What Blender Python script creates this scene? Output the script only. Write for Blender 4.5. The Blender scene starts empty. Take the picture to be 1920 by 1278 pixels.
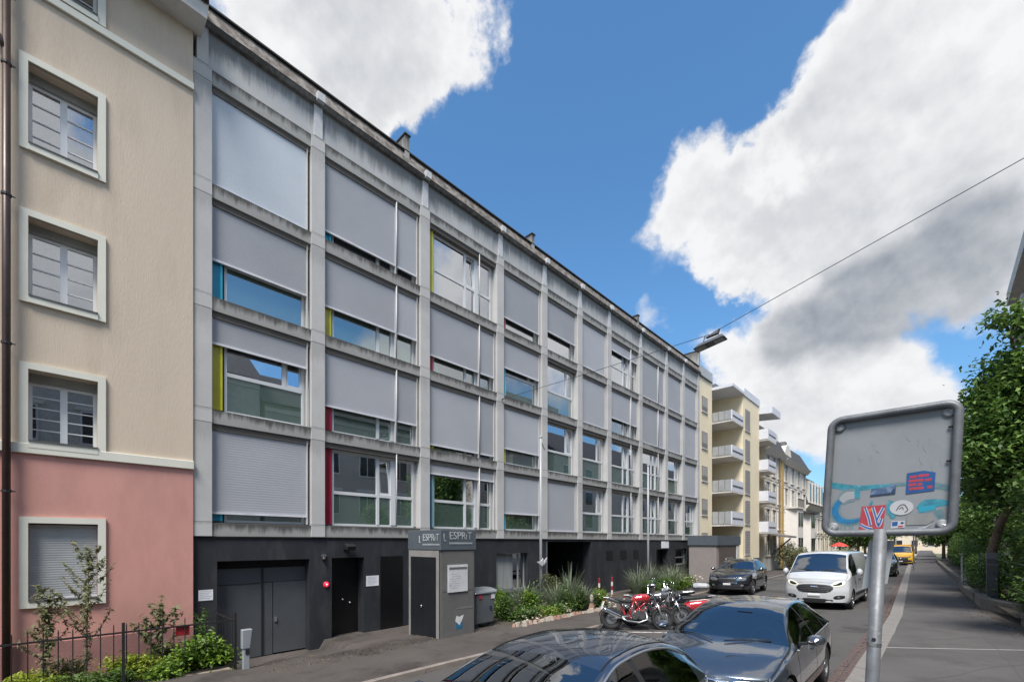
import bpy, bmesh, math, random
import numpy as np
from mathutils import Vector, Matrix

random.seed(7)
rng = np.random.default_rng(7)
scene = bpy.context.scene
COL = scene.collection
PI = math.pi

# ------------------------------------------------------------------ camera, sky, sun, exposure
cam_data = bpy.data.cameras.new('camera')
cam = bpy.data.objects.new('camera', cam_data)
COL.objects.link(cam)
YAW = math.atan((1759.0 - 960.0) / 840.0)          # camera looks left of the street axis (+Y)
EYE = 2.3
cam.location = (0, 0, EYE)
cam.rotation_euler = (PI / 2, 0, YAW)
cam_data.sensor_width = 36.0
cam_data.lens = 36.0 * 840.0 / 1920.0
cam_data.shift_y = (1016.0 - 639.0) / 1920.0
cam_data.clip_start = 0.05
cam_data.clip_end = 3000
scene.camera = cam
scene.render.resolution_x, scene.render.resolution_y = 1024, 681

SUN = Vector((0.27, -0.46, 0.85)).normalized()
sun_el = math.asin(SUN.z)
sun_rot = math.atan2(SUN.x, SUN.y)

world = bpy.data.worlds.new('World')
scene.world = world
world.use_nodes = True


def build_world():
    nt = world.node_tree
    N, L = nt.nodes, nt.links
    N.clear()

    def node(t, **kw):
        n = N.new(t)
        for k, v in kw.items():
            setattr(n, k, v)
        return n

    def val(sock, v):
        if isinstance(v, (int, float)):
            sock.default_value = v
        elif isinstance(v, (tuple, list, Vector)):
            sock.default_value = tuple(v)
        else:
            L.new(v, sock)

    def math_(op, a, b=0.0, c=None, clamp=False):
        n = node('ShaderNodeMath', operation=op)
        n.use_clamp = clamp
        val(n.inputs[0], a)
        val(n.inputs[1], b)
        if c is not None:
            val(n.inputs[2], c)
        return n.outputs[0]

    def vmath(op, a, b=None, s=None):
        n = node('ShaderNodeVectorMath', operation=op)
        val(n.inputs[0], a)
        if b is not None:
            val(n.inputs[1], b)
        if s is not None:
            val(n.inputs['Scale'], s)
        return n

    def smooth(v, a, b, lo=0.0, hi=1.0):
        n = node('ShaderNodeMapRange', interpolation_type='SMOOTHSTEP')
        val(n.inputs['Value'], v)
        val(n.inputs['From Min'], a)
        val(n.inputs['From Max'], b)
        val(n.inputs['To Min'], lo)
        val(n.inputs['To Max'], hi)
        return n.outputs['Result']

    def noise(vec, scale, detail=8, rough=0.6, dist=0.0):
        n = node('ShaderNodeTexNoise')
        val(n.inputs['Vector'], vec)
        n.inputs['Scale'].default_value = scale
        n.inputs['Detail'].default_value = detail
        n.inputs['Roughness'].default_value = rough
        n.inputs['Distortion'].default_value = dist
        return n

    def mixc(f, a, b):
        n = node('ShaderNodeMix', data_type='RGBA')
        val(n.inputs['Factor'], f)
        val(n.inputs[6], a)
        val(n.inputs[7], b)
        return n.outputs[2]

    out = node('ShaderNodeOutputWorld')
    sky = node('ShaderNodeTexSky', sky_type='NISHITA')
    sky.sun_disc = False
    sky.sun_elevation = sun_el
    sky.sun_rotation = sun_rot
    sky.altitude = 300
    sky.air_density = 1.0
    sky.dust_density = 0.6
    sky.ozone_density = 1.6
    tc = node('ShaderNodeTexCoord')
    D = tc.outputs['Generated']

    # turbulent offset that makes ragged cloud edges
    w1 = noise(D, 4.5, 9, 0.56)
    w2 = noise(D, 17.0, 6, 0.6)
    off = vmath('SCALE', vmath('SUBTRACT', w1.outputs['Color'], (0.5, 0.5, 0.5)).outputs[0], s=0.30).outputs[0]
    off2 = vmath('SCALE', vmath('SUBTRACT', w2.outputs['Color'], (0.5, 0.5, 0.5)).outputs[0], s=0.07).outputs[0]
    P = vmath('ADD', vmath('ADD', D, off).outputs[0], off2).outputs[0]

    def field(blobs, vec):
        acc = None
        for d, r, w in blobs:
            dv = Vector(d).normalized()
            dist = vmath('DISTANCE', vec, tuple(dv)).outputs['Value']
            f = smooth(dist, 0.0, r, w, 0.0)
            acc = f if acc is None else math_('ADD', acc, f)
        return acc

    A = [(-0.667, 0.2, 0.717), (-0.625, 0.268, 0.733), (-0.581, 0.342, 0.738), (-0.575, 0.36, 0.735),
         (-0.567, 0.302, 0.766), (-0.54, 0.36, 0.76), (-0.577, 0.262, 0.774)]
    B = [(-0.334, 0.752, 0.568), (-0.276, 0.766, 0.581), (-0.234, 0.822, 0.519), (-0.181, 0.798, 0.574), (-0.13, 0.788, 0.602),
         (-0.166, 0.865, 0.473), (-0.094, 0.859, 0.504), (-0.063, 0.788, 0.612), (-0.029, 0.76, 0.649), (0.011, 0.837, 0.546),
         (0.043, 0.806, 0.591), (-0.066, 0.907, 0.415), (0.012, 0.895, 0.447), (0.062, 0.874, 0.482), (-0.172, 0.897, 0.408),
         (-0.116, 0.925, 0.362), (0.075, 0.922, 0.379), (0.03, 0.72, 0.69), (-0.161, 0.806, 0.569), (-0.117, 0.832, 0.542), (-0.2, 0.83, 0.52)]
    C = [(-0.403, 0.813, 0.419), (-0.302, 0.894, 0.332), (-0.245, 0.923, 0.295), (-0.179, 0.936, 0.302), (-0.136, 0.961, 0.241),
         (-0.076, 0.954, 0.289), (-0.012, 0.976, 0.218), (-0.2, 0.956, 0.214), (-0.267, 0.938, 0.222), (-0.1, 0.98, 0.15), (-0.33, 0.91, 0.2)]
    # the rest of the sky carries the same broken cumulus
    R = [(0.45, 0.5, 0.74), (0.60, 0.62, 0.50), (0.86, -0.15, 0.5), (0.45, -0.1, 0.85), (0.1, -0.45, 0.85), (0.5, -0.6, 0.55),
         (-0.3, -0.6, 0.7), (-0.75, -0.3, 0.55), (0.0, -0.9, 0.4), (0.85, 0.5, 0.2), (0.7, -0.65, 0.25), (-0.6, -0.75, 0.3),
         (0.35, 0.85, 0.3), (-0.95, 0.1, 0.3), (-0.40, 0.08, 0.91), (0.9, 0.05, 0.25), (0.3, 0.4, 0.87), (0.15, 0.1, 0.97), (-0.15, -0.95, 0.15)]
    BANKS = ([(d, 0.15, 0.62) for d in A] + [(d, 0.13, 0.62) for d in B] + [(d, 0.12, 0.6) for d in C] + [(d, 0.20 if d == (-0.40, 0.08, 0.91) else 0.34, 1.1) for d in R])
    GREYS = ([((-0.214, 0.906, 0.365), 0.09, 0.8), ((-0.145, 0.92, 0.368), 0.12, 1.0), ((-0.074, 0.92, 0.385), 0.13, 1.0), ((-0.011, 0.92, 0.395), 0.13, 0.9), ((0.05, 0.912, 0.41), 0.14, 0.75),
              ((0.0, 0.86, 0.51), 0.22, 0.2), ((-0.57, 0.28, 0.75), 0.28, 0.36), ((-0.1, 0.97, 0.2), 0.14, 0.25), ((-0.24, 0.94, 0.25), 0.1, 0.2)]
             + [(d, 0.26, 0.4) for d in R])

    dens = math_('ADD', field(BANKS, P), math_('MULTIPLY', math_('SUBTRACT', noise(D, 8.0, 7, 0.55).outputs['Fac'], 0.5), 0.7))
    mask = smooth(dens, 0.28, 0.66)
    grey = math_('ADD', field(GREYS, vmath('ADD', D, vmath('SCALE', off, s=0.35).outputs[0]).outputs[0]),
                 math_('MULTIPLY', math_('SUBTRACT', noise(D, 5.0, 6, 0.55).outputs['Fac'], 0.5), 0.38))
    # billows: the side of each puff turned away from the sun is greyer
    tow = vmath('ADD', D, tuple(SUN * 0.035)).outputs[0]
    r1 = math_('SUBTRACT', noise(tow, 5.5, 7, 0.52).outputs['Fac'], noise(D, 5.5, 7, 0.52).outputs['Fac'])
    r2 = math_('SUBTRACT', noise(vmath('ADD', D, tuple(SUN * 0.014)).outputs[0], 15.0, 5, 0.55).outputs['Fac'], noise(D, 15.0, 5, 0.55).outputs['Fac'])
    relief = math_('ADD', math_('MULTIPLY', r1, 0.85), math_('MULTIPLY', r2, 0.55))
    thick = math_('ADD', smooth(dens, 0.5, 1.7, 0.0, 0.26), relief)
    shade = math_('ADD', thick, smooth(grey, 0.12, 1.0, 0.0, 0.62), clamp=True)
    bright = 0.64
    cloud = mixc(shade, (0.95 * bright, 0.955 * bright, 0.97 * bright, 1), (0.26 * bright, 0.30 * bright, 0.36 * bright, 1))

    bg1 = node('ShaderNodeBackground')
    tint = node('ShaderNodeMix', data_type='RGBA', blend_type='MULTIPLY')
    tint.inputs['Factor'].default_value = 1.0
    L.new(sky.outputs[0], tint.inputs[6])
    tint.inputs[7].default_value = (0.74, 1.15, 1.33, 1)
    sepd = node('ShaderNodeSeparateXYZ')
    L.new(D, sepd.inputs[0])
    hz = smooth(sepd.outputs['Z'], 0.0, 0.5)
    low = mixc(hz, (0.80, 0.70, 0.68, 1), (1, 1, 1, 1))          # less glare low down
    t2 = node('ShaderNodeMix', data_type='RGBA', blend_type='MULTIPLY')
    t2.inputs['Factor'].default_value = 1.0
    L.new(tint.outputs[2], t2.inputs[6])
    L.new(low, t2.inputs[7])
    L.new(t2.outputs[2], bg1.inputs['Color'])
    bg1.inputs['Strength'].default_value = 0.11
    bg2 = node('ShaderNodeBackground')
    L.new(cloud, bg2.inputs['Color'])
    bg2.inputs['Strength'].default_value = 1.0
    mx = node('ShaderNodeMixShader')
    L.new(mask, mx.inputs[0])
    L.new(bg1.outputs[0], mx.inputs[1])
    L.new(bg2.outputs[0], mx.inputs[2])
    L.new(mx.outputs[0], out.inputs['Surface'])


build_world()

sun_data = bpy.data.lights.new('sun', 'SUN')
sun_data.energy = 4.0
sun_data.angle = math.radians(22)
sun_data.color = (1.0, 0.95, 0.88)
sun = bpy.data.objects.new('sun', sun_data)
sun.rotation_euler = (-SUN).to_track_quat('-Z', 'Y').to_euler()
sun.location = SUN * 80
COL.objects.link(sun)

vs = scene.view_settings
vs.view_transform = 'Standard'
vs.look = 'None'
vs.gamma = 1.0
vs.use_curve_mapping = False
vs.exposure = 0.6

# ------------------------------------------------------------------ helpers
WORLD = {}                      # object -> world matrix (kept by hand, no depsgraph needed)


class MB:
    """collects simple shapes and links them as ONE mesh object"""

    def __init__(self):
        self.v, self.f = [], []

    def add(self, vs, fs):
        n = len(self.v)
        self.v += [tuple(p) for p in vs]
        self.f += [tuple(i + n for i in q) for q in fs]
        return self

    def box(self, x0, x1, y0, y1, z0, z1):
        vs = [(x0, y0, z0), (x1, y0, z0), (x1, y1, z0), (x0, y1, z0), (x0, y0, z1), (x1, y0, z1), (x1, y1, z1), (x0, y1, z1)]
        return self.add(vs, [(0, 3, 2, 1), (4, 5, 6, 7), (0, 1, 5, 4), (1, 2, 6, 5), (2, 3, 7, 6), (3, 0, 4, 7)])

    def obox(self, c, size, rot=None):
        m = Matrix.Translation(c) @ (rot.to_4x4() if rot is not None else Matrix.Identity(4))
        h = [s / 2 for s in size]
        vs = [m @ Vector((sx * h[0], sy * h[1], sz * h[2])) for sz in (-1, 1) for sx, sy in ((-1, -1), (1, -1), (1, 1), (-1, 1))]
        return self.add(vs, [(0, 3, 2, 1), (4, 5, 6, 7), (0, 1, 5, 4), (1, 2, 6, 5), (2, 3, 7, 6), (3, 0, 4, 7)])

    def hexa(self, p):
        return self.add(p, [(0, 3, 2, 1), (4, 5, 6, 7), (0, 1, 5, 4), (1, 2, 6, 5), (2, 3, 7, 6), (3, 0, 4, 7)])

    def tube(self, pts, r, seg=8, closed=False, cap=True):
        pts = [Vector(p) for p in pts]
        n = len(pts)
        rs = r if isinstance(r, (list, tuple)) else [r] * n
        rings, prev = [], None
        for i, p in enumerate(pts):
            a = pts[i - 1] if (i > 0 or closed) else p
            b = pts[(i + 1) % n] if (i < n - 1 or closed) else p
            t = (b - a).normalized()
            if prev is None:
                u = t.orthogonal().normalized()
            else:
                u = (prev - t * prev.dot(t))
                u = u.normalized() if u.length > 1e-6 else t.orthogonal().normalized()
            prev = u
            w = t.cross(u)
            rings.append([p + (u * math.cos(k * 2 * PI / seg) + w * math.sin(k * 2 * PI / seg)) * rs[i] for k in range(seg)])
        vs = [q for ring in rings for q in ring]
        fs = []
        m = n if closed else n - 1
        for i in range(m):
            j = (i + 1) % n
            for k in range(seg):
                k2 = (k + 1) % seg
                fs.append((i * seg + k, i * seg + k2, j * seg + k2, j * seg + k))
        if cap and not closed:
            fs.append(tuple(reversed(range(seg))))
            fs.append(tuple((n - 1) * seg + k for k in range(seg)))
        return self.add(vs, fs)

    def lathe(self, prof, origin=(0, 0, 0), axis='Z', seg=24, closed=False):
        """prof: list of (radius, along axis)"""
        vs, fs = [], []
        for (r, h) in prof:
            for k in range(seg):
                a = 2 * PI * k / seg
                c, s = math.cos(a) * r, math.sin(a) * r
                p = {'Z': (c, s, h), 'X': (h, c, s), 'Y': (s, h, c)}[axis]
                vs.append((p[0] + origin[0], p[1] + origin[1], p[2] + origin[2]))
        n = len(prof)
        for i in range(n if closed else n - 1):
            j = (i + 1) % n
            for k in range(seg):
                k2 = (k + 1) % seg
                fs.append((i * seg + k, i * seg + k2, j * seg + k2, j * seg + k))
        if not closed:
            fs.append(tuple(reversed(range(seg))))
            fs.append(tuple((n - 1) * seg + k for k in range(seg)))
        return self.add(vs, fs)

    def prism(self, poly, vec):
        """poly: planar 3d points, extruded by vec"""
        n = len(poly)
        v = Vector(vec)
        vs = [Vector(p) for p in poly] + [Vector(p) + v for p in poly]
        fs = [tuple(reversed(range(n))), tuple(range(n, 2 * n))]
        fs += [(i, (i + 1) % n, n + (i + 1) % n, n + i) for i in range(n)]
        return self.add(vs, fs)

    def grid(self, rows):
        """rows: list of equally long lists of points"""
        m = len(rows[0])
        vs = [p for r in rows for p in r]
        fs = [(i * m + k, i * m + k + 1, (i + 1) * m + k + 1, (i + 1) * m + k) for i in range(len(rows) - 1) for k in range(m - 1)]
        return self.add(vs, fs)

    def ball(self, c, r, seg=12, rings=8):
        rx, ry, rz = r if isinstance(r, (list, tuple)) else (r, r, r)
        vs, fs = [(c[0], c[1], c[2] - rz)], []
        for i in range(1, rings):
            t = -PI / 2 + PI * i / rings
            for k in range(seg):
                a = 2 * PI * k / seg
                vs.append((c[0] + rx * math.cos(t) * math.cos(a), c[1] + ry * math.cos(t) * math.sin(a), c[2] + rz * math.sin(t)))
        vs.append((c[0], c[1], c[2] + rz))
        for k in range(seg):
            fs.append((0, 1 + (k + 1) % seg, 1 + k))
            fs.append((len(vs) - 1, 1 + (rings - 2) * seg + k, 1 + (rings - 2) * seg + (k + 1) % seg))
        for i in range(rings - 2):
            for k in range(seg):
                a, b = 1 + i * seg + k, 1 + i * seg + (k + 1) % seg
                fs.append((a, b, b + seg, a + seg))
        return self.add(vs, fs)

    def mesh(self, name, mat, smooth=False):
        me = bpy.data.meshes.new(name)
        me.from_pydata(self.v, [], self.f)
        if mat is not None:
            me.materials.append(mat)
        if smooth:
            me.polygons.foreach_set('use_smooth', [True] * len(me.polygons))
        me.update()
        return me

    def build(self, name, mat, parent=None, smooth=False, bevel=0.0, auto=None, label=None):
        me = self.mesh(name, mat, smooth or auto is not None)
        if bevel or auto is not None:
            bm = bmesh.new()
            bm.from_mesh(me)
            bmesh.ops.recalc_face_normals(bm, faces=bm.faces)
            if bevel:
                es = [e for e in bm.edges if len(e.link_faces) == 2 and e.calc_face_angle() > 0.5]
                bmesh.ops.bevel(bm, geom=es, offset=bevel, segments=2 if bevel > 0.02 else 1, affect='EDGES', clamp_overlap=True)
            if auto is not None:
                for e in bm.edges:
                    if len(e.link_faces) == 2 and e.calc_face_angle() > auto:
                        e.smooth = False
            bm.to_mesh(me)
            bm.free()
        o = bpy.data.objects.new(name, me)
        COL.objects.link(o)
        WORLD[o.name] = Matrix.Identity(4)
        if parent is not None:
            put(o, parent)
        if label:
            o['label'] = label
        return o


def put(o, parent):
    """parent o without moving it"""
    o.parent = parent
    o.matrix_parent_inverse = WORLD[parent.name].inverted()


def tag(o, label, cat, group=None):
    o['label'] = label
    o['category'] = cat
    if group:
        o['group'] = group
    return o


def thing(name, label, cat, loc=(0, 0, 0), group=None):
    o = bpy.data.objects.new(name, None)
    o.empty_display_size = 0.2
    o.location = loc
    COL.objects.link(o)
    WORLD[o.name] = Matrix.Translation(loc)
    return tag(o, label, cat, group)


def struct(o):
    o['kind'] = 'structure'
    return o


def inst(name, me, loc, parent, rotz=0.0, scale=(1, 1, 1)):
    """an object that shares mesh data with its look-alikes"""
    o = bpy.data.objects.new(name, me)
    COL.objects.link(o)
    o.location = loc
    o.rotation_euler = (0, 0, rotz)
    o.scale = scale
    m = Matrix.LocRotScale(Vector(loc), o.rotation_euler, Vector(scale))
    WORLD[o.name] = m
    if parent is not None:
        o.parent = parent
        o.matrix_parent_inverse = WORLD[parent.name].inverted()
    return o


def copy_tree(o, parent=None):
    c = o.copy()
    COL.objects.link(c)
    WORLD[c.name] = WORLD.get(o.name, Matrix.Identity(4)).copy()
    c.parent = parent
    for ch in list(o.children):
        copy_tree(ch, c)
    return c


# ------------------------------------------------------------------ materials
MATS = {}


def rgb(c):
    return (c[0], c[1], c[2], 1.0)


def M(name, base, rough=0.6, metal=0.0, vary=0.12, scale=3.0, bump=0.0, bscale=40.0, coat=0.0, spec=0.5, fine=0.0, fscale=200.0,
      stretch=None, second=None, smix=(0.5, 0.65), sscale=1.5, emit=None, ior=None, alpha=None, coords='Object'):
    if name in MATS:
        return MATS[name]
    m = bpy.data.materials.new(name)
    m.use_nodes = True
    nt = m.node_tree
    N, L = nt.nodes, nt.links
    b = N['Principled BSDF']
    b.inputs['Roughness'].default_value = rough
    b.inputs['Metallic'].default_value = metal
    b.inputs['Specular IOR Level'].default_value = spec
    if ior:
        b.inputs['IOR'].default_value = ior
    if coat:
        b.inputs['Coat Weight'].default_value = coat
        b.inputs['Coat Roughness'].default_value = 0.02
        b.inputs['Coat IOR'].default_value = 1.5 + 0.5 * coat
    tc = N.new('ShaderNodeTexCoord')
    src = tc.outputs[coords]
    if stretch:
        mp = N.new('ShaderNodeMapping')
        mp.inputs['Scale'].default_value = stretch
        L.new(src, mp.inputs['Vector'])
        src = mp.outputs[0]

    def noise(sc, detail=5, rough_=0.6):
        n = N.new('ShaderNodeTexNoise')
        n.inputs['Scale'].default_value = sc
        n.inputs['Detail'].default_value = detail
        n.inputs['Roughness'].default_value = rough_
        L.new(src, n.inputs['Vector'])
        return n.outputs['Fac']

    def mr(sock, a, b_, lo, hi):
        n = N.new('ShaderNodeMapRange')
        L.new(sock, n.inputs[0])
        for i, v in enumerate((a, b_, lo, hi)):
            n.inputs[i + 1].default_value = v
        return n.outputs[0]

    def mixc(f, a, c, blend='MIX'):
        n = N.new('ShaderNodeMix')
        n.data_type = 'RGBA'
        n.blend_type = blend
        for s, v in ((n.inputs[0], f), (n.inputs[6], a), (n.inputs[7], c)):
            if isinstance(v, (int, float)):
                s.default_value = v
            elif isinstance(v, tuple):
                s.default_value = v
            else:
                L.new(v, s)
        return n.outputs[2]

    lo = rgb([max(0, x * (1 - vary)) for x in base])
    hi = rgb([min(1, x * (1 + vary)) for x in base])
    col = mixc(mr(noise(scale), 0.3, 0.7, 0, 1), lo, hi)
    if second:
        col = mixc(mr(noise(sscale, 6, 0.65), smix[0], smix[1], 0, 1), col, rgb(second))
    if fine:
        col = mixc(mr(noise(fscale, 2), 0.3, 0.7, 0, 1), col, mixc(1.0, col, rgb((1 - fine,) * 3), 'MULTIPLY'))
    L.new(col, b.inputs['Base Color'])
    if bump:
        bp = N.new('ShaderNodeBump')
        bp.inputs['Strength'].default_value = bump
        bp.inputs['Distance'].default_value = 0.02
        L.new(noise(bscale, 4), bp.inputs['Height'])
        L.new(bp.outputs[0], b.inputs['Normal'])
    if rough > 0.08:
        L.new(mr(noise(scale * 2.3), 0.2, 0.8, rough * 0.85, min(1, rough * 1.15)), b.inputs['Roughness'])
    if emit:
        b.inputs['Emission Color'].default_value = rgb(emit[0])
        b.inputs['Emission Strength'].default_value = emit[1]
    MATS[name] = m
    return m


def glass(name, tint, refl=0.2, through=0.5, cloudy=None):
    """window glass: clear reflection by Fresnel over a tinted view through"""
    m = bpy.data.materials.new(name)
    m.use_nodes = True
    nt = m.node_tree
    N, L = nt.nodes, nt.links
    N.remove(N['Principled BSDF'])
    tr = N.new('ShaderNodeBsdfTransparent')
    tr.inputs[0].default_value = rgb([t * through for t in tint])
    gl = N.new('ShaderNodeBsdfGlossy')
    gl.inputs['Roughness'].default_value = 0.006
    gl.inputs[0].default_value = (0.95, 0.97, 1.0, 1)
    fz = N.new('ShaderNodeFresnel')
    fz.inputs['IOR'].default_value = 1.5
    fr = N.new('ShaderNodeMapRange')          # coated pane: constant share plus Fresnel
    fr.inputs[3].default_value = refl
    fr.inputs[4].default_value = 1.0
    L.new(fz.outputs[0], fr.inputs[0])
    tc = N.new('ShaderNodeTexCoord')
    no = N.new('ShaderNodeTexNoise')
    no.inputs['Scale'].default_value = 0.9
    L.new(tc.outputs['Object'], no.inputs['Vector'])
    bp = N.new('ShaderNodeBump')
    bp.inputs['Strength'].default_value = 0.02
    bp.inputs['Distance'].default_value = 0.05
    L.new(no.outputs[0], bp.inputs['Height'])
    L.new(bp.outputs[0], gl.inputs['Normal'])
    mx = N.new('ShaderNodeMixShader')
    L.new(fr.outputs[0], mx.inputs[0])
    if cloudy:                                # obscured pane: part of the light is scattered
        df = N.new('ShaderNodeBsdfDiffuse')
        df.inputs[0].default_value = rgb(cloudy)
        m2 = N.new('ShaderNodeMixShader')
        m2.inputs[0].default_value = 0.5
        L.new(tr.outputs[0], m2.inputs[1])
        L.new(df.outputs[0], m2.inputs[2])
        L.new(m2.outputs[0], mx.inputs[1])
    else:
        L.new(tr.outputs[0], mx.inputs[1])
    L.new(gl.outputs[0], mx.inputs[2])
    L.new(mx.outputs[0], N['Material Output'].inputs['Surface'])
    MATS[name] = m
    return m


def leafmat(name, a, b, c, rough=0.5):
    """three leaf greens mixed by position, a little light through the leaf"""
    m = bpy.data.materials.new(name)
    m.use_nodes = True
    nt = m.node_tree
    N, L = nt.nodes, nt.links
    p = N['Principled BSDF']
    p.inputs['Roughness'].default_value = rough
    tc = N.new('ShaderNodeTexCoord')
    geo = N.new('ShaderNodeNewGeometry')
    no = N.new('ShaderNodeTexNoise')
    no.inputs['Scale'].default_value = 1.7
    no.inputs['Detail'].default_value = 3
    L.new(tc.outputs['Object'], no.inputs['Vector'])
    add = N.new('ShaderNodeMath')
    add.operation = 'MULTIPLY_ADD'
    L.new(geo.outputs['Random Per Island'], add.inputs[0])
    add.inputs[1].default_value = 0.7
    L.new(no.outputs[0], add.inputs[2])
    rp = N.new('ShaderNodeValToRGB')
    e = rp.color_ramp.elements
    e[0].position, e[0].color = 0.35, rgb(a)
    e[1].position, e[1].color = 1.0, rgb(c)
    k = rp.color_ramp.elements.new(0.72)
    k.color = rgb(b)
    L.new(add.outputs[0], rp.inputs[0])
    L.new(rp.outputs[0], p.inputs['Base Color'])
    tl = N.new('ShaderNodeBsdfTranslucent')
    L.new(rp.outputs[0], tl.inputs[0])
    mx = N.new('ShaderNodeMixShader')
    mx.inputs[0].default_value = 0.3
    L.new(p.outputs[0], mx.inputs[1])
    L.new(tl.outputs[0], mx.inputs[2])
    L.new(mx.outputs[0], N['Material Output'].inputs['Surface'])
    MATS[name] = m
    return m


def concrete(name, base, drip=0.7, dark=(0.09, 0.085, 0.08), top=True, fall=0.55):
    """fair-faced concrete: blotches plus dirt runs that start at the upper edge of each piece"""
    m = M(name, base, rough=0.85, vary=0.07, scale=1.3, bump=0.25, bscale=60, fine=0.12, fscale=90)
    nt = m.node_tree
    N, L = nt.nodes, nt.links
    b = N['Principled BSDF']
    old = b.inputs['Base Color'].links[0].from_socket
    tc = N.new('ShaderNodeTexCoord')
    mp = N.new('ShaderNodeMapping')
    mp.inputs['Scale'].default_value = (5.0, 5.0, 0.35)
    L.new(tc.outputs['Object'], mp.inputs['Vector'])
    n1 = N.new('ShaderNodeTexNoise')
    n1.inputs['Scale'].default_value = 1.6
    n1.inputs['Detail'].default_value = 7
    n1.inputs['Roughness'].default_value = 0.75
    L.new(mp.outputs[0], n1.inputs['Vector'])
    n2 = N.new('ShaderNodeTexNoise')
    n2.inputs['Scale'].default_value = 0.8
    n2.inputs['Detail'].default_value = 3
    L.new(tc.outputs['Object'], n2.inputs['Vector'])
    sp = N.new('ShaderNodeSeparateXYZ')
    L.new(tc.outputs['Generated'], sp.inputs[0])
    # streak length varies: threshold falls with distance from the top edge
    a = N.new('ShaderNodeMapRange')
    L.new(sp.outputs['Z'], a.inputs[0])
    a.inputs[1].default_value = 1.0 - fall
    a.inputs[2].default_value = 1.0
    a.inputs[3].default_value = 0.0 if top else 0.35
    a.inputs[4].default_value = 0.55
    s1 = N.new('ShaderNodeMath')
    s1.operation = 'ADD'
    L.new(n1.outputs[0], s1.inputs[0])
    L.new(a.outputs[0], s1.inputs[1])
    s2 = N.new('ShaderNodeMath')
    s2.operation = 'MULTIPLY_ADD'
    L.new(n2.outputs[0], s2.inputs[0])
    s2.inputs[1].default_value = 0.5
    L.new(s1.outputs[0], s2.inputs[2])
    r = N.new('ShaderNodeMapRange')
    L.new(s2.outputs[0], r.inputs[0])
    r.inputs[1].default_value = 0.90
    r.inputs[2].default_value = 1.17
    r.inputs[3].default_value = 0.0
    r.inputs[4].default_value = drip
    mx = N.new('ShaderNodeMix')
    mx.data_type = 'RGBA'
    L.new(r.outputs[0], mx.inputs[0])
    L.new(old, mx.inputs[6])
    mx.inputs[7].default_value = rgb(dark)
    L.new(mx.outputs[2], b.inputs['Base Color'])
    return m


white_paint = M('white_paint', (0.78, 0.78, 0.76), rough=0.45, vary=0.04)
black_metal = M('black_metal', (0.018, 0.018, 0.02), rough=0.45)
galv = M('galvanised_steel', (0.14, 0.147, 0.16), rough=0.5, metal=0.25, vary=0.2, scale=14, bump=0.08, bscale=120, second=(0.24, 0.25, 0.27), smix=(0.6, 0.72), sscale=22)
chrome = M('chrome', (0.75, 0.76, 0.78), rough=0.12, metal=1.0, vary=0.03)
alu = M('brushed_metal', (0.55, 0.56, 0.57), rough=0.3, metal=0.9, vary=0.06)
rubber = M('tyre_rubber', (0.02, 0.02, 0.021), rough=0.85, bump=0.2, bscale=90)
dark_plastic = M('dark_plastic', (0.016, 0.016, 0.018), rough=0.5)
paper = M('white_paper', (0.72, 0.72, 0.76), rough=0.8, vary=0.05, scale=20)
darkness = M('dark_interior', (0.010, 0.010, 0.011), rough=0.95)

# ------------------------------------------------------------------ ground, road, pavements
def lerp_list(pts, y):
    if y <= pts[0][0]:
        return pts[0][1]
    for (a, va), (b, vb) in zip(pts, pts[1:]):
        if y <= b:
            return va + (vb - va) * (y - a) / (b - a)
    return pts[-1][1]


def kerb_r(y):
    return lerp_list([(-40, -1.08), (18, -1.08), (42, -1.73), (55, -2.09), (80, -2.6), (130, -3.4), (400, -8)], y)


def kerb_l(y):
    return lerp_list([(-40, -7.0), (14.5, -7.0), (17.5, -8.15), (30, -8.2), (60, -8.6), (130, -9.6), (400, -14)], y)


def wall_r(y):
    return lerp_list([(-40, 2.0), (14, 1.9), (17, 1.5), (21, 1.1), (30, 0.8), (46, 0.42), (71, -0.25), (130, -1.2), (400, -5)], y)


def gz(x):
    return 0.025 * max(-9.3, min(2.0, x))


def forecourt(y):
    return lerp_list([(-20, -0.36), (2.5, -0.40), (2.7, -0.56), (5.15, -0.56), (5.3, -0.33), (8, -0.30), (11, -0.24), (40, -0.22)], y)


def left_z(x, y):
    a = gz(x) + 0.1
    t = max(0.0, min(1.0, (-9.3 - x) / 2.6))
    t = t * t * (3 - 2 * t)
    return a * (1 - t) + forecourt(y) * t if x < -9.3 else a


ROWS_Y = sorted(set([-30, -20, -12, -8, -5] + [round(-3 + 0.5 * i, 2) for i in range(60)] + [2.55, 2.7, 5.15, 5.3] +
                    [28 + 3 * i for i in range(30)] + [120 + 15 * i for i in range(20)]))

asphalt = M('road_asphalt', (0.088, 0.082, 0.079), rough=0.88, vary=0.16, scale=0.5, bump=0.35, bscale=130, fine=0.35, fscale=75,
            second=(0.052, 0.049, 0.047), smix=(0.54, 0.62), sscale=0.45)
pave = M('pavement_asphalt', (0.098, 0.091, 0.090), rough=0.9, vary=0.14, scale=0.7, bump=0.3, bscale=150, fine=0.3, fscale=95,
         second=(0.076, 0.069, 0.068), smix=(0.5, 0.64), sscale=0.8)
pave_l = M('forecourt_asphalt', (0.078, 0.066, 0.060), rough=0.9, vary=0.2, scale=0.8, bump=0.3, bscale=140, fine=0.3, fscale=90,
           second=(0.040, 0.033, 0.029), smix=(0.5, 0.64), sscale=0.9)
granite = M('kerb_granite', (0.22, 0.205, 0.192), rough=0.8, vary=0.14, scale=3, bump=0.25, bscale=90, fine=0.25, fscale=120,
            second=(0.15, 0.137, 0.125), smix=(0.5, 0.7), sscale=4)
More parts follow.
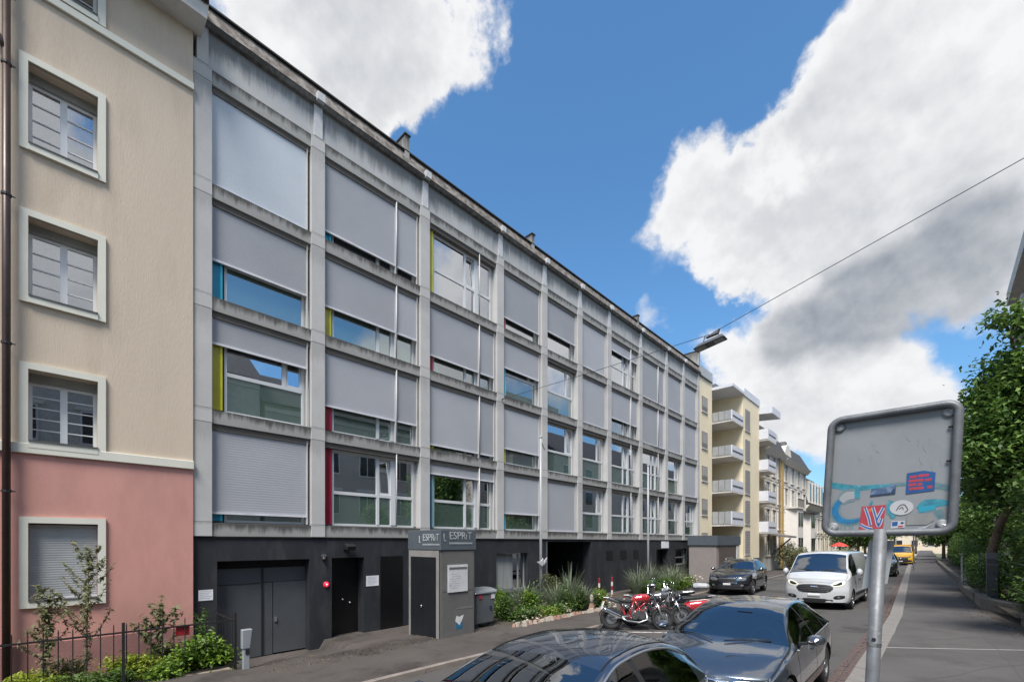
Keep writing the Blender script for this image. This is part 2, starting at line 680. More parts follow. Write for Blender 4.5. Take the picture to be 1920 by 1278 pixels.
sett_m = M('red_sett', (0.105, 0.074, 0.070), rough=0.85, vary=0.35, scale=2.6, bump=0.3, bscale=60, fine=0.25)
earth = M('ground_earth', (0.06, 0.05, 0.035), rough=0.95, vary=0.3, scale=2, bump=0.5, bscale=20)
line_m = M('worn_road_paint', (0.5, 0.49, 0.47), rough=0.8, vary=0.15, scale=6, second=(0.16, 0.15, 0.145), smix=(0.5, 0.62), sscale=9)

g = MB().box(-1500, 1500, -1500, 1500, -1.2, -0.8)
struct(g.build('ground', M('ground_far', (0.10, 0.11, 0.07), rough=0.95, vary=0.3, scale=0.02)))['label'] = 'ground sheet below the street'
road = MB().grid([[(kerb_l(y) + (kerb_r(y) - kerb_l(y)) * t, y, gz(kerb_l(y) + (kerb_r(y) - kerb_l(y)) * t)) for t in np.linspace(0, 1, 9)] for y in ROWS_Y])
struct(road.build('road', asphalt))
pr = MB().grid([[(kerb_r(y) + 0.29 + (wall_r(y) + 0.5 - kerb_r(y) - 0.29) * t, y, gz(kerb_r(y) + 0.29 + (wall_r(y) + 0.5 - kerb_r(y) - 0.29) * t) + 0.098) for t in np.linspace(0, 1, 6)] for y in ROWS_Y])
struct(pr.build('pavement', pave))['label'] = 'right hand pavement beside the hedge'
XL = [0, 0.4, 0.8, 1.3, 1.9, 2.5, 3.0, 3.4, 3.8, 4.2, 4.6, 5.0, 5.6]
pl = MB().grid([[(max(-12.6, kerb_l(y) - 0.13 - x), y, left_z(max(-12.6, kerb_l(y) - 0.13 - x), y) - (0.002 * k if kerb_l(y) - 0.13 - x < -12.6 else 0)) for k, x in enumerate(XL)] for y in ROWS_Y])
struct(pl.build('pavement', pave_l))['label'] = 'left hand pavement and forecourt before the concrete block'


def strip(name, p, q, w, mat, zf, up):
    p, q = Vector(p), Vector(q)
    t = (q - p).normalized()
    n = Vector((-t.y, t.x)) * w / 2
    rows = []
    k = 12
    for i in range(k + 1):
        c = p.lerp(q, i / k)
        rows.append([(c.x - n.x, c.y - n.y, zf(c.x - n.x, c.y - n.y) + up), (c.x + n.x, c.y + n.y, zf(c.x + n.x, c.y + n.y) + up)])
    return struct(MB().grid(rows).build(name, mat))


strip('pavement_joint', (-0.79, 12.31), (1.6, 13.86), 0.035, M('pale_joint', (0.42, 0.41, 0.40), rough=0.8), lambda x, y: gz(x) + 0.098, 0.004)
strip('pavement_joint', (-0.79, 20.6), (1.1, 21.6), 0.03, M('dark_joint', (0.07, 0.066, 0.064), rough=0.9), lambda x, y: gz(x) + 0.098, 0.004)
strip('bay_marking', (-6.9, 10.55), (-5.2, 11.7), 0.11, line_m, lambda x, y: gz(x), 0.004)
strip('bay_marking', (-5.2, 11.7), (-5.2, 16.2), 0.10, line_m, lambda x, y: gz(x), 0.004)
strip('bay_marking', (-8.0, 21.2), (-6.1, 22.4), 0.10, line_m, lambda x, y: gz(x), 0.004)

# kerbs: every stone near enough to be told apart is a piece of its own
kerb_st = MB().box(-0.15, 0.15, -0.492, 0.492, -0.25, 0.0).mesh('kerb_stone', granite)
kl_st = MB().box(-0.065, 0.065, -0.492, 0.492, -0.25, 0.0).mesh('kerb_stone', M('brown_kerb_granite', (0.24, 0.205, 0.18), rough=0.85, vary=0.2, scale=3, bump=0.25, bscale=90, fine=0.25, fscale=120))
for side, f, me, off, y0, y1, lab in (('r', kerb_r, kerb_st, 0.15, 1, 36, 'pale granite kerb along the right hand pavement'),
                                      ('l', kerb_l, kl_st, -0.065, -3, 31, 'granite kerb along the left hand pavement')):
    k = bpy.data.objects.new('kerb', None)
    COL.objects.link(k)
    WORLD[k.name] = Matrix.Identity(4)
    struct(k)['label'] = lab
    for i in range(y1 - y0):
        y = y0 + i + 0.5
        x = (f(y - 0.5) + f(y + 0.5)) / 2 + off
        a = math.atan2(f(y + 0.5) - f(y - 0.5), 1.0)
        inst('kerb_stone', me, (x, y, gz(x) + 0.1 + random.uniform(-0.003, 0.003)), k, -a, (1, math.hypot(1, f(y + 0.5) - f(y - 0.5)), 1))
    far = MB()
    for y in range(y1, 300, 4):
        for x0, x1 in ((f(y) + off * 2, f(y)),):
            xa, xb = sorted((x0, x1))
            d = f(y + 4) - f(y)
            z = gz(xa) + 0.1
            far.hexa([(xa, y, z - 0.3), (xb, y, z - 0.3), (xb + d, y + 4, z - 0.3), (xa + d, y + 4, z - 0.3), (xa, y, z), (xb, y, z), (xb + d, y + 4, z), (xa + d, y + 4, z)])
    far.build('kerb_run', granite, k)['kind'] = 'stuff'
gut = bpy.data.objects.new('gutter', None)
COL.objects.link(gut)
WORLD[gut.name] = Matrix.Identity(4)
struct(gut)['label'] = 'strip of reddish setts along the right kerb'
sett = MB().hexa([(-0.062, -0.092, -0.05), (0.062, -0.092, -0.05), (0.062, 0.092, -0.05), (-0.062, 0.092, -0.05), (-0.055, -0.085, 0), (0.055, -0.085, 0), (0.055, 0.085, 0), (-0.055, 0.085, 0)]).mesh('sett', sett_m)
for r in range(2):
    for i in range(92):
        y = 3.6 + i * 0.2 + (0.1 if r % 2 else 0) + random.uniform(-.008, .008)
        x = kerb_r(y) - 0.075 - r * 0.137 + random.uniform(-.006, .006)
        inst('sett', sett, (x, y, gz(x) + 0.012 + random.uniform(-.004, .004)), gut, random.uniform(-.04, .04))
fs = MB()
for r in range(2):
    for i in range(90):
        y = 22.2 + i * 0.2
        x = kerb_r(y) - 0.075 - r * 0.137
        fs.box(x - .058, x + .058, y - .09, y + .09, gz(x) - .03, gz(x) + .012)
fs.build('far_setts', sett_m, gut)['kind'] = 'stuff'

# ------------------------------------------------------------------ long concrete apartment block
FX = -12.0
PY = [2.51, 5.11, 8.56, 12.0, 14.63, 17.21, 19.77, 23.07, 26.34, 28.86, 31.35]
PW = 0.36
ZT = [13.11, 10.53, 7.95, 5.36, 2.77]              # beam tops
BT = 0.33
conc = concrete('pillar_concrete', (0.50, 0.49, 0.48), drip=0.25, fall=0.3)
conc_beam = concrete('beam_concrete', (0.42, 0.41, 0.39), drip=0.95, fall=0.95)
conc_par = concrete('parapet_concrete', (0.48, 0.48, 0.48), drip=0.6, fall=1.0)
conc_dirt_shadow = concrete('cornice_concrete', (0.30, 0.29, 0.28), drip=0.9, top=False)  # dirt runs, and darkened all over as a painted shadow line below the roof
roof_brown = M('roof_edge_brown', (0.13, 0.11, 0.098), rough=0.85, vary=0.45, scale=5, bump=0.5, bscale=14, second=(0.22, 0.20, 0.18), smix=(0.46, 0.6), sscale=5)
black_wall = M('black_render', (0.020, 0.022, 0.027), rough=0.62, vary=0.25, scale=0.8, bump=0.15, bscale=40, second=(0.042, 0.043, 0.047), smix=(0.5, 0.72), sscale=2.2, stretch=(1, 1, .35))
frame_m = M('white_window_frame', (0.60, 0.615, 0.63), rough=0.4, vary=0.03)
blind_m = M('grey_blind_fabric', (0.375, 0.385, 0.415), rough=0.55, vary=0.05, scale=0.6, spec=0.4)
blind_l = M('pale_blind_fabric', (0.50, 0.54, 0.59), rough=0.5, vary=0.05, scale=0.6, spec=0.4)
for _m in (blind_m,):
    _n, _l = _m.node_tree.nodes, _m.node_tree.links
    _b = _n['Principled BSDF']
    _c = _b.inputs['Base Color'].links[0].from_socket
    _o = _n.new('ShaderNodeObjectInfo')
    _r = _n.new('ShaderNodeMapRange')
    _l.new(_o.outputs['Random'], _r.inputs[0])
    _r.inputs[3].default_value, _r.inputs[4].default_value = 0.80, 1.06
    _h = _n.new('ShaderNodeHueSaturation')
    _l.new(_c, _h.inputs['Color'])
    _l.new(_r.outputs[0], _h.inputs['Value'])
    _l.new(_h.outputs[0], _b.inputs['Base Color'])
bar_m = M('blind_bottom_rail', (0.62, 0.62, 0.66), rough=0.4)
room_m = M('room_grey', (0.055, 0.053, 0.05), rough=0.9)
curt_m = M('pale_curtain', (0.62, 0.63, 0.58), rough=0.9, vary=0.15, scale=4)
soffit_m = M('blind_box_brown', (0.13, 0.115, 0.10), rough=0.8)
PANEL = {'cyan': M('cyan_panel', (0.02, 0.27, 0.42), rough=0.3), 'yellow': M('yellow_panel', (0.48, 0.42, 0.03), rough=0.3),
         'red': M('red_panel', (0.30, 0.015, 0.03), rough=0.3), 'blue': M('blue_panel', (0.01, 0.11, 0.22), rough=0.3)}
pane_m = glass('window_glass', (0.85, 0.92, 0.95), 0.54, 0.85)
pane_g = glass('green_window_glass', (0.50, 0.82, 0.68), 0.30, 0.95, (0.16, 0.24, 0.205))

B = thing('concrete_apartment_block', 'long five storey concrete apartment block with grey blinds and black ground floor', 'apartment block', (-12, 17, -0.25))

for i, y in enumerate(PY):
    for k in range(5):
        zt = ZT[k]
        MB().box(FX - 0.4, FX, y - PW / 2, y + PW / 2, zt - BT + .004, zt - .004).build('pillar_block', conc, B)
        if k < 4:
            MB().box(FX - 0.4, FX - 0.004, y - PW / 2 + .003, y + PW / 2 - .003, ZT[k + 1] + .004, zt - BT - .004).build('pillar', conc, B)
    MB().box(FX - 0.45, FX + 0.006, y - 0.11, y + 0.11, ZT[0] + 0.0, 13.93).build('pilaster_strip', M('worn_white_strip', (0.52, 0.52, 0.53), rough=0.6, vary=0.12, scale=6) if 0 < i < 10 else conc, B)
    if 0 < i < 10:
        MB().box(FX + 0.06, FX + 0.2, y - 0.10, y + 0.10, 13.96, 14.16).build('cornice_bracket', M('worn_white_strip', (0, 0, 0)), B)
for i in range(10):
    y0, y1 = PY[i] + PW / 2, PY[i + 1] - PW / 2
    for k in range(5):
        zt, X = ZT[k], FX - 0.02
        MB().hexa([(X - .4, y0, zt - BT), (X - .03, y0, zt - BT), (X - .03, y1, zt - BT), (X - .4, y1, zt - BT), (X - .4, y0, zt), (X - .05, y0, zt), (X - .05, y1, zt), (X - .4, y1, zt)][:4] +
                  [(X - .4, y0, zt), (X, y0, zt - .03), (X, y1, zt - .03), (X - .4, y1, zt)]).build('beam', conc_beam, B)
    MB().box(FX - 0.4, FX - 0.05, PY[i] + 0.11, PY[i + 1] - 0.11, ZT[0] + .003, 13.93).build('parapet_panel', conc_par, B)
    a, b = PY[i] - (PW / 2 if i == 0 else 0), PY[i + 1] + (PW / 2 if i == 9 else 0)
    MB().hexa([(FX - .5, a, 13.93), (FX + .05, a, 13.93), (FX + .05, b, 13.93), (FX - .5, b, 13.93), (FX - .5, a, 14.03), (FX + .13, a, 14.01), (FX + .13, b, 14.01), (FX - .5, b, 14.03)]).build('cornice', conc_dirt_shadow, B)
    MB().hexa([(FX - .7, a, 14.0), (FX + .115, a, 14.015), (FX + .115, b, 14.015), (FX - .7, b, 14.0), (FX - .7, a, 14.55), (FX - .05, a, 14.46), (FX - .05, b, 14.46), (FX - .7, b, 14.55)]).build('roof_edge', roof_brown, B)
    MB().box(FX - .74, FX + .02, a, b, 14.46, 14.50).build('roof_flashing', M('dark_flashing', (0.03, 0.026, 0.024), rough=0.6), B)
MB().box(-23, FX - .7, PY[0] - .18, PY[-1] + .18, 14.0, 14.45).build('roof_slab', roof_brown, B)
fin_m = concrete('fin_concrete', (0.38, 0.37, 0.35), drip=0.8, fall=0.9)
for y, h, d in ((7.86, 14.95, 1.9), (13.85, 14.84, 1.9), (22.7, 14.78, 1.9), (31.45, 15.55, 4.0)):
    fin = MB().box(FX - d, FX + .02, y - .08, y + .08, 14.03, h).build('party_wall_fin', fin_m, B)
    MB().box(FX - .02 - d, FX + .06, y - .11, y + .11, h, h + .04).build('fin_cap', M('dark_flashing', (0, 0, 0)), fin)

# rooms behind the glass
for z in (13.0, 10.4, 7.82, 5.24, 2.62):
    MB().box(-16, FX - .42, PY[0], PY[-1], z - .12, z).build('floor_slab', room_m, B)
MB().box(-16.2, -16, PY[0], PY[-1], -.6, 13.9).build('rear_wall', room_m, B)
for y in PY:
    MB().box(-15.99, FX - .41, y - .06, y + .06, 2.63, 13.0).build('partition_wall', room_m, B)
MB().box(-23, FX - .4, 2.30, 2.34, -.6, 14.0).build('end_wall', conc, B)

# closed: share covered by the blind; panel colour; curtain share
CFG = {
    (0, 0): (1.0, None, 0), (0, 1): (0.60, 'cyan', .9), (0, 2): (0.30, 'yellow', .8), (0, 3): (0.90, 'cyan', 0),
    (1, 0): (0.87, 'cyan', 0), (1, 1): (0.63, 'yellow', 0), (1, 2): (0.69, 'red', .9), (1, 3): (0.0, 'red', .8),
    (2, 0): (0.0, 'yellow', 0), (2, 1): (0.76, 'red', 0), (2, 2): (0.92, 'yellow', 0), (2, 3): (0.18, 'blue', .7),
    (3, 0): (0.79, 'red', 0), (3, 1): (0.50, 'cyan', 0), (3, 2): (0.74, 'yellow', .3), (3, 3): (0.70, 'cyan', .5),
    (4, 0): (0.63, None, 0), (4, 1): (0.0, None, 0), (4, 2): (0.0, None, .5), (4, 3): (1.0, None, 0),
    (5, 0): (0.97, None, 0), (5, 1): (1.0, None, 0), (5, 2): (0.0, 'yellow', .4), (5, 3): (0.0, None, .3),
    (6, 0): (0.25, None, 0), (6, 1): (0.66, None, 0), (6, 2): (0.0, None, .6), (6, 3): (0.0, None, .5),
    (7, 0): (0.98, None, 0), (7, 1): (1.0, None, 0), (7, 2): (0.0, None, .5), (7, 3): (0.0, None, .6),
    (8, 0): (0.97, None, 0), (8, 1): (1.0, None, 0), (8, 2): (0.0, None, .3), (8, 3): (0.0, None, .2),
    (9, 0): (1.0, None, 0), (9, 1): (1.0, None, 0), (9, 2): (1.0, None, 0), (9, 3): (0.0, None, .5)}
WIDE = (1, 2, 6, 7)


def window(b, r):
    closed, panel, cur = CFG[(b, r)]
    y0, y1 = PY[b] + PW / 2, PY[b + 1] - PW / 2
    z0, z1 = ZT[r + 1], ZT[r] - BT
    XF = FX - 0.26
    h = z1 - z0
    t = 0.06
    pipe = PY[b + 1] - 1.02 if b in WIDE else None
    ya = y0 + (0.30 if panel else 0.05)
    zt = z0 + 0.41 * h
    yc = (pipe - 0.06 - 0.52) if pipe else y1 - 0.12 - 0.52
    ye = y1 - 0.10
    f = MB()
    f.box(XF - .05, XF, ya, ye, z0, z0 + t)
    f.box(XF - .05, XF, ya, ye, z1 - .22, z1 - .14)
    f.box(XF - .05, XF, ya, ya + t, z0 + t, z1 - .22)
    f.box(XF - .05, XF, ye - t, ye, z0 + t, z1 - .22)
    f.box(XF - .05, XF + .01, ya + t, yc, zt - .045, zt + .045)
    f.box(XF - .05, XF + .012, yc, yc + .09, zt - .045 if not pipe else z0 + t, z1 - .22)
    if pipe:
        f.box(XF - .05, XF + .02, pipe - .10, pipe + .07, z0 + t, z1 - .22)
        f.box(XF - .05, XF + .01, yc + .09, ye - t, zt - .045, zt + .045)
    else:
        f.box(XF - .05, XF + .01, yc + .09, ye - t, zt - .045, zt + .045)
    w = f.build('window', frame_m, B)
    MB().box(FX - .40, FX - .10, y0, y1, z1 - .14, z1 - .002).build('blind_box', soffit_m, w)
    MB().box(FX - .40, XF - .06, y0, y1, z0 + .001, z0 + .03).build('sill', bar_m, w)
    MB().box(FX - .40, XF - .01, y1 - .10, y1 - .001, z0 + .03, z1 - .14).build('jamb', conc, w)
    if panel:
        MB().box(FX - .30, FX - .20, y0, y0 + .24, z0 + .031, z1 - .14).build('colour_panel', PANEL[panel], w)
        MB().box(FX - .20, FX - .185, y0 + .205, y0 + .25, z0 + .031, z1 - .14).build('panel_edge', M(panel + '_bright_edge', {'cyan': (.05, .5, .68), 'yellow': (.7, .68, .05), 'red': (.42, .02, .06), 'blue': (.25, .5, .55)}[panel], rough=.3), w)
    if closed < 0.97:
        cols = [(ya + t, yc), (yc + .09, (pipe - .10) if pipe else ye - t)] + ([(pipe + .07, ye - t)] if pipe else [])
        for n, (a, c) in enumerate(cols):
            if not pipe:
                if n == 0:
                    MB().box(XF - .03, XF - .02, a, ye - t, z0 + t, zt - .045).build('pane', pane_g if r > 0 else pane_m, w)
            elif n == 0 or pipe:
                MB().box(XF - .03, XF - .02, a, c, z0 + t, zt - .045).build('pane', pane_g if r > 0 else pane_m, w)
            else:
                MB().box(XF - .03, XF - .02, a, c, z0 + t, zt - .045).build('pane', pane_g if r > 1 else pane_m, w)
            if closed < 0.58:
                if n == 1 and (b + r) % 2 == 0:      # casement ajar, its own frame tilted into the room
                    s = MB()
                    top = 0.09
                    for (p, q, u, v2) in ((a, c, zt + .045, zt + .10), (a, c, z1 - .28, z1 - .22), (a, a + .05, zt + .10, z1 - .28), (c - .05, c, zt + .10, z1 - .28)):
                        k0, k1 = (u - zt) / h * top * 1.6, (v2 - zt) / h * top * 1.6
                        s.hexa([(XF - .04 - k0, p, u), (XF - k0, p, u), (XF - k0, q, u), (XF - .04 - k0, q, u), (XF - .04 - k1, p, v2), (XF - k1, p, v2), (XF - k1, q, v2), (XF - .04 - k1, q, v2)])
                    s.build('casement', frame_m, w)
                    k1 = .14
                    MB().hexa([(XF - .03, a + .05, zt + .1), (XF - .02, a + .05, zt + .1), (XF - .02, c - .05, zt + .1), (XF - .03, c - .05, zt + .1),
                               (XF - .02 - .08, a + .05, z1 - .28), (XF - .01 - .08, a + .05, z1 - .28), (XF - .01 - .08, c - .05, z1 - .28), (XF - .02 - .08, c - .05, z1 - .28)]).build('pane', pane_m, w)
                else:
                    MB().box(XF - .03, XF - .02, a, c, zt + .045, z1 - .22).build('pane', pane_m, w)
        if cur:
            n = int((cols[0][1] - cols[0][0]) * cur / 0.11)
            cm = MB()
            zc = z1 - .25 if (b * 3 + r) % 2 else zt + .1
            for i in range(n):
                a = cols[0][0] + .03 + i * 0.115
                cm.hexa([(XF - .30, a, z0 + .08), (XF - .29, a, z0 + .08), (XF - .235, a + .085, z0 + .08), (XF - .245, a + .085, z0 + .08),
                         (XF - .30, a, zc), (XF - .29, a, zc), (XF - .235, a + .085, zc), (XF - .245, a + .085, zc)])
            cm.build('curtain', curt_m, w)
    else:
        MB().box(XF - .03, XF - .02, ya, ye, z0, z1).build('pane', pane_m, w)
    if closed > 0:
        zb = z1 - .05 - (h - .05) * closed + (0.03 if closed >= 0.97 else 0)
        for a, c in ([(y0 + .03, pipe - .03), (pipe + .03, y1 - .09)] if pipe else [(y0 + .03, y1 - .09)]):
            rows, z = [], z1 - .05
            while z > zb + .04:
                d = min(.06, z - zb)
                rows += [[(FX - .1300, a, z), (FX - .1300, c, z)], [(FX - .1284, a, z - d * .5), (FX - .1284, c, z - d * .5)], [(FX - .1292, a, z - d * .96), (FX - .1292, c, z - d * .96)]]
                z -= d
            rows.append([(FX - .13, a, zb), (FX - .13, c, zb)])
            MB().grid(rows).build('blind', blind_l if (b, r) == (0, 0) else blind_m, w)
            MB().box(FX - .15, FX - .10, a, c, zb - .035, zb + .01).build('blind_rail', bar_m, w)
            MB().box(FX - .15, FX - .09, c, c + .03, z0, z1 - .05).build('blind_guide', conc, w)
        if r == 0 or closed < 1:
            MB().box(FX - .14, FX - .10, y0 + .001, y0 + .028, z0, z1 - .05).build('blind_guide', bar_m, w)


rail_paint = M('facade_strip_grey_white', (0.44, 0.44, 0.46), rough=0.45, vary=0.06)
for b in range(10):
    for r in range(4):
        window(b, r)
for b in WIDE:
    y = PY[b + 1] - 1.02
    for k in range(4):
        MB().tube([(FX - .075, y, ZT[k + 1] + .01), (FX - .075, y, ZT[k] - BT - .01)], 0.019, 8).build('rain_pipe', rail_paint, B, smooth=True)

# black ground floor with its openings
BX = FX - 0.06
ZB = 2.44


def wall_run(y0, y1, ops, x0=BX - .5, x1=BX, zlo=-.8, zhi=ZB, mat=black_wall, parent=B, name='wall'):
    """wall with rectangular openings (ya, yb, za, zb), built as separate solid runs"""
    y = y0
    for ya, yb, za, zb in sorted(ops):
        if ya > y:
            MB().box(x0, x1, y, ya, zlo, zhi).build(name, mat, parent)
        if zb < zhi:
            MB().box(x0, x1, ya, yb, zb, zhi).build(name, mat, parent)
        if za > zlo:
            MB().box(x0, x1, ya, yb, zlo, za).build(name, mat, parent)
        y = yb
    if y < y1:
        MB().box(x0, x1, y, y1, zlo, zhi).build(name, mat, parent)


wall_run(2.33, 31.53, [(2.80, 4.90, -.6, 1.86), (5.50, 6.46, -.36, 1.87), (11.82, 13.60, 0.42, 1.87), (14.85, 18.2, -.3, 2.33), (25.05, 26.65, -.3, 1.88),
                       (27.72, 29.5, 0.85, 1.88), (29.95, 30.75, -.3, 1.88)])
MB().box(BX - .48, BX + .03, 2.33, 31.53, 2.405, 2.438).build('drip_edge', M('black_flashing', (0.008, 0.008, 0.009), rough=.5), B)
steel_door = M('grey_steel_door', (0.072, 0.078, 0.086), rough=0.5, vary=0.12, scale=1.5, second=(0.075, 0.08, 0.086), smix=(.5, .7))
XG = BX - 0.28
gd = MB().box(XG - .05, XG, 2.80, 3.82, -.55, 1.66).build('garage_door_leaf', steel_door, B)
MB().box(XG - .05, XG, 3.86, 4.90, 1.30, 1.66).build('garage_door_leaf', steel_door, B)
MB().box(XG - .05, XG, 3.86, 4.08, -.55, 1.285).build('garage_door_leaf', steel_door, B)
wk = MB().box(XG - .05, XG + .004, 4.10, 4.90, -.53, 1.285).build('wicket_door', steel_door, B)
MB().obox((XG + .02, 4.15, 0.33), (.03, .06, .11)).build('handle', alu, wk)
MB().box(XG - .06, XG - .01, 2.80, 4.90, 1.67, 1.87).build('door_head', darkness, B)
MB().box(XG - .03, XG + .012, 2.80, 3.82, 1.275, 1.29).build('door_seam', dark_plastic, gd)
MB().box(XG - .03, XG + .02, 3.815, 3.865, -.55, 1.66).build('door_seam', dark_plastic, gd)
d2 = MB().box(BX - .42, BX - .37, 5.52, 6.44, -.34, 1.86).build('entrance_door', M('black_door', (0.006, 0.006, 0.007), rough=.35), B)
for y in (5.98, 6.20):
    MB().ball((BX - .35, y, 0.66 - (y - 5.98) * .5), .035, 8, 6).build('handle', alu, d2, smooth=True)
MB().box(BX - .36, BX - .30, 5.53, 5.57, -.34, 1.6).build('door_edge', steel_door, d2)
d3 = MB().box(BX - .01, BX + .012, 6.98, 7.74, -.32, 1.88).build('door_panel', M('black_door', (0, 0, 0)), B)
d4 = MB().box(BX - .3, BX - .26, 11.82, 13.6, .42, 1.87)
gw = MB()
for y in (11.84, 12.85, 13.2, 13.55):
    gw.box(BX - .24, BX - .18, y, y + .05, .44, 1.85)
gw.box(BX - .24, BX - .18, 11.84, 13.6, .42, .47)
sw = gw.build('window', M('grey_frame', (.25, .26, .27), rough=.4), B)
MB().box(BX - .20, BX - .17, 11.90, 12.84, .475, 1.845).build('blind', M('pale_screen', (.27, .28, .28), rough=.7, stretch=(1, 14, .2), scale=2, vary=.3), sw)
MB().box(BX - .215, BX - .205, 11.89, 13.56, .47, 1.86).build('pane', pane_m, sw)
MB().box(BX - .1, BX + .05, 11.75, 13.66, .38, .42).build('sill', alu, sw)
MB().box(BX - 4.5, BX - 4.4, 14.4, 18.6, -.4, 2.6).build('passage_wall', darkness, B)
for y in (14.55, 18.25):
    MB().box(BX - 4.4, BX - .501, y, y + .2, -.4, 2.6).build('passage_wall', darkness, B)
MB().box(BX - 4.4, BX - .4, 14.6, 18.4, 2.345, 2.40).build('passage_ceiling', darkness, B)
MB().box(BX - .04, BX + .02, 14.78, 14.845, -.3, 2.33).build('passage_post', alu, B)
for y in (19.55, 20.95, 22.3):
    v = MB().box(BX - .03, BX + .012, y, y + .6, 1.42, 1.87).build('vent_grille', M('black_door', (0, 0, 0)), B)
    for k in range(6):
        MB().box(BX + .012, BX + .02, y + .03, y + .57, 1.45 + k * .07, 1.47 + k * .07).build('louvre', black_metal, v)
MB().box(BX - .45, BX - .40, 25.06, 26.64, -.3, 1.87).build('entrance_door', M('black_door', (0, 0, 0)), B)
fw = MB()
fw.box(BX - .22, BX - .15, 27.74, 27.82, .86, 1.87).box(BX - .22, BX - .15, 29.40, 29.48, .86, 1.87).box(BX - .22, BX - .15, 27.82, 29.40, 1.30, 1.36).box(BX - .22, BX - .15, 27.82, 29.40, .86, .92).box(BX - .22, BX - .15, 27.82, 29.40, 1.80, 1.87)
fw = fw.build('window', M('grey_frame', (0, 0, 0)), B)
MB().box(BX - .20, BX - .19, 27.82, 29.4, .92, 1.3).build('pane', pane_m, fw)
MB().box(BX - .20, BX - .19, 27.82, 29.4, 1.36, 1.8).build('pane', pane_m, fw)
MB().box(BX - .30, BX - .28, 27.74, 29.48, .86, 1.87).build('blind', curt_m, fw)
MB().box(BX - .45, BX - .40, 29.96, 30.74, -.3, 1.87).build('entrance_door', M('black_door', (0, 0, 0)), B)

# things fixed to that wall
t = thing('notice', 'white paper notice on the black wall left of the garage door', 'notice', (BX, 2.6, 1.0))
MB().box(BX + .002, BX + .01, 2.44, 2.72, 0.98, 1.22).build('sheet', paper, t)
ink = M('grey_print', (.35, .35, .4), rough=.8)
m = MB()
for k in range(5):
    m.box(BX + .010, BX + .012, 2.47, 2.69 - .03 * (k % 3), 1.185 - k * .04, 1.195 - k * .04)
m.build('print', ink, t)
t = thing('notice', 'white notice beside the open black entrance door', 'notice', (BX, 6.7, 1.0))
MB().box(BX + .002, BX + .012, 6.52, 6.92, 1.02, 1.32).build('sheet', paper, t)
m = MB()
for k in range(6):
    m.box(BX + .012, BX + .014, 6.56, 6.88 - .04 * (k % 3), 1.28 - k * .04, 1.29 - k * .04)
m.build('print', ink, t)
t = thing('notice', 'white square sign above the far dark entrance', 'sign', (BX, 26.1, 2.0))
MB().box(BX + .002, BX + .02, 25.7, 26.7, 1.95, 2.36).build('sheet', paper, t)
t = thing('wall_lamp', 'black floodlight above the entrance door', 'lamp', (BX, 5.9, 2.1))
MB().box(BX + .002, BX + .03, 5.82, 5.96, 2.08, 2.24).build('bracket', black_metal, t)
MB().obox((BX + .16, 5.95, 2.17), (.2, .26, .14), Matrix.Rotation(.35, 3, 'Y')).build('lamp_head', black_metal, t, bevel=.015)
t = thing('wall_light', 'round red light on the black wall beside the entrance door', 'light', (BX, 5.34, 1.16))
MB().lathe([(.0, 0), (.075, .002), (.075, .03), (.06, .045), (0, .05)], (BX, 5.34, 1.16), 'X', 20).build('lens', M('red_lens', (.5, .01, .03), rough=.2, emit=((1, .03, .08), .5)), t, smooth=True)
MB().lathe([(.0, .05), (.025, .051), (.02, .06), (0, .062)], (BX, 5.34, 1.16), 'X', 12).build('bulb', M('pink_bulb', (.8, .5, .5), emit=((1, .5, .55), 1.0)), t)
t = thing('alarm_bell', 'small dark siren fixed above the red light', 'siren', (BX, 5.27, 1.88))
MB().lathe([(0, 0), (.05, .002), (.06, .04), (.03, .08), (0, .085)], (BX, 5.27, 1.86), 'X', 14).build('horn', M('siren_red_grey', (.05, .035, .04), rough=.4), t, smooth=True)
MB().box(BX, BX + .05, 5.21, 5.33, 1.92, 1.97).build('bracket', alu, t)

# ------------------------------------------------------------------ beige and pink corner house on the left
LX = -11.97
pane_h = glass('house_window_glass', (0.85, 0.9, 0.93), 0.30, 0.8)
beige = M('beige_render', (0.60, 0.50, 0.395), rough=0.9, vary=0.05, scale=0.9, bump=0.2, bscale=45, fine=0.07, fscale=120, second=(0.545, 0.45, 0.352), smix=(.5, .68), sscale=2.2, stretch=(1, 1, .22))
pink = M('pink_render', (0.60, 0.305, 0.26), rough=0.9, vary=0.06, scale=1.1, bump=0.15, bscale=60, fine=0.08, fscale=120, second=(0.52, 0.26, 0.225), smix=(.48, .7), sscale=1.6, stretch=(1, 1, .4))
plinth = M('dark_pink_plinth', (0.33, 0.165, 0.15), rough=0.9, vary=0.12, scale=2, bump=0.3, bscale=40)
cream = M('cream_trim', (0.66, 0.65, 0.57), rough=0.75, vary=0.04, bump=0.1, bscale=50)
sash_m = M('white_sash', (0.80, 0.81, 0.83), rough=0.4, vary=0.03)
slate_sill = M('dark_sill', (0.10, 0.10, 0.10), rough=0.5)
pipe_m = M('brown_downpipe', (0.055, 0.035, 0.03), rough=0.4, metal=0.3, vary=0.2)
H = thing('corner_house', 'beige plastered house with a pink ground floor and cream window surrounds', 'house', (-12, -1, -0.4))
WY0, WY1 = -0.16, 0.77
LW = [(1.22, 2.65), (4.13, 5.44), (6.76, 8.21), (9.52, 11.01), (12.58, 14.2)]
wall_run(-7, 2.325, [(WY0, WY1, 1.22, 2.65), (-4.2, -3.2, 1.22, 2.65)], LX - .5, LX, -.8, 3.91, pink, H)
wall_run(-7, 2.325, [(WY0, WY1, a, b) for a, b in LW[1:2]] + [(-4.2, -3.2, 4.13, 5.44)], LX - .5, LX, 3.91, 6.2, beige, H)
wall_run(-7, 2.325, [(WY0, WY1, *LW[2]), (-4.2, -3.2, *LW[2])], LX - .5, LX, 6.2, 9.0, beige, H)
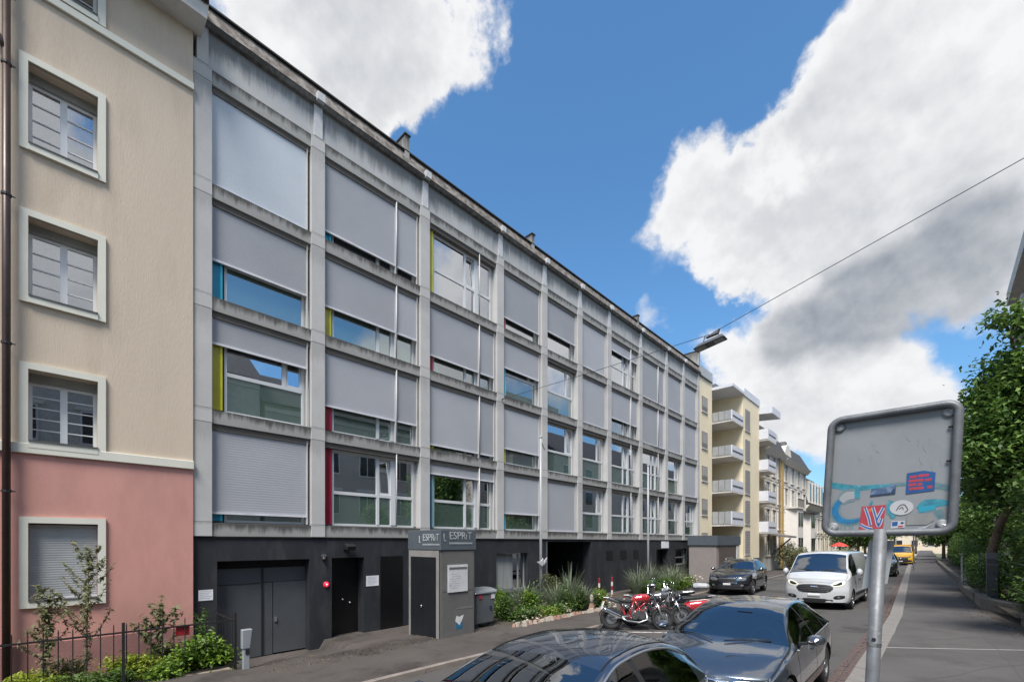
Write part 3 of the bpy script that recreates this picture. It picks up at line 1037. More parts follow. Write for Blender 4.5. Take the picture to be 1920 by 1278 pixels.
wall_run(-7, 2.325, [(WY0, WY1, *LW[3]), (-4.2, -3.2, *LW[3])], LX - .5, LX, 9.0, 12.29, beige, H)
wall_run(-7, 2.325, [(WY0, WY1, *LW[4]), (-4.2, -3.2, *LW[4])], LX - .5, LX, 12.29, 14.4, beige, H)
MB().box(-22, LX - .5, -7, 2.29, -.8, 14.4).build('rear_wall', darkness, H)
MB().box(LX, LX + .025, -7, 2.325, -.8, .44).build('plinth', plinth, H)
MB().box(LX, LX + .055, -7, 2.335, 3.91, 4.09).build('band', cream, H, bevel=.008)
MB().box(LX, LX + .055, -7, 2.335, 12.29, 12.44).build('band', cream, H, bevel=.008)
MB().hexa([(LX - .5, -7.3, 13.62), (LX + .5, -7.3, 13.62), (LX + .5, 2.48, 13.62), (LX - .5, 2.48, 13.62), (LX - .5, -7.3, 14.0), (LX + .55, -7.3, 13.9), (LX + .55, 2.5, 13.9), (LX - .5, 2.5, 14.0)]).build('eaves', M('white_eaves', (.62, .60, .58), rough=.6), H)
MB().box(LX + .48, LX + .62, -7.3, 2.5, 13.88, 14.02).build('roof_gutter', pipe_m, H, bevel=.03)
MB().hexa([(LX - 6, -7.3, 14.0), (LX + .6, -7.3, 14.0), (LX + .6, 2.5, 14.0), (LX - 6, 2.5, 14.0), (LX - 6, -7.3, 18.5), (LX + .5, -7.3, 14.1), (LX + .5, 2.5, 14.1), (LX - 6, 2.5, 18.5)]).build('roof', M('roof_tiles_dark', (.07, .045, .04), rough=.8, stretch=(1, 8, 8), vary=.4), H)
for yy in (WY0, -4.2):
    for n, (a, b) in enumerate(LW):
        y0, y1 = yy, yy + .93 if yy == WY0 else yy + 1.0
        f = MB()
        s = .115
        for bx in ((y0 - s, y0, a - s, b + s), (y1, y1 + s, a - s, b + s), (y0, y1, b, b + s)):
            f.box(LX - .02, LX + .045, *bx)
        f.box(LX - .02, LX + .06, y0, y1, a - s, a)
        w = f.build('window', cream, H)
        MB().box(LX - .40, LX + .075, y0, y1, a + .001, a + .022).build('sill', slate_sill, w)
        if n == 0:
            rows, z = [], b - .02
            while z > a + .05:
                rows += [[(LX - .10, y0 + .005, z), (LX - .10, y1 - .005, z)], [(LX - .096, y0 + .005, z - .022), (LX - .096, y1 - .005, z - .022)], [(LX - .099, y0 + .005, z - .043), (LX - .099, y1 - .005, z - .043)]]
                z -= .045
            MB().grid(rows).build('roller_shutter', M('grey_roller_shutter', (.36, .37, .38), rough=.5), w)
            MB().box(LX - .12, LX - .085, y0 + .005, y1 - .005, z - .03, z + .04).build('shutter_rail', bar_m, w)
            continue
        XW = LX - .30
        sb = MB()
        ym = (y0 + y1) / 2
        zt = b - .16
        sb.box(XW - .06, XW, y0, y0 + .05, a + .02, zt).box(XW - .06, XW, y1 - .05, y1, a + .02, zt)
        sb.box(XW - .06, XW, y0 + .05, y1 - .05, a + .02, a + .08).box(XW - .06, XW, y0 + .05, y1 - .05, zt - .05, zt)
        sb.box(XW - .06, XW + .01, ym - .05, ym + .05, a + .08, zt - .05)
        sb.build('sash', sash_m, w)
        MB().box(XW - .06, XW + .06, y0, y1, zt + .002, b - .002).build('shutter_box', M('grey_shutter_box', (.30, .30, .28), rough=.6), w)
        MB().box(XW - .10, XW - .06, y0, y1, zt - .06, zt + .02).build('shutter_slot', darkness, w)
        for p, q in ((y0 + .05, ym - .05), (ym + .05, y1 - .05)):
            MB().box(XW - .035, XW - .025, p, q, a + .08, zt - .05).build('pane', pane_h, w)
            for k in range(1, 5 if n == 1 else 4):
                z = a + .08 + (zt - .13 - a) * k / (5 if n == 1 else 4)
                MB().box(XW - .026, XW - .008, p, q, z - .010, z + .010).build('glazing_bar', sash_m, w)
        cu = MB()
        k = y0 + .06
        while k < y1 - .1:
            cu.hexa([(LX - .60, k, a + .1), (LX - .59, k, a + .1), (LX - .56, k + .05, a + .1), (LX - .57, k + .05, a + .1), (LX - .60, k, b - .2), (LX - .59, k, b - .2), (LX - .56, k + .05, b - .2), (LX - .57, k + .05, b - .2)])
            k += .07 if n != 1 else .2
        if n == 3:
            cu.build('curtain', M('grey_net_curtain', (.22, .22, .22), rough=.9), w)
# downpipe with its branch
MB().tube([(LX + .12, -.42, -.35), (LX + .12, -.42, 13.6)], .055, 12).build('downpipe', pipe_m, H, smooth=True)
MB().tube([(LX + .12, -.42, 10.9), (LX + .12, -.48, 11.08), (LX + .12, -.62, 11.25), (LX + .12, -.9, 11.36), (LX + .12, -1.6, 11.45)], .05, 10).build('downpipe_branch', pipe_m, H, smooth=True)
for z in (.5, 3.2, 5.8, 8.4, 10.7, 11.9):
    MB().lathe([(.06, -.02), (.068, -.02), (.068, .02), (.06, .02)], (LX + .12, -.42, z), 'Z', 12, True).tube([(LX + .12, -.36, z), (LX + .12, -.31, z)], .012, 6).build('pipe_clip', black_metal, H)

# ------------------------------------------------------------------ leaf helpers
def leaves(centres, normals_up, size, aspect=2.2, droop=0.3, seed=1, curl=0.18):
    """many folded leaves: centres (n,3); returns verts, faces arrays (quads, 4 verts each)"""
    r = np.random.default_rng(seed)
    n = len(centres)
    th = r.uniform(0, 2 * PI, n)
    pitch = r.normal(-droop, 0.45, n)
    d = np.stack([np.cos(th) * np.cos(pitch), np.sin(th) * np.cos(pitch), np.sin(pitch)], 1)
    up = np.stack([r.normal(0, .45, n), r.normal(0, .45, n), np.ones(n) * normals_up], 1)
    s = np.cross(d, up)
    s /= np.linalg.norm(s, axis=1)[:, None] + 1e-9
    nn = np.cross(s, d)
    L = size * r.uniform(.6, 1.25, n)[:, None]
    W = L / aspect
    b = centres - d * L / 2
    t = centres + d * L / 2
    l = centres + s * W / 2 + nn * L * curl
    q = centres - s * W / 2 + nn * L * curl
    v = np.stack([b, l, t, q], 1).reshape(-1, 3)
    return v


def leaf_obj(name, vlist, mat, parent=None):
    v = np.concatenate(vlist)
    n = len(v) // 4
    me = bpy.data.meshes.new(name)
    me.vertices.add(len(v))
    me.vertices.foreach_set('co', v.astype(np.float32).ravel())
    me.loops.add(n * 4)
    me.loops.foreach_set('vertex_index', np.arange(n * 4, dtype=np.int32))
    me.polygons.add(n)
    me.polygons.foreach_set('loop_start', np.arange(0, n * 4, 4, dtype=np.int32))
    me.update(calc_edges=True)
    me.materials.append(mat)
    o = bpy.data.objects.new(name, me)
    COL.objects.link(o)
    WORLD[o.name] = Matrix.Identity(4)
    if parent is not None:
        put(o, parent)
    return o


def crown_points(lobes, n, seed, shell=0.45, clump=0.16, per=9):
    """leaf positions: small clumps near the surface of overlapping lobes (cx,cy,cz,rx,ry,rz)"""
    r = np.random.default_rng(seed)
    vol = np.array([l[3] * l[4] * l[5] for l in lobes]) ** .67
    idx = r.choice(len(lobes), n // per, p=vol / vol.sum())
    L = np.array(lobes)[idx]
    d = r.normal(0, 1, (len(idx), 3))
    d /= np.linalg.norm(d, axis=1)[:, None]
    rad = 1 - r.power(1.6, len(idx)) * 0 - np.abs(r.normal(0, shell, len(idx)))
    rad = np.clip(rad + r.normal(0, .06, len(idx)), .05, 1.18)
    c = L[:, :3] + d * rad[:, None] * L[:, 3:]
    c = np.repeat(c, per, 0) + r.normal(0, clump, (len(idx) * per, 3))
    return c


green_bush = leafmat('fresh_green_leaves', (.045, .095, .012), (.10, .19, .02), (.19, .30, .04))
lime_bush = leafmat('lime_green_leaves', (.10, .16, .012), (.20, .27, .02), (.30, .36, .04))
mid_green = leafmat('mid_green_leaves', (.032, .075, .014), (.065, .135, .024), (.13, .21, .045))
dark_green = leafmat('dark_green_leaves', (.020, .052, .013), (.062, .135, .028), (.18, .29, .065))
grey_green = leafmat('grey_green_blades', (.085, .115, .065), (.15, .19, .115), (.25, .28, .19))
weed_m = leafmat('weedy_leaves', (.08, .10, .035), (.14, .165, .065), (.22, .21, .12))
flower_w = leafmat('cream_petals', (.40, .35, .26), (.55, .48, .38), (.62, .56, .46))
flower_p = leafmat('salmon_petals', (.38, .18, .12), (.45, .24, .16), (.5, .33, .22))
stem_m = M('plant_stem', (.09, .10, .045), rough=.8)
bark = M('bark', (.19, .135, .105), rough=.95, vary=.35, scale=3, stretch=(6, 6, 1), bump=.7, bscale=22)


def bush(label, c, r, n, size, mat, seed, cat='bush', group=None, name='bush', stems=5, aspect=2.0):
    x, y, z = c
    t = thing(name, label, cat, (x, y, z), group)
    rr = random.Random(seed)
    s = MB()
    for k in range(stems):
        a = rr.uniform(0, 6.28)
        q = rr.uniform(.2, .7)
        s.tube([(x, y, z - .05), (x + r[0] * q * .5 * math.cos(a), y + r[1] * q * .5 * math.sin(a), z + r[2] * .6), (x + r[0] * q * math.cos(a), y + r[1] * q * math.sin(a), z + r[2] * 1.3)], [.014, .010, .004], 5)
    s.build('stem', stem_m, t)
    lob = []
    for k in range(7):
        a = rr.uniform(0, 6.28)
        q = rr.uniform(0, .6)
        lob.append((x + r[0] * q * math.cos(a), y + r[1] * q * math.sin(a), z + r[2] * rr.uniform(.55, 1.15), r[0] * rr.uniform(.4, .65), r[1] * rr.uniform(.4, .65), r[2] * rr.uniform(.45, .75)))
    p = crown_points(lob, n, seed, .35, size * .7, 6)
    p[:, 2] = np.maximum(p[:, 2], z + .02)
    leaf_obj('foliage', [leaves(p, 1.0, size, aspect, .15, seed)], mat, t)
    return t


def tall_weed(label, c, h, seed, spread=.35, nl=130, lsize=.11, mat=None, name='tall_weed', branches=9, group=None):
    x, y, z = c
    t = thing(name, label, 'plant', (x, y, z), group)
    rr = random.Random(seed)
    s = MB()
    pts = []
    lean = (rr.uniform(-.06, .06), rr.uniform(-.05, .08))
    top = (x + lean[0] * h, y + lean[1] * h, z + h)
    s.tube([(x, y, z - .05), (x + lean[0] * h * .4, y + lean[1] * h * .4, z + h * .5), top], [.014, .010, .004], 6)
    for k in range(branches):
        q = .30 + .65 * k / branches
        a = rr.uniform(0, 6.28)
        L = spread * (1.15 - q * .6) * rr.uniform(.7, 1.2)
        b0 = Vector((x + lean[0] * h * q, y + lean[1] * h * q, z + h * q))
        b1 = b0 + Vector((math.cos(a) * L * .6, math.sin(a) * L * .6, L * .55))
        b2 = b0 + Vector((math.cos(a) * L, math.sin(a) * L, L * 1.15))
        s.tube([b0, b1, b2], [.006, .004, .002], 5)
        for i in range(nl // branches):
            f = rr.random()
            p = b0.lerp(b1, f * 2) if f < .5 else b1.lerp(b2, f * 2 - 1)
            pts.append((p.x + rr.gauss(0, .018), p.y + rr.gauss(0, .018), p.z + rr.gauss(0, .02)))
    for i in range(nl // 2):
        q = rr.uniform(.12, 1)
        pts.append((x + lean[0] * h * q + rr.gauss(0, .03), y + lean[1] * h * q + rr.gauss(0, .03), z + h * q))
    s.build('stem', stem_m, t)
    leaf_obj('foliage', [leaves(np.array(pts), 1.0, lsize, 3.2, -.25, seed)], mat or weed_m, t)
    return t


def grass_clump(label, c, r, h, n, seed, mat=None, group=None, name='grass_clump'):
    x, y, z = c
    t = thing(name, label, 'plant', (x, y, z), group)
    r_ = np.random.default_rng(seed)
    vs = []
    for k in range(n):
        a = r_.uniform(0, 2 * PI)
        q = r * .35 * math.sqrt(r_.random())
        b = np.array([x + q * math.cos(a), y + q * math.sin(a), z])
        L = h * (r_.uniform(.35, 1.0) + (.35 if r_.random() < .12 else 0))
        out = r * r_.uniform(.15, 1.0)
        d = np.array([math.cos(a) * out, math.sin(a) * out, 0])
        w = np.array([-math.sin(a), math.cos(a), 0]) * .010
        m_ = b + d * .35 + np.array([0, 0, L * .62])
        e = b + d + np.array([0, 0, L * r_.uniform(.75, 1.05)])
        vs += [b - w, b + w, m_ + w, m_ - w, m_ - w, m_ + w, e + w * .15, e - w * .15]
    leaf_obj('blades', [np.array(vs)], mat or grey_green, t)
    return t


# ------------------------------------------------------------------ front garden of the corner house
soil = MB().grid([[(x, y, -.30 + .04 * math.sin(y * 3 + x * 2)) for x in np.linspace(-11.96, -9.95, 6)] for y in np.linspace(-7, 2.66, 14)])
struct(soil.build('garden_bed', earth))
fence = thing('iron_fence', 'low black iron railing in front of the pink house', 'fence', (-10.3, 0, -.3))
FXX = -10.3
MB().box(FXX - .012, FXX + .012, -6, 2.70, .715, .745).build('rail', black_metal, fence)
MB().box(FXX - .012, FXX + .012, -6, 2.70, -.19, -.16).build('rail', black_metal, fence)
bar_me = MB().tube([(0, 0, -.55), (0, 0, .135), (0, 0, .17)], [.0085, .0085, .002], 6).mesh('bar', black_metal)
y = -3.0
while y < 2.6:
    inst('bar', bar_me, (FXX, y, .72), fence)
    y += .168
MB().box(FXX - .02, FXX + .02, 2.69, 2.73, -.35, .88).build('post', black_metal, fence)
MB().box(FXX - .02, FXX + .02, .97, 1.01, -.35, .90).build('post', black_metal, fence)
MB().box(FXX - .02, FXX + .02, -1.2, -1.16, -.35, .90).build('post', black_metal, fence)
MB().box(-11.9, FXX - .02, 2.70, 2.72, .70, .73).box(-11.9, FXX - .02, 2.70, 2.72, -.1, -.07).build('rail', black_metal, fence)
for k in range(8):
    inst('bar', bar_me, (-10.5 - k * .18, 2.71, .70), fence)
low = thing('garden_wall', 'low rough stone edging at the corner of the railing', 'wall', (-10.2, 2.5, -.4))
stone = M('rough_stone', (.20, .165, .125), rough=.95, vary=.35, scale=4, bump=.7, bscale=18, second=(.10, .09, .06), smix=(.5, .65))
x0 = -2.0
for k in range(7):
    L = .62 + .1 * (k % 2)
    MB().hexa([(-10.42, x0 + .01, -.5), (-10.10, x0 + .01, -.5), (-10.08, x0 + L, -.5), (-10.42, x0 + L, -.5), (-10.40, x0 + .02, -.2), (-10.12, x0 + .02, -.22), (-10.11, x0 + L - .02, -.2 - .02 * (k % 3)), (-10.40, x0 + L - .02, -.19)]).build('stone', stone, low, bevel=.03)
    x0 += L
MB().hexa([(-11.4, 2.55, -.5), (-10.45, 2.55, -.5), (-10.45, 2.8, -.5), (-11.4, 2.8, -.5), (-11.4, 2.56, .02), (-10.6, 2.56, -.12), (-10.6, 2.76, -.12), (-11.4, 2.76, .0)]).build('stone', stone, low, bevel=.03)
t = thing('letter_box', 'small red box hanging on the iron railing', 'letter box', (-10.3, 1.84, .6))
MB().box(-10.36, -10.325, 1.74, 1.95, .545, .70).build('box', M('red_box', (.33, .015, .02), rough=.4), t, bevel=.006)
MB().box(-10.37, -10.318, 1.735, 1.955, .70, .712).build('lid', M('red_box', (0, 0, 0)), t)

tall_weed('tall branching weed in front of the pink house window', (-11.0, .55, -.25), 2.45, 3, .50, 640, .115, branches=20)
tall_weed('shorter pale weed left of the tall one, before the pink wall', (-11.0, .03, -.25), 1.75, 5, .28, 420, .135, branches=16)
tall_weed('drooping leafy shrub stem beside the red box', (-11.1, 1.55, -.25), 1.25, 8, .46, 260, .18, weed_m, branches=10)
tall_weed('leafy stem at the corner of pink wall and black wall', (-11.2, 2.35, -.25), 1.1, 12, .30, 110, .13, mid_green, branches=6)
bush('bright green bush at the right end of the iron railing', (-10.75, 2.25, -.3), (.52, .62, .38), 2600, .11, green_bush, 21)
bush('green bush spilling over the stone edging', (-10.4, 1.6, -.35), (.3, .4, .26), 900, .085, green_bush, 22)
bush('lime green shrub in the middle of the front garden', (-10.9, 1.3, -.3), (.4, .65, .32), 2000, .075, lime_bush, 23)
bush('lime green shrub near the brown downpipe', (-11.0, -.1, -.3), (.5, .65, .22), 2000, .065, lime_bush, 24)
bush('dark green ground shrub behind the left bars', (-10.7, .5, -.3), (.35, .6, .22), 1500, .06, mid_green, 25)
bush('dull green shrub between tall weed and lime shrub', (-10.55, 1.0, -.35), (.28, .4, .2), 900, .07, mid_green, 26)
bush('olive shrub under the rolling shutter', (-11.3, .4, -.3), (.35, .55, .38), 1300, .06, weed_m, 27)
bush('grey green shrub behind the red box', (-11.4, 1.75, -.3), (.3, .35, .4), 900, .08, mid_green, 28)

# ------------------------------------------------------------------ access post, kiosk, container
t = thing('access_post', 'grey metal access post before the garage door', 'post', (-9.93, 2.8, -.4))
post_m = M('grey_painted_post', (.26, .28, .30), rough=.45)
MB().hexa([(-9.99, 2.74, -.45), (-9.90, 2.74, -.45), (-9.90, 2.86, -.45), (-9.99, 2.86, -.45), (-9.99, 2.74, .2), (-9.90, 2.74, .2), (-9.90, 2.86, .2), (-9.99, 2.86, .2)]).build('column', post_m, t, bevel=.01)
MB().hexa([(-10.0, 2.72, .2), (-9.89, 2.72, .2), (-9.89, 2.86, .2), (-10.0, 2.86, .2), (-10.0, 2.72, .58), (-9.87, 2.72, .58), (-9.87, 2.90, .58), (-10.0, 2.90, .58)]).build('head', post_m, t, bevel=.01)
MB().box(-9.91, -9.886, 2.78, 2.85, .09, .19).build('card_reader', black_metal, t)

KX0, KX1, KY0, KY1, KZ0, KZ1 = -10.45, -9.05, 6.92, 8.05, -.35, 2.62
kio_m = M('kiosk_grey_steel', (.135, .13, .128), rough=.5, vary=.1, scale=1.2, bump=.08, bscale=30, second=(.105, .10, .098), smix=(.45, .7))
kband = M('kiosk_blue_grey_band', (.085, .10, .118), rough=.45, vary=.08)
kdoor = M('kiosk_black_door', (.012, .014, .017), rough=.4)
K = thing('kiosk', 'grey steel kiosk with a blue grey sign band and black doors', 'kiosk', (-9.75, 7.5, -.3))
MB().box(KX0, KX1, KY0, KY1, KZ0, 2.10).build('cabinet', kio_m, K, bevel=.012)
MB().box(KX0 - .02, KX1 + .03, KY0 - .03, KY1 + .03, 2.10, KZ1).build('sign_band', kband, K, bevel=.01)
fr = MB()
fr.box(KX0 + .01, KX0 + .09, KY0 - .02, KY0, KZ0, 2.09).box(KX1 - .17, KX1 - .06, KY0 - .02, KY0, KZ0, 2.09).box(KX0 + .09, KX1 - .17, KY0 - .02, KY0, 1.92, 2.09)
fr.build('door_frame', M('kiosk_frame', (.24, .23, .22), rough=.5), K)
XM = (KX0 + .09 + KX1 - .17) / 2
for n, (a, b) in enumerate(((KX0 + .10, XM - .005), (XM + .005, KX1 - .18))):
    d = MB().box(a, b, KY0 - .014, KY0 - .002, KZ0 + .04, 1.91).build('door_leaf', kdoor, K)
    if n == 0:
        MB().ball((b - .05, KY0 - .03, .62), (.025, .02, .045), 8, 6).build('handle', alu, d, smooth=True)
MB().box(KX1 - .045, KX1 - .02, KY0 - .012, KY0 + .01, KZ0, 2.08).build('corner_groove', dark_plastic, K)
for a, b in ((KZ0, 1.03), (1.03, 2.09)):
    MB().box(KX1, KX1 + .008, KY0 + .06, KY1 - .05, a + .01, b - .01).build('side_panel', kio_m, K)
letters = M('silver_lettering', (.50, .53, .55), rough=.4, metal=.3)


def text_mesh(body, size, depth=.004):
    c = bpy.data.curves.new('lettering', 'FONT')
    c.body = body
    c.size = size
    c.extrude = depth
    c.resolution_u = 3
    o = bpy.data.objects.new('lettering', c)
    COL.objects.link(o)
    bpy.context.view_layer.update()
    me = bpy.data.meshes.new_from_object(o.evaluated_get(bpy.context.evaluated_depsgraph_get()))
    bpy.data.objects.remove(o)
    return me


def place_text(body, size, origin, xdir, updir, parent, mat, sx=1.0):
    me = text_mesh(body, size)
    xd, ud = Vector(xdir).normalized(), Vector(updir).normalized()
    nd = xd.cross(ud)
    m = Matrix((xd * sx, ud, nd)).transposed().to_4x4()
    m.translation = Vector(origin)
    me.transform(m)
    me.materials.clear()
    me.materials.append(mat)
    o = bpy.data.objects.new('lettering', me)
    COL.objects.link(o)
    WORLD[o.name] = Matrix.Identity(4)
    put(o, parent)
    return o


def brand(origin, xdir, scale):
    o, x = Vector(origin), Vector(xdir).normalized()
    place_text('L', .26 * scale, o + Vector((0, 0, -.05 * scale)), x, (0, 0, 1), K, letters, .55)
    place_text('ESPR', .25 * scale, o + x * .165 * scale, x, (0, 0, 1), K, letters, .98)
    place_text('I', .16 * scale, o + x * .675 * scale, x, (0, 0, 1), K, letters, .8)
    place_text('T', .25 * scale, o + x * .725 * scale, x, (0, 0, 1), K, letters, .85)
    s = MB()
    rr = random.Random(4)
    a = .17
    while a < .84:
        w = rr.uniform(.018, .04)
        p = o + x * a * scale
        q = x * w * scale
        n = x.cross(Vector((0, 0, 1))) * .004
        z0, z1 = -.115 * scale, -.075 * scale
        s.prism([p + Vector((0, 0, z0)), p + q + Vector((0, 0, z0)), p + q + Vector((0, 0, z1)), p + Vector((0, 0, z1))], n)
        a += w + .012
    s.build('small_print', letters, K)


brand((KX1 + .034, KY0 + .06, 2.38), (0, 1, 0), 1.1)
brand((-9.95, KY0 - .034, 2.34), (1, 0, 0), 1.02)
nb = MB().box(KX1 + .008, KX1 + .035, 7.13, 7.78, 1.02, 1.72).build('notice_board', M('notice_white', (.55, .55, .57), rough=.5), K)
MB().box(KX1 + .035, KX1 + .045, 7.16, 7.75, 1.62, 1.66).build('board_rail', kio_m, nb)
m = MB()
for k in range(7):
    m.box(KX1 + .035, KX1 + .037, 7.20 + .05 * (k % 2), 7.45 + .04 * (k % 3), 1.12 + k * .06, 1.13 + k * .06)
m.box(KX1 + .035, KX1 + .037, 7.18, 7.22, 1.17, 1.22)
m.build('print', ink, nb)
MB().box(KX1 + .008, KX1 + .011, 7.40, 7.62, .05, .22).build('sticker', M('blue_sticker', (.02, .13, .24), rough=.5), K)
MB().prism([(KX1 + .0085, 7.38, .26), (KX1 + .0085, 7.52, .14), (KX1 + .0085, 7.62, .30), (KX1 + .0085, 7.66, .40), (KX1 + .0085, 7.52, .36), (KX1 + .0085, 7.42, .40)], (.004, 0, 0)).build('sticker', M('white_sticker', (.6, .6, .6), rough=.5), K)
MB().box(KX1 + .008, KX1 + .012, 7.42, 7.98, .56, .60).build('scratch_strip', alu, K)

C = thing('waste_container', 'grey four wheeled waste container between the kiosk and the flower bed', 'waste container', (-9.4, 8.85, -.2))
bin_m = M('container_grey', (.105, .115, .125), rough=.5, vary=.12, scale=2, second=(.14, .15, .155), smix=(.5, .7), sscale=3)
bx0, bx1, by0, by1 = -10.15, -9.35, 8.36, 9.16
MB().hexa([(bx0 + .06, by0 + .06, -.02), (bx1 - .06, by0 + .06, -.02), (bx1 - .06, by1 - .06, -.02), (bx0 + .06, by1 - .06, -.02), (bx0, by0, .84), (bx1, by0, .84), (bx1, by1, .84), (bx0, by1, .84)]).build('body', bin_m, C, bevel=.03)
MB().box(bx0 - .03, bx1 + .03, by0 - .03, by1 + .03, .84, .89).build('rim', alu, C, bevel=.015)
lid = []
for i in range(9):
    a = PI * i / 8
    lid.append([(bx0 - .02 + (bx1 - bx0 + .04) * (1 - math.cos(a)) / 2, yy, .89 + .09 * math.sin(a)) for yy in (by0 - .02, by1 + .02)])
MB().grid(lid).add([l[0] for l in lid], [tuple(range(9))]).add([l[1] for l in lid], [tuple(reversed(range(9)))]).build('lid', M('container_lid', (.18, .19, .2), rough=.45), C)
for x in (bx0 + .12, bx1 - .12):
    for yv in (by0 + .12, by1 - .12):
        MB().lathe([(0, -.025), (.09, -.025), (.09, .025), (0, .025)], (x, yv, -.105), 'X', 14).build('wheel', rubber, C)
MB().box(bx1 - .005, bx1 + .006, 8.48, 8.60, .70, .80).build('sticker', M('red_sticker', (.42, .03, .05), rough=.5), C)
MB().box(bx1 - .005, bx1 + .006, 8.96, 9.10, .68, .82).build('sticker', M('white_sticker', (0, 0, 0)), C)
MB().box(bx1 - .03, bx1 + .004, 8.92, 8.99, .40, .47).build('sticker', M('dark_sticker', (.02, .02, .06), rough=.5), C)
for yv in (by0 - .03, by1 + .03):
    MB().tube([(bx0 + .1, yv, .8), (bx0 + .1, yv + (.05 if yv > by1 else -.05), .8), (bx1 - .1, yv + (.05 if yv > by1 else -.05), .8), (bx1 - .1, yv, .8)], .014, 6).build('handle', alu, C)

# ------------------------------------------------------------------ flag poles, bollards, flower beds
pole_m = M('white_pole', (.36, .37, .39), rough=.35, vary=.06)
for n, (py, lab) in enumerate(((12.2, 'white flag pole with a small bracket in the near flower bed'), (20.3, 'white flag pole behind the motorcycles, farther along the block'))):
    t = thing('flag_pole', lab, 'flag pole', (-10.2, py, -.2), 'white poles before the black ground floor')
    MB().tube([(-10.2, py, -.25), (-10.2, py, 3), (-10.2, py, 6.0)], [.05, .046, .036], 12).build('pole', pole_m, t, smooth=True)
    MB().ball((-10.2, py, 6.02), .055, 10, 6).build('pole_cap', pole_m, t, smooth=True)
    MB().tube([(-10.2, py + .03, 5.85), (-10.2, py + .22, 5.6)], .014, 6).build('arm', black_metal, t)
    MB().tube([(-10.15, py, 1.0), (-10.15, py, 5.8)], .006, 5).build('halyard', M('grey_rope', (.3, .3, .3)), t)
    if n == 0:
        MB().prism([(-10.13, py - .32, 1.62), (-10.13, py - .02, 1.45), (-10.13, py + .05, 1.62), (-10.13, py + .02, 1.74), (-10.13, py - .1, 1.64)], (.03, 0, 0)).prism([(-10.13, py + .06, 1.5), (-10.13, py + .2, 1.62), (-10.13, py + .24, 1.76), (-10.13, py + .1, 1.66)], (.03, 0, 0)).build('winged_bracket', M('pale_metal', (.5, .5, .52), rough=.4), t)
red_b = M('bollard_red', (.24, .02, .03), rough=.5)
wht_b = M('bollard_white', (.62, .58, .55), rough=.5)
for n, (bx, by) in enumerate(((-10.6, 16.6), (-10.6, 17.65))):
    t = thing('bollard', ('red and white striped bollard on the near side of the dark passage', 'red and white striped bollard on the far side of the dark passage')[n], 'bollard', (bx, by, -.22), 'bollards before the passage')
    z = -.22
    for k in range(5):
        MB().lathe([(0, z), (.045, z), (.045, z + .19), (0, z + .19)], (bx, by, 0), 'Z', 12).build('band', red_b if k % 2 == 0 else wht_b, t, smooth=False)
        z += .19
    MB().ball((bx, by, z), (.045, .045, .03), 12, 6).build('cap', red_b, t, smooth=True)

for n, (y0, y1) in enumerate(((9.25, 13.9), (18.3, 25.2))):
    xs = [(-8.75, -11.6), (-9.6, -11.7)][n]
    bed = MB().grid([[(x, y, left_z(x, y) - .02 + .13 * math.sin(PI * (x - xs[1]) / (xs[0] - xs[1])) ** .5 * min(1, (y - y0) * 1.5 + .01, (y1 - y) * 1.5 + .01) + .03 * math.sin(x * 5) * math.sin(y * 4)) for x in np.linspace(xs[1], xs[0], 7)] for y in np.linspace(y0, y1, 12)])
    struct(bed.build('flower_bed', earth))
edge_st = [MB().hexa([(-.09, -.12, -.06), (.09, -.1, -.06), (.08, .12, -.06), (-.09, .1, -.06), (-.06, -.08, .1), (.05, -.09, .12), (.06, .08, .09), (-.06, .07, .11)]).mesh('stone', mt) for mt in
           (M('pale_stone', (.36, .31, .26), rough=.9, vary=.25), M('salmon_stone', (.33, .20, .15), rough=.9, vary=.25))]
ed = thing('stone_edging', 'row of pale and salmon stones edging the near flower bed', 'edging', (-8.75, 11.5, -.1))
y = 9.3
while y < 13.9:
    s = random.uniform(.4, .85)
    inst('stone', edge_st[0 if random.random() < .65 else 1], (-8.72 + random.uniform(-.05, .05), y, left_z(-8.72, y) + .04), ed, random.uniform(0, 3), (s, s, s))
    y += .17 * s + .05
t = thing('stone_figure', 'upright pale stone at the end of the near flower bed', 'stone', (-8.8, 13.3, -.1))
MB().hexa([(-8.92, 13.2, -.15), (-8.7, 13.2, -.15), (-8.7, 13.42, -.15), (-8.92, 13.42, -.15), (-8.86, 13.26, .2), (-8.76, 13.26, .2), (-8.76, 13.36, .2), (-8.86, 13.36, .2)]).build('base', edge_st[1].materials[0], t, bevel=.03)
MB().ball((-8.81, 13.31, .32), (.07, .07, .16), 10, 8).build('top', edge_st[0].materials[0], t, smooth=True)

bush('yellow green bush beside the waste container', (-9.6, 9.75, -.15), (.32, .35, .55), 1500, .075, mid_green, 41)
bush('tall green shrub behind the waste container', (-10.1, 9.95, -.15), (.35, .35, .6), 1500, .08, green_bush, 42)
for n, (x, y, r, lab) in enumerate(((-9.2, 10.3, .45, 'low green ground plants next to the yellow green bush'), (-9.15, 11.2, .45, 'low green plants behind the pale stones'), (-9.2, 12.0, .4, 'low flowering plants in the middle of the near bed'))):
    bush(lab, (x, y, -.15), (r, .55, .24), 1200, .085, (mid_green, green_bush, mid_green)[n], 50 + n)
    p = crown_points([(x + .1, y, -.02, r * .8, .5, .22)], 150, 60 + n, .2, .05, 3)
    t = thing('flowers', ('cream flowers among the ground plants by the container', 'cream and salmon flowers behind the pale stones', 'pale flowers in the middle of the near bed')[n], 'flowers', (x, y, -.1))
    leaf_obj('petals', [leaves(p, 1.0, .075, 1.2, 0, 70 + n)], (flower_w, flower_p, flower_w)[n], t)['kind'] = 'stuff'
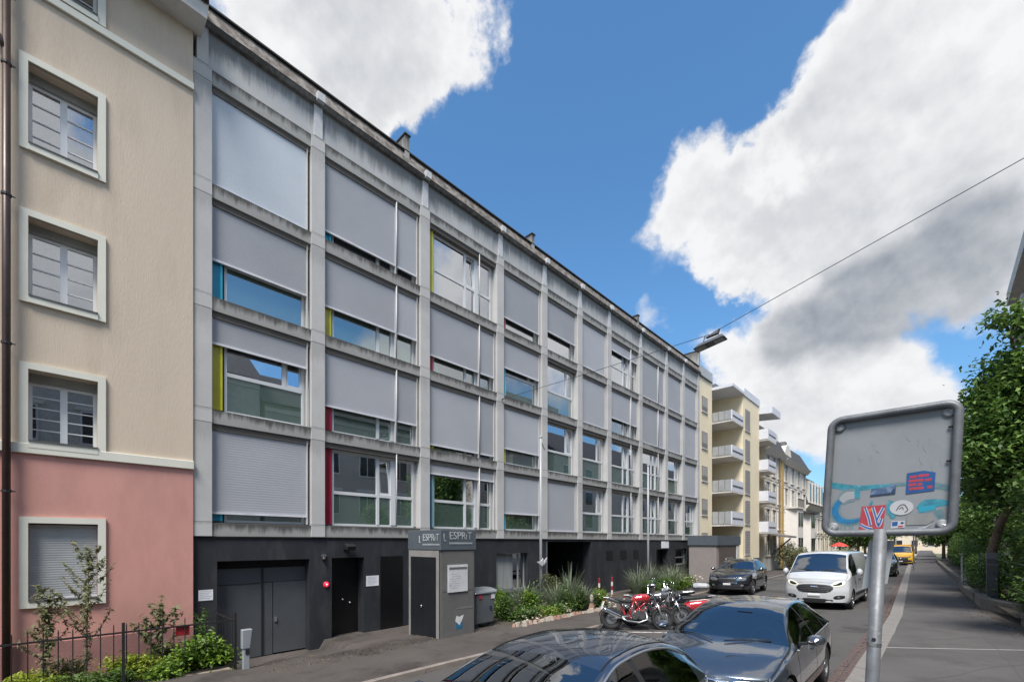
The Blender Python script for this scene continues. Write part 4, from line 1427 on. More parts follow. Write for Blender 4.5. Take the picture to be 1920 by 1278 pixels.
for n, (x, y, r, h, lab) in enumerate(((-9.6, 12.3, .6, 1.0, 'grey green grass clump around the near white pole'), (-9.5, 13.0, .65, 1.3, 'tallest grey green grass clump at the end of the near bed'), (-10.2, 11.4, .7, 1.0, 'grey green grass clump in front of the ground floor window'), (-9.3, 13.5, .6, .85, 'short grey green grass clump by the upright stone'))):
    grass_clump(lab, (x, y, -.12), r, h, 480, 80 + n, group=None)
for n, (x, y, r, h, lab, mt) in enumerate(((-9.25, 12.55, .42, .5, 'loose green shrub in front of the near grass clumps', mid_green), (-9.7, 11.0, .4, .62, 'loose green shrub below the ground floor window', green_bush), (-9.2, 13.2, .35, .45, 'small green shrub beside the upright stone', mid_green), (-10.3, 12.9, .55, .75, 'olive shrub behind the near white pole', weed_m))):
    bush(lab, (x, y, -.12), (r, r * 1.1, h), 900, .10, mt, 130 + n, stems=9)
bush('green flowering shrub left of the bollards', (-9.15, 14.35, -.15), (.5, .5, .42), 1700, .10, green_bush, 90)
t = thing('flowers', 'cream flowers on the green shrub left of the bollards', 'flowers', (-9.0, 14.3, 0))
leaf_obj('petals', [leaves(crown_points([(-8.9, 14.3, .12, .45, .45, .3)], 110, 91, .1, .05, 2), 1.0, .08, 1.2, 0, 92)], flower_w, t)['kind'] = 'stuff'
for n, (x, y, r, h, lab) in enumerate(((-10.2, 19.2, .7, 1.1, 'grey green grass clump right of the bollards'), (-10.4, 20.9, .8, 1.35, 'grey green grass clump beside the far white pole'), (-10.0, 22.3, .8, 1.1, 'grey green grass clump behind the motorcycle mirrors'), (-10.3, 23.8, .8, 1.3, 'grey green grass clump at the end of the far bed'))):
    grass_clump(lab, (x, y, -.12), r, h, 440, 100 + n)
for n, (x, y, lab) in enumerate(((-9.8, 19.6, 'low green shrub at the near end of the far bed'), (-9.75, 21.3, 'low green shrub in the middle of the far bed'), (-9.75, 22.9, 'yellowish shrub with pale flowers in the far bed'), (-9.9, 24.5, 'yellowish shrub at the far end of the far bed'))):
    bush(lab, (x, y, -.15), (.5, .85, .42), 1500, .09, (mid_green, mid_green, green_bush, green_bush)[n], 110 + n)
t = thing('flowers', 'pale flowers on the yellowish shrubs of the far bed', 'flowers', (-9.6, 23.6, .3))
leaf_obj('petals', [leaves(crown_points([(-9.6, 23.6, .32, .5, 1.1, .25)], 140, 121, .1, .05, 2), 1.0, .10, 1.2, 0, 122)], flower_w, t)['kind'] = 'stuff'

# ------------------------------------------------------------------ vehicles
def paint(name, c, metal=0.0, rough=0.28):
    return M(name, c, rough=rough, metal=metal, vary=0.02, coat=1.0, spec=0.5)


car_glass = glass('car_glass', (.55, .62, .62), .22, .55)
side_glass = glass('car_side_glass', (.30, .42, .38), .05, .6)
seam_m = M('panel_gap', (.004, .004, .004), rough=.8)
lamp_glass = M('lamp_glass', (.30, .32, .34), rough=0.06, metal=.55, vary=.25, scale=9, coat=1)
plate_m = M('number_plate', (.62, .62, .62), rough=.5)
rim_m = M('alloy_rim', (.35, .36, .38), rough=.3, metal=.9)


def sm(a, b, x):
    t = max(0.0, min(1.0, (x - a) / (b - a)))
    return t * t * (3 - 2 * t)


class Car:
    """lofted car body; front faces -Y, origin on the ground in the middle"""

    def __init__(self, name, label, cat, P, group=None):
        self.P = P
        self.root = thing(name, label, cat, (0, 0, 0), group)
        ys = sorted(P['st'])
        self.keys = ys
        y0, y1 = ys[0], ys[-1]
        marks = set(ys) | set(P.get('marks', []))
        for a in P['wheels']:
            for k in range(-6, 7):
                marks.add(a + k * P['arch'] / 6)
        q = sorted(marks)
        out = []
        for a, b in zip(q, q[1:]):
            n = max(1, int(math.ceil((b - a) / 0.06)))
            out += [a + (b - a) * i / n for i in range(n)]
        out.append(q[-1])
        S = [out[0]]
        for v in out[1:]:
            if v - S[-1] > 0.004:
                S.append(v)
        self.S = S
        self.grid = [self.section(y) for y in S]
        self.make()

    def prof(self, y):
        P = self.P['st']
        ks = self.keys
        i = max(0, min(len(ks) - 2, next((j for j in range(len(ks) - 1) if ks[j + 1] >= y), len(ks) - 2)))
        p0, p1, p2, p3 = (P[ks[max(0, i - 1)]], P[ks[i]], P[ks[i + 1]], P[ks[min(len(ks) - 1, i + 2)]])
        k0, k1, k2, k3 = (ks[max(0, i - 1)], ks[i], ks[i + 1], ks[min(len(ks) - 1, i + 2)])
        h = k2 - k1
        t = (y - k1) / h
        r = []
        for a, b, c, d in zip(p0, p1, p2, p3):
            s1 = (c - b) / h
            sa = (b - a) / (k1 - k0) if k1 > k0 else s1
            sb = (d - c) / (k3 - k2) if k3 > k2 else s1
            m1 = 0 if sa * s1 <= 0 else 2 * sa * s1 / (sa + s1)
            m2 = 0 if sb * s1 <= 0 else 2 * sb * s1 / (sb + s1)
            r.append((2 * t**3 - 3 * t**2 + 1) * b + (t**3 - 2 * t**2 + t) * h * m1 + (-2 * t**3 + 3 * t**2) * c + (t**3 - t**2) * h * m2)
        return r

    def warp(self, x, y, z, w):
        P = self.P
        y0, y1 = self.keys[0], self.keys[-1]
        q = min(1.0, abs(x) / w)
        f = 1 - sm(0, .8, y - y0)
        r = 1 - sm(0, .7, y1 - y)
        return y + f * (P['bf'] * q**2.4 + P['nose'](z)) - r * (P['br'] * q**2.6 + P['tail'](z))

    def section(self, y):
        zs, zb, wb, ze, wt, zt = self.prof(y)
        wm = wb + self.P.get('bulge', .03)
        low = [(wb - .07, zs), (wb - .01, zs + .09), (wm - .005, zs + (zb - zs) * .30), (wm, zs + (zb - zs) * .52), (wm - .008, zs + (zb - zs) * .74), (wb + .006, zb - .075 * min(1, (zb - zs) / .5)), (wb, zb)]
        pts = []
        for i in range(len(low) - 1):
            for k in range(3):
                t = k / 3
                p0, p1, p2, p3 = low[max(0, i - 1)], low[i], low[i + 1], low[min(len(low) - 1, i + 2)]
                pts.append(tuple(.5 * ((2 * b) + (-a + c) * t + (2 * a - 5 * b + 4 * c - d) * t * t + (-a + 3 * b - 3 * c + d) * t**3) for a, b, c, d in zip(p0, p1, p2, p3)))
        self.NB = len(pts)                       # belt row
        for k in range(5):
            t = k / 5
            pts.append((wb + (wt - wb) * t + .02 * math.sin(t * PI), zb + (ze - zb) * t))
        self.NE = len(pts)                       # top edge row
        rail = min(.05, max(.006, (ze - zb) * .2))
        for k in range(3):
            t = k / 3
            pts.append((wt - rail * t * 1.1, ze + (zt - ze) * (.42 * math.sin(t * PI / 2))))
        self.NR = len(pts)
        w6, z6 = wt - rail * 1.1, ze + (zt - ze) * .42
        for k in range(9):
            t = k / 8
            x = w6 * (1 - t)
            pts.append((x, z6 + (zt - z6) * (1 - (x / w6) ** 2.2) if w6 > 0 else zt))
        w = wb
        return [(x, self.warp(x, y, z, w), z) for x, z in pts]

    def fy(self, x, z, rear=False):
        """y of the front (or rear) skin at x, z"""
        P = self.P
        sec = self.grid[-1 if rear else 0]
        w = self.width(z, rear)
        q = min(1.0, abs(x) / max(.05, w))
        y0, y1 = self.keys[0], self.keys[-1]
        return (y1 - P['br'] * q**2.6 - P['tail'](z)) if rear else (y0 + P['bf'] * q**2.4 + P['nose'](z))

    def width(self, z, rear=False):
        sec = self.grid[-1 if rear else 0]
        best = sec[0][0]
        for a, b in zip(sec, sec[1:]):
            if (a[2] - z) * (b[2] - z) <= 0 and abs(b[2] - a[2]) > 1e-6:
                return a[0] + (b[0] - a[0]) * (z - a[2]) / (b[2] - a[2])
        return sec[0][0] if z < sec[0][2] else .05

    def make(self):
        P, S, G = self.P, self.S, self.grid
        nr = len(G[0])
        parts = {}

        def addf(key, quad):
            m = parts.setdefault(key, ([], [], {}))
            ids = []
            for p in quad:
                k = (round(p[0], 4), round(p[1], 4), round(p[2], 4))
                if k not in m[2]:
                    m[2][k] = len(m[0])
                    m[0].append(p)
                ids.append(m[2][k])
            if len(set(ids)) >= 3:
                u = []
                for i in ids:
                    if i not in u:
                        u.append(i)
                m[1].append(tuple(u))

        R = P['arch']
        wz = P['wr']
        # snap rows to the wheel arches
        G2 = [list(s) for s in G]
        hole = set()
        for wy in P['wheels']:
            for i in range(len(S) - 1):
                for r in range(self.NB - 1):
                    cy = (G[i][r][1] + G[i + 1][r + 1][1]) / 2
                    cz = (G[i][r][2] + G[i + 1][r + 1][2]) / 2
                    if math.hypot(cy - wy, cz - wz) < R and cz < wz + R:
                        hole.add((i, r))
        bound = set()
        for (i, r) in hole:
            for di, dr in ((1, 0), (-1, 0), (0, 1), (0, -1)):
                if (i + di, r + dr) not in hole and 0 <= i + di < len(S) - 1 and r + dr >= 0:
                    for c in ((i, r), (i + 1, r), (i, r + 1), (i + 1, r + 1)):
                        if (c[0] in ((i + 1,) if di == 1 else (i,) if di == -1 else (i, i + 1))) and (c[1] in ((r + 1,) if dr == 1 else (r,) if dr == -1 else (r, r + 1))):
                            bound.add(c)
        for (i, r) in bound:
            x, y, z = G[i][r]
            wy = min(P['wheels'], key=lambda w: abs(w - y))
            d = math.hypot(y - wy, z - wz)
            if d > 1e-5 and z > wz - .12:
                G2[i][r] = (x, wy + (y - wy) * R / d, wz + (z - wz) * R / d)
        self.G2 = G2
        for i in range(len(S) - 1):
            ym = (S[i] + S[i + 1]) / 2
            for r in range(nr - 1):
                if (i, r) in hole:
                    continue
                key = 'body'
                if self.NB <= r < self.NE:
                    for a, b in P['side']:
                        if a <= ym <= b:
                            key = 'side_window'
                            break
                    else:
                        for a, b in P.get('trim', []):
                            if a <= ym <= b:
                                key = 'window_trim'
                elif r >= self.NR:
                    a, b = P['wind']
                    if a <= ym <= b:
                        key = 'windscreen'
                    elif P.get('rear') and P['rear'][0] <= ym <= P['rear'][1]:
                        key = 'rear_window'
                    elif P.get('sunroof') and P['sunroof'][0] <= ym <= P['sunroof'][1]:
                        key = 'glass_roof'
                q = [G2[i][r], G2[i + 1][r], G2[i + 1][r + 1], G2[i][r + 1]]
                for sgn in (1, -1):
                    qq = [(p[0] * sgn, p[1], p[2]) for p in q]
                    if sgn < 0:
                        qq.reverse()
                    addf(key if key not in ('side_window',) else key + ('+' if sgn > 0 else '-'), qq)
        # front and rear caps
        for rear in (False, True):
            sec = G[-1 if rear else 0]
            n = 16
            rows = []
            for (x, y, z) in sec:
                rows.append([(x * (1 - 2 * k / n), self.warp(x * (1 - 2 * k / n), S[-1] if rear else S[0], z, self.P['st'][self.keys[-1 if rear else 0]][2]), z) for k in range(n + 1)])
            for a, b in zip(rows, rows[1:]):
                for k in range(n):
                    q = [a[k], a[k + 1], b[k + 1], b[k]]
                    addf('body', list(reversed(q)) if rear else q)
        mats = {'body': P['paint'], 'windscreen': car_glass, 'rear_window': car_glass, 'glass_roof': car_glass, 'window_trim': dark_plastic}
        for key, (v, f, _) in parts.items():
            nm = key.rstrip('+-')
            me = bpy.data.meshes.new(nm)
            me.from_pydata(v, [], f)
            me.materials.append(mats.get(nm, side_glass))
            bm = bmesh.new()
            bm.from_mesh(me)
            bmesh.ops.recalc_face_normals(bm, faces=bm.faces)
            bm.to_mesh(me)
            bm.free()
            me.polygons.foreach_set('use_smooth', [True] * len(me.polygons))
            o = bpy.data.objects.new(nm, me)
            COL.objects.link(o)
            WORLD[o.name] = Matrix.Identity(4)
            put(o, self.root)
            if key == 'body':
                self.body = o
        zs = P['st'][self.keys[len(self.keys) // 2]][0]
        wb = P['st'][self.keys[len(self.keys) // 2]][2]
        MB().box(-wb + .12, wb - .12, self.keys[0] + .3, self.keys[-1] - .25, zs - .02, zs + .35).build('underside', seam_m, self.root)
        zb, zt = P['st'][self.keys[len(self.keys) // 2]][1], P['st'][self.keys[len(self.keys) // 2]][5]
        cab = M('cabin_trim', (.022, .022, .024), rough=.85)
        wy0, wy1 = P['wind']
        MB().box(-wb + .10, wb - .10, wy0 + .15, self.keys[-1] - .5, zs + .02, zb - .38).build('cabin_floor', cab, self.root)
        MB().hexa([(-wb + .12, wy0 + .12, zb - .36), (wb - .12, wy0 + .12, zb - .36), (wb - .12, wy0 + .50, zb - .30), (-wb + .12, wy0 + .50, zb - .30), (-wb + .12, wy0 + .10, zb - .02), (wb - .12, wy0 + .10, zb - .02), (wb - .12, wy0 + .45, zb + .02), (-wb + .12, wy0 + .45, zb + .02)]).build('dashboard', cab, self.root, bevel=.03)
        for yy in ((wy1 + .25, wy1 + 1.1) if len(P['side']) > 1 else (wy1 + .25,)):
            for sx in (-.38, .38):
                sb = MB().hexa([(sx - .23, yy, zb - .42), (sx + .23, yy, zb - .42), (sx + .23, yy + .14, zb - .42), (sx - .23, yy + .14, zb - .42), (sx - .20, yy + .14, min(zb + .22, zt - .3)), (sx + .20, yy + .14, min(zb + .22, zt - .3)), (sx + .20, yy + .26, min(zb + .22, zt - .3)), (sx - .20, yy + .26, min(zb + .22, zt - .3))])
                o = sb.build('seat', cab, self.root, bevel=.04)
                MB().box(sx - .12, sx + .12, yy + .17, yy + .27, min(zb + .25, zt - .27), min(zb + .42, zt - .10)).build('headrest', cab, o, bevel=.03)
        ring = [(.38 + .18 * math.cos(a), wy0 + .62 + .05 * math.sin(a), zb - .02 + .17 * math.sin(a)) for a in [2 * PI * k / 18 for k in range(18)]]
        MB().tube(ring, .014, 6, closed=True).build('steering_wheel', cab, self.root, smooth=True)
        # wheels
        wr, ww = P['wr'], P.get('ww', .21)
        for wy in P['wheels']:
            for sx in (1, -1):
                xo = sx * (self.side_x(wy + R * .9, wz + .1) - .015)
                xi = xo - sx * ww
                pr = [(wr * .62, 0), (wr * .93, 0), (wr, .03), (wr, ww - .03), (wr * .93, ww), (wr * .62, ww)]
                t = MB().lathe([(r, h) for r, h in pr], (min(xo, xi), wy, wr), 'X', 28, True).build('wheel', rubber, self.root, auto=.6)
                rm = MB()
                o = xo - sx * .02
                for k in range(P.get('spokes', 5)):
                    a = 2 * PI * k / P.get('spokes', 5) + .3
                    c, s = math.cos(a), math.sin(a)
                    rm.hexa([(o - sx * .05, wy + c * .05 - s * .035, wr + s * .05 + c * .035), (o, wy + c * .05 - s * .035, wr + s * .05 + c * .035), (o, wy + c * .05 + s * .035, wr + s * .05 - c * .035), (o - sx * .05, wy + c * .05 + s * .035, wr + s * .05 - c * .035),
                             (o - sx * .05, wy + c * wr * .6 - s * .025, wr + s * wr * .6 + c * .025), (o + sx * .005, wy + c * wr * .6 - s * .025, wr + s * wr * .6 + c * .025), (o + sx * .005, wy + c * wr * .6 + s * .025, wr + s * wr * .6 - c * .025), (o - sx * .05, wy + c * wr * .6 + s * .025, wr + s * wr * .6 - c * .025)])
                rm.lathe([(wr * .57, 0), (wr * .64, 0), (wr * .64, .03), (wr * .57, .03)], (o - .015, wy, wr), 'X', 28, True)
                rm.lathe([(0, -.015), (.06, -.015), (.06, .015), (0, .015)], (o, wy, wr), 'X', 14)
                rm.build('rim', rim_m, t)
                MB().lathe([(0, -.01), (wr * .62, -.01), (wr * .62, .01), (0, .01)], (o - sx * .09, wy, wr), 'X', 20).build('brake', M('brake_dark', (.02, .02, .02), rough=.6, metal=.4), t)
                li = MB()
                rows = []
                for k in range(15):
                    a = -.25 + (PI + .5) * k / 14
                    rows.append([(xo - sx * .30, wy + R * math.cos(a), wz + R * math.sin(a)), (self.side_x(wy + R * math.cos(a), wz + R * math.sin(a)) * sx - sx * .004, wy + R * math.cos(a), wz + R * math.sin(a))])
                li.grid(rows)
                li.build('wheel_arch', seam_m, self.root)

    def side_x(self, y, z):
        i = min(range(len(self.S)), key=lambda k: abs(self.S[k] - y))
        sec = self.grid[i]
        for a, b in zip(sec, sec[1:]):
            if (a[2] - z) * (b[2] - z) <= 0 and abs(b[2] - a[2]) > 1e-6:
                return a[0] + (b[0] - a[0]) * (z - a[2]) / (b[2] - a[2])
        return sec[0][0] if z < sec[0][2] else self.P['st'][self.keys[0]][2] * .9

    def patch(self, name, cols, mat, out=.012, depth=.04, rear=False, parent=None, mirror=False, smooth=True):
        """piece that follows the front skin: cols = list of (x, z low, z high)"""
        obs = []
        for sg in ((1, -1) if mirror else (1,)):
            rows, back = [], []
            for x, za, zb in cols:
                rr, bb = [], []
                for k in range(5):
                    z = za + (zb - za) * k / 4
                    y = self.fy(x, z, rear)
                    o = out * (1 if 0 < k < 4 else .6)
                    rr.append((sg * x, y + (o if rear else -o), z))
                    bb.append((sg * x, y + (-depth if rear else depth), z))
                rows.append(rr)
                back.append(bb)
            m = MB().grid(rows)
            n = len(cols)
            for i in range(n - 1):
                for k in (0, 4):
                    m.add([rows[i][k], rows[i + 1][k], back[i + 1][k], back[i][k]], [(0, 1, 2, 3)])
            for i in (0, n - 1):
                for k in range(4):
                    m.add([rows[i][k], rows[i][k + 1], back[i][k + 1], back[i][k]], [(0, 1, 2, 3)])
            obs.append(m.build(name, mat, parent or self.root, smooth=smooth))
        return obs

    def seam(self, y, r0, r1, sides=(1, -1)):
        i = min(range(len(self.S)), key=lambda k: abs(self.S[k] - y))
        for sg in sides:
            rows = []
            for r in range(r0, r1 + 1):
                x, yy, z = self.G2[i][r]
                rows.append([(sg * (x + .002), yy - .005, z), (sg * (x + .002), yy + .005, z)])
            MB().grid(rows).build('door_seam', seam_m, self.root)

    def hood_seam(self, row, ya, yb, dx=.004):
        for sg in (1, -1):
            rows = []
            for i, y in enumerate(self.S):
                if ya <= y <= yb:
                    x, yy, z = self.grid[i][row]
                    rows.append([(sg * (x + .0035), yy, z + .0015), (sg * (x - .0035), yy, z + .003)])
            if len(rows) > 1:
                MB().grid(rows).build('bonnet_seam', seam_m, self.root)

    def mirror(self, y, z, w=.11, h=.075, mat=None, sides=(1, -1)):
        for sg in sides:
            x = self.side_x(y, z - .04)
            m = MB()
            pr = []
            for k in range(6):
                t = k / 5
                s = math.sqrt(max(.02, 1 - (1 - t) ** 2.2))
                pr.append([(sg * (x + .07 + w + w * s * math.cos(a)), y - .07 + .15 * t, z + .04 + h * s * math.sin(a)) for a in [2 * PI * q / 14 for q in range(14)]])
            for a, b in zip(pr, pr[1:]):
                m.add(a + b, [(q, (q + 1) % 14, 14 + (q + 1) % 14, 14 + q) for q in range(14)])
            m.add(pr[-1], [tuple(range(14))])
            m.add(pr[0], [tuple(reversed(range(14)))])
            o = m.build('mirror', mat or self.P['paint'], self.root, auto=.9)
            MB().hexa([(sg * (x - .01), y, z - .04), (sg * (x + .10), y - .02, z - .01), (sg * (x + .10), y + .04, z - .01), (sg * (x - .01), y + .06, z - .04), (sg * (x - .01), y, z), (sg * (x + .10), y - .02, z + .02), (sg * (x + .10), y + .04, z + .02), (sg * (x - .01), y + .06, z)]).build('mirror_arm', dark_plastic, o)

    def handles(self, ys, z, mat=None):
        for y in ys:
            for sg in (1, -1):
                x = self.side_x(y, z)
                MB().box(min(sg * (x - .005), sg * (x + .028)), max(sg * (x - .005), sg * (x + .028)), y - .09, y + .09, z - .014, z + .014).build('door_handle', mat or self.P['paint'], self.root, bevel=.006)

    def place(self, x, y, yaw=0.0, z=None):
        self.root.location = (x, y, gz(x) if z is None else z)
        self.root.rotation_euler = (0, -math.atan(.025), yaw)
        WORLD[self.root.name] = Matrix.Translation(self.root.location)


def arc_cols(x0, x1, f_lo, f_hi, n=9):
    return [(x0 + (x1 - x0) * k / n, f_lo((x1 - x0) * k / n + x0), f_hi((x1 - x0) * k / n + x0)) for k in range(n + 1)]


# --- grey saloon facing the camera (bonnet, windscreen and kerb side in view)
blue_grey = paint('slate_blue_grey_paint', (.10, .12, .15), .8, .25)
st = {-2.18: (.24, .66, .80, .665, .77, .70), -2.0: (.20, .72, .84, .735, .80, .79), -1.6: (.18, .80, .88, .82, .83, .875), -1.05: (.18, .875, .90, .895, .85, .955),
      -.82: (.18, .90, .90, .935, .84, 1.01), -.45: (.18, .92, .90, 1.10, .75, 1.19), -.05: (.18, .93, .90, 1.27, .67, 1.355), .25: (.18, .935, .90, 1.345, .62, 1.42), .7: (.18, .945, .90, 1.375, .60, 1.45),
      1.2: (.18, .955, .895, 1.345, .60, 1.425), 1.65: (.20, .965, .885, 1.22, .63, 1.32), 2.0: (.22, .975, .87, 1.04, .70, 1.12), 2.25: (.26, .96, .83, .985, .74, 1.03), 2.38: (.30, .90, .79, .915, .74, .94)}
st = {(k if k > -.82 else round(-.82 + (k + .82) * .76, 3)): v for k, v in st.items()}
saloon = dict(st=st, wheels=(-1.16, 1.35), arch=.37, wr=.325, bf=.26, br=.2, paint=blue_grey, wind=(-.82, .12), rear=(1.25, 2.0), side=[(-.62, .36), (.42, 1.22), (1.27, 1.62)], trim=[(.36, .42), (1.22, 1.27)],
              nose=lambda z: .22 * max(0, (z - .45)) ** 1.2 * 2 + .10 * max(0, .36 - z), tail=lambda z: .12 * max(0, z - .75), marks=[-.82, .12, -.62, .36, .42, 1.22, 1.27, 1.62, 1.25, 2.0, -.92])
c2 = Car('parked_car', 'slate blue saloon parked nose to tail behind the nearest car, facing the camera', 'car', saloon)
c2.patch('headlight', [(.40, .60, .635), (.47, .595, .665), (.56, .60, .685), (.65, .61, .695), (.73, .625, .70), (.78, .645, .70)], lamp_glass, mirror=True, out=.006)
c2.patch('headlight_unit', [(.44, .61, .65), (.52, .612, .665), (.60, .62, .67)], M('lamp_dark', (.02, .022, .025), rough=.2, coat=1), mirror=True, out=.010)
c2.patch('grille', [(-.36 + .09 * k, .42 + .02 * abs(k - 4) / 4, .63 - .03 * abs(k - 4) / 4) for k in range(9)], black_metal, out=.006)
gr = MB()
c2.patch('grille_trim', [(-.38 + .095 * k, .645 - .03 * abs(k - 4) / 4, .668 - .03 * abs(k - 4) / 4) for k in range(9)], chrome, out=.014)
c2.patch('air_intake', [(-.6 + .15 * k, .25, .34) for k in range(9)], dark_plastic, out=.004)
c2.patch('number_plate', [(-.16 + .04 * k, .36, .46) for k in range(9)], plate_m, out=.02)
c2.hood_seam(c2.NE + 1, -1.75, -.9)
for y in (-.66, .39, 1.3):
    c2.seam(y, 4, c2.NB)
c2.mirror(-.50, .98)
c2.handles((.22, 1.02), .80)
for sg in (1, -1):      # bright strip below the side windows
    MB().tube([(sg * (c2.grid[i][c2.NB][0] + .004), c2.grid[i][c2.NB][1], c2.grid[i][c2.NB][2]) for i, y in enumerate(c2.S) if -.72 <= y <= 1.7], .008, 6).build('window_trim', chrome, c2.root, smooth=True)
    wp = MB().tube([(sg * .08, -.98, .985), (sg * .40, -.83, 1.02), (sg * .62, -.78, 1.015)], .009, 6).build('wiper', dark_plastic, c2.root, smooth=True)
for sg in (-1, 1):      # seats and wheel show as dark shapes through the side glass
    pass
c2.place(-2.22, 7.55)

# --- nearest car, a dark blue coupe-roofed hatchback seen from above the roof
dark_blue = paint('dark_blue_grey_paint', (.07, .085, .12), .8, .25)
st1 = {-2.0: (.24, .70, .80, .705, .77, .72), -1.75: (.20, .78, .86, .79, .81, .83), -1.3: (.18, .86, .89, .875, .84, .92), -.80: (.18, .915, .90, .935, .85, 1.0),
       -.45: (.18, .935, .90, 1.08, .78, 1.16), -.05: (.18, .95, .90, 1.245, .70, 1.33), .3: (.18, .955, .90, 1.335, .65, 1.42), .75: (.18, .96, .90, 1.355, .635, 1.45), 1.15: (.18, .97, .89, 1.32, .64, 1.43),
       1.5: (.20, .985, .875, 1.215, .66, 1.355), 1.8: (.22, 1.0, .85, 1.07, .70, 1.20), 2.02: (.26, .97, .81, .985, .72, 1.04), 2.15: (.32, .88, .78, .885, .72, .93)}
c1P = dict(st=st1, wheels=(-1.25, 1.25), arch=.36, wr=.315, bf=.28, br=.24, paint=dark_blue, wind=(-.80, .06), rear=(1.32, 1.86), side=[(-.62, .42), (.50, 1.42)], trim=[(.42, .50)],
           nose=lambda z: .3 * max(0, z - .45), tail=lambda z: .1 * max(0, z - .7), marks=[-.80, .06, 1.32, 1.86, -.62, .42, .5, 1.42])
c1 = Car('parked_car', 'dark blue car nearest the camera, its curved roof along the bottom edge', 'car', c1P)
for y in (-.66, .46):
    c1.seam(y, 4, c1.NB)
c1.mirror(-.55, .93)
c1.handles((.30,), .82)
c1.patch('headlight', [(.44, .60, .68), (.52, .59, .71), (.62, .60, .72), (.72, .62, .72)], lamp_glass, mirror=True)
c1.patch('tail_light', [(.45, .72, .86), (.55, .72, .88), (.66, .73, .88), (.74, .76, .87)], M('tail_red', (.25, .01, .015), rough=.15, coat=1), rear=True, mirror=True)
c1.patch('number_plate', [(-.26 + .065 * k, .55, .66) for k in range(9)], plate_m, rear=True)
for sg in (1, -1):
    MB().tube([(sg * (c1.grid[i][c1.NE][0] + .006), c1.grid[i][c1.NE][1], c1.grid[i][c1.NE][2]) for i, y in enumerate(c1.S) if -.72 <= y <= 1.55], .013, 6).build('roof_rail_trim', alu, c1.root, smooth=True)
    MB().tube([(sg * (c1.grid[i][c1.NR][0]), c1.grid[i][c1.NR][1], c1.grid[i][c1.NR][2] + .002) for i, y in enumerate(c1.S) if .06 <= y <= 1.4], .006, 6).build('roof_seam', seam_m, c1.root, smooth=True)
MB().tube([(0, 1.02, 1.43), (0, 1.10, 1.50), (0, 1.22, 1.60)], [.012, .006, .003], 8).build('aerial', dark_plastic, c1.root, smooth=True)
c1.place(-2.55, 3.03)

# --- white van driving towards the camera
white_p = paint('white_van_paint', (.52, .53, .55), 0, .3)
stv = {-2.45: (.28, 1.03, .93, 1.055, .88, 1.10), -2.32: (.24, 1.08, .96, 1.11, .91, 1.18), -2.05: (.22, 1.13, .975, 1.165, .91, 1.26), -1.86: (.22, 1.15, .98, 1.21, .90, 1.33), -1.50: (.22, 1.16, .985, 1.49, .87, 1.62),
       -1.12: (.22, 1.17, .985, 1.80, .82, 1.93), -.88: (.22, 1.17, .985, 1.90, .81, 2.01), -.3: (.22, 1.17, .985, 1.94, .81, 2.04), 1.2: (.22, 1.17, .985, 1.95, .81, 2.05), 2.35: (.24, 1.17, .98, 1.94, .81, 2.03), 2.5: (.28, 1.16, .96, 1.88, .80, 1.98)}
vanP = dict(st=stv, wheels=(-1.55, 1.45), arch=.39, wr=.34, bf=.30, br=.08, paint=white_p, wind=(-1.88, -1.06), side=[(-1.55, -.45)], bulge=.025, spokes=6,
            nose=lambda z: .24 * max(0, z - .66) + .06 * max(0, .5 - z), tail=lambda z: 0.0, marks=[-1.88, -1.06, -1.55, -.45])
v = Car('delivery_van', 'white delivery van driving towards the camera with a black grille', 'van', vanP)
v.patch('headlight', [(.50, .86, .90), (.56, .83, .95), (.64, .82, .99), (.73, .835, 1.02), (.81, .87, 1.03), (.86, .92, 1.02)], M('running_light', (.6, .6, .5), rough=.2, emit=((1, .95, .72), .35)), mirror=True, out=.008)
v.patch('headlight_unit', [(.55, .865, .905), (.62, .855, .945), (.71, .865, .98), (.79, .90, .99)], M('lamp_dark', (0, 0, 0)), mirror=True, out=.022)
v.patch('grille', [(-.55, .74, .80), (-.47, .65, .86), (-.34, .61, .885), (-.17, .60, .895), (0, .595, .90), (.17, .60, .895), (.34, .61, .885), (.47, .65, .86), (.55, .74, .80)], dark_plastic, out=.012)
for z in (.66, .72, .78, .84):
    v.patch('grille_bar', [(-.44 + .11 * k, z, z + .014) for k in range(9)], M('grille_grey', (.07, .07, .075), rough=.35), out=.024)
v.patch('badge', [(-.12, .812, .820), (-.09, .796, .836), (0, .788, .844), (.09, .796, .836), (.12, .812, .820)], chrome, out=.034)
v.patch('fog_lamp_recess', [(.56, .40, .47), (.62, .385, .51), (.72, .39, .525), (.82, .42, .52), (.86, .46, .51)], dark_plastic, mirror=True, out=.010)
v.patch('fog_lamp', [(.66, .43, .48), (.70, .425, .49), (.74, .43, .485)], lamp_glass, mirror=True, out=.02)
v.patch('air_intake', [(-.62, .26, .30), (-.52, .25, .37), (-.26, .25, .40), (0, .25, .405), (.26, .25, .40), (.52, .25, .37), (.62, .26, .30)], dark_plastic, out=.010)
v.patch('number_plate', [(-.18 + .045 * k, .47, .57) for k in range(9)], plate_m, out=.03)
v.patch('bonnet_line', [(-.80 + .2 * k, .972 - .012 * abs(k - 4), .980 - .012 * abs(k - 4)) for k in range(9)], seam_m, out=.004)
v.mirror(-1.30, 1.24, .10, .14, white_p)
for y in (-1.58, -.40, 1.0):
    v.seam(y, 3, v.NE)
v.handles((-.32, 0.0), 1.0, dark_plastic)
for sg in (1, -1):
    MB().box(min(sg * .965, sg * 1.01), max(sg * .965, sg * 1.01), -1.1, 1.0, .44, .54).build('rub_strip', dark_plastic, v.root)
    MB().tube([(sg * .10, -1.84, 1.36), (sg * .62, -1.70, 1.40)], .012, 6).build('wiper', dark_plastic, v.root)
v.place(-3.10, 21.3, -.03)

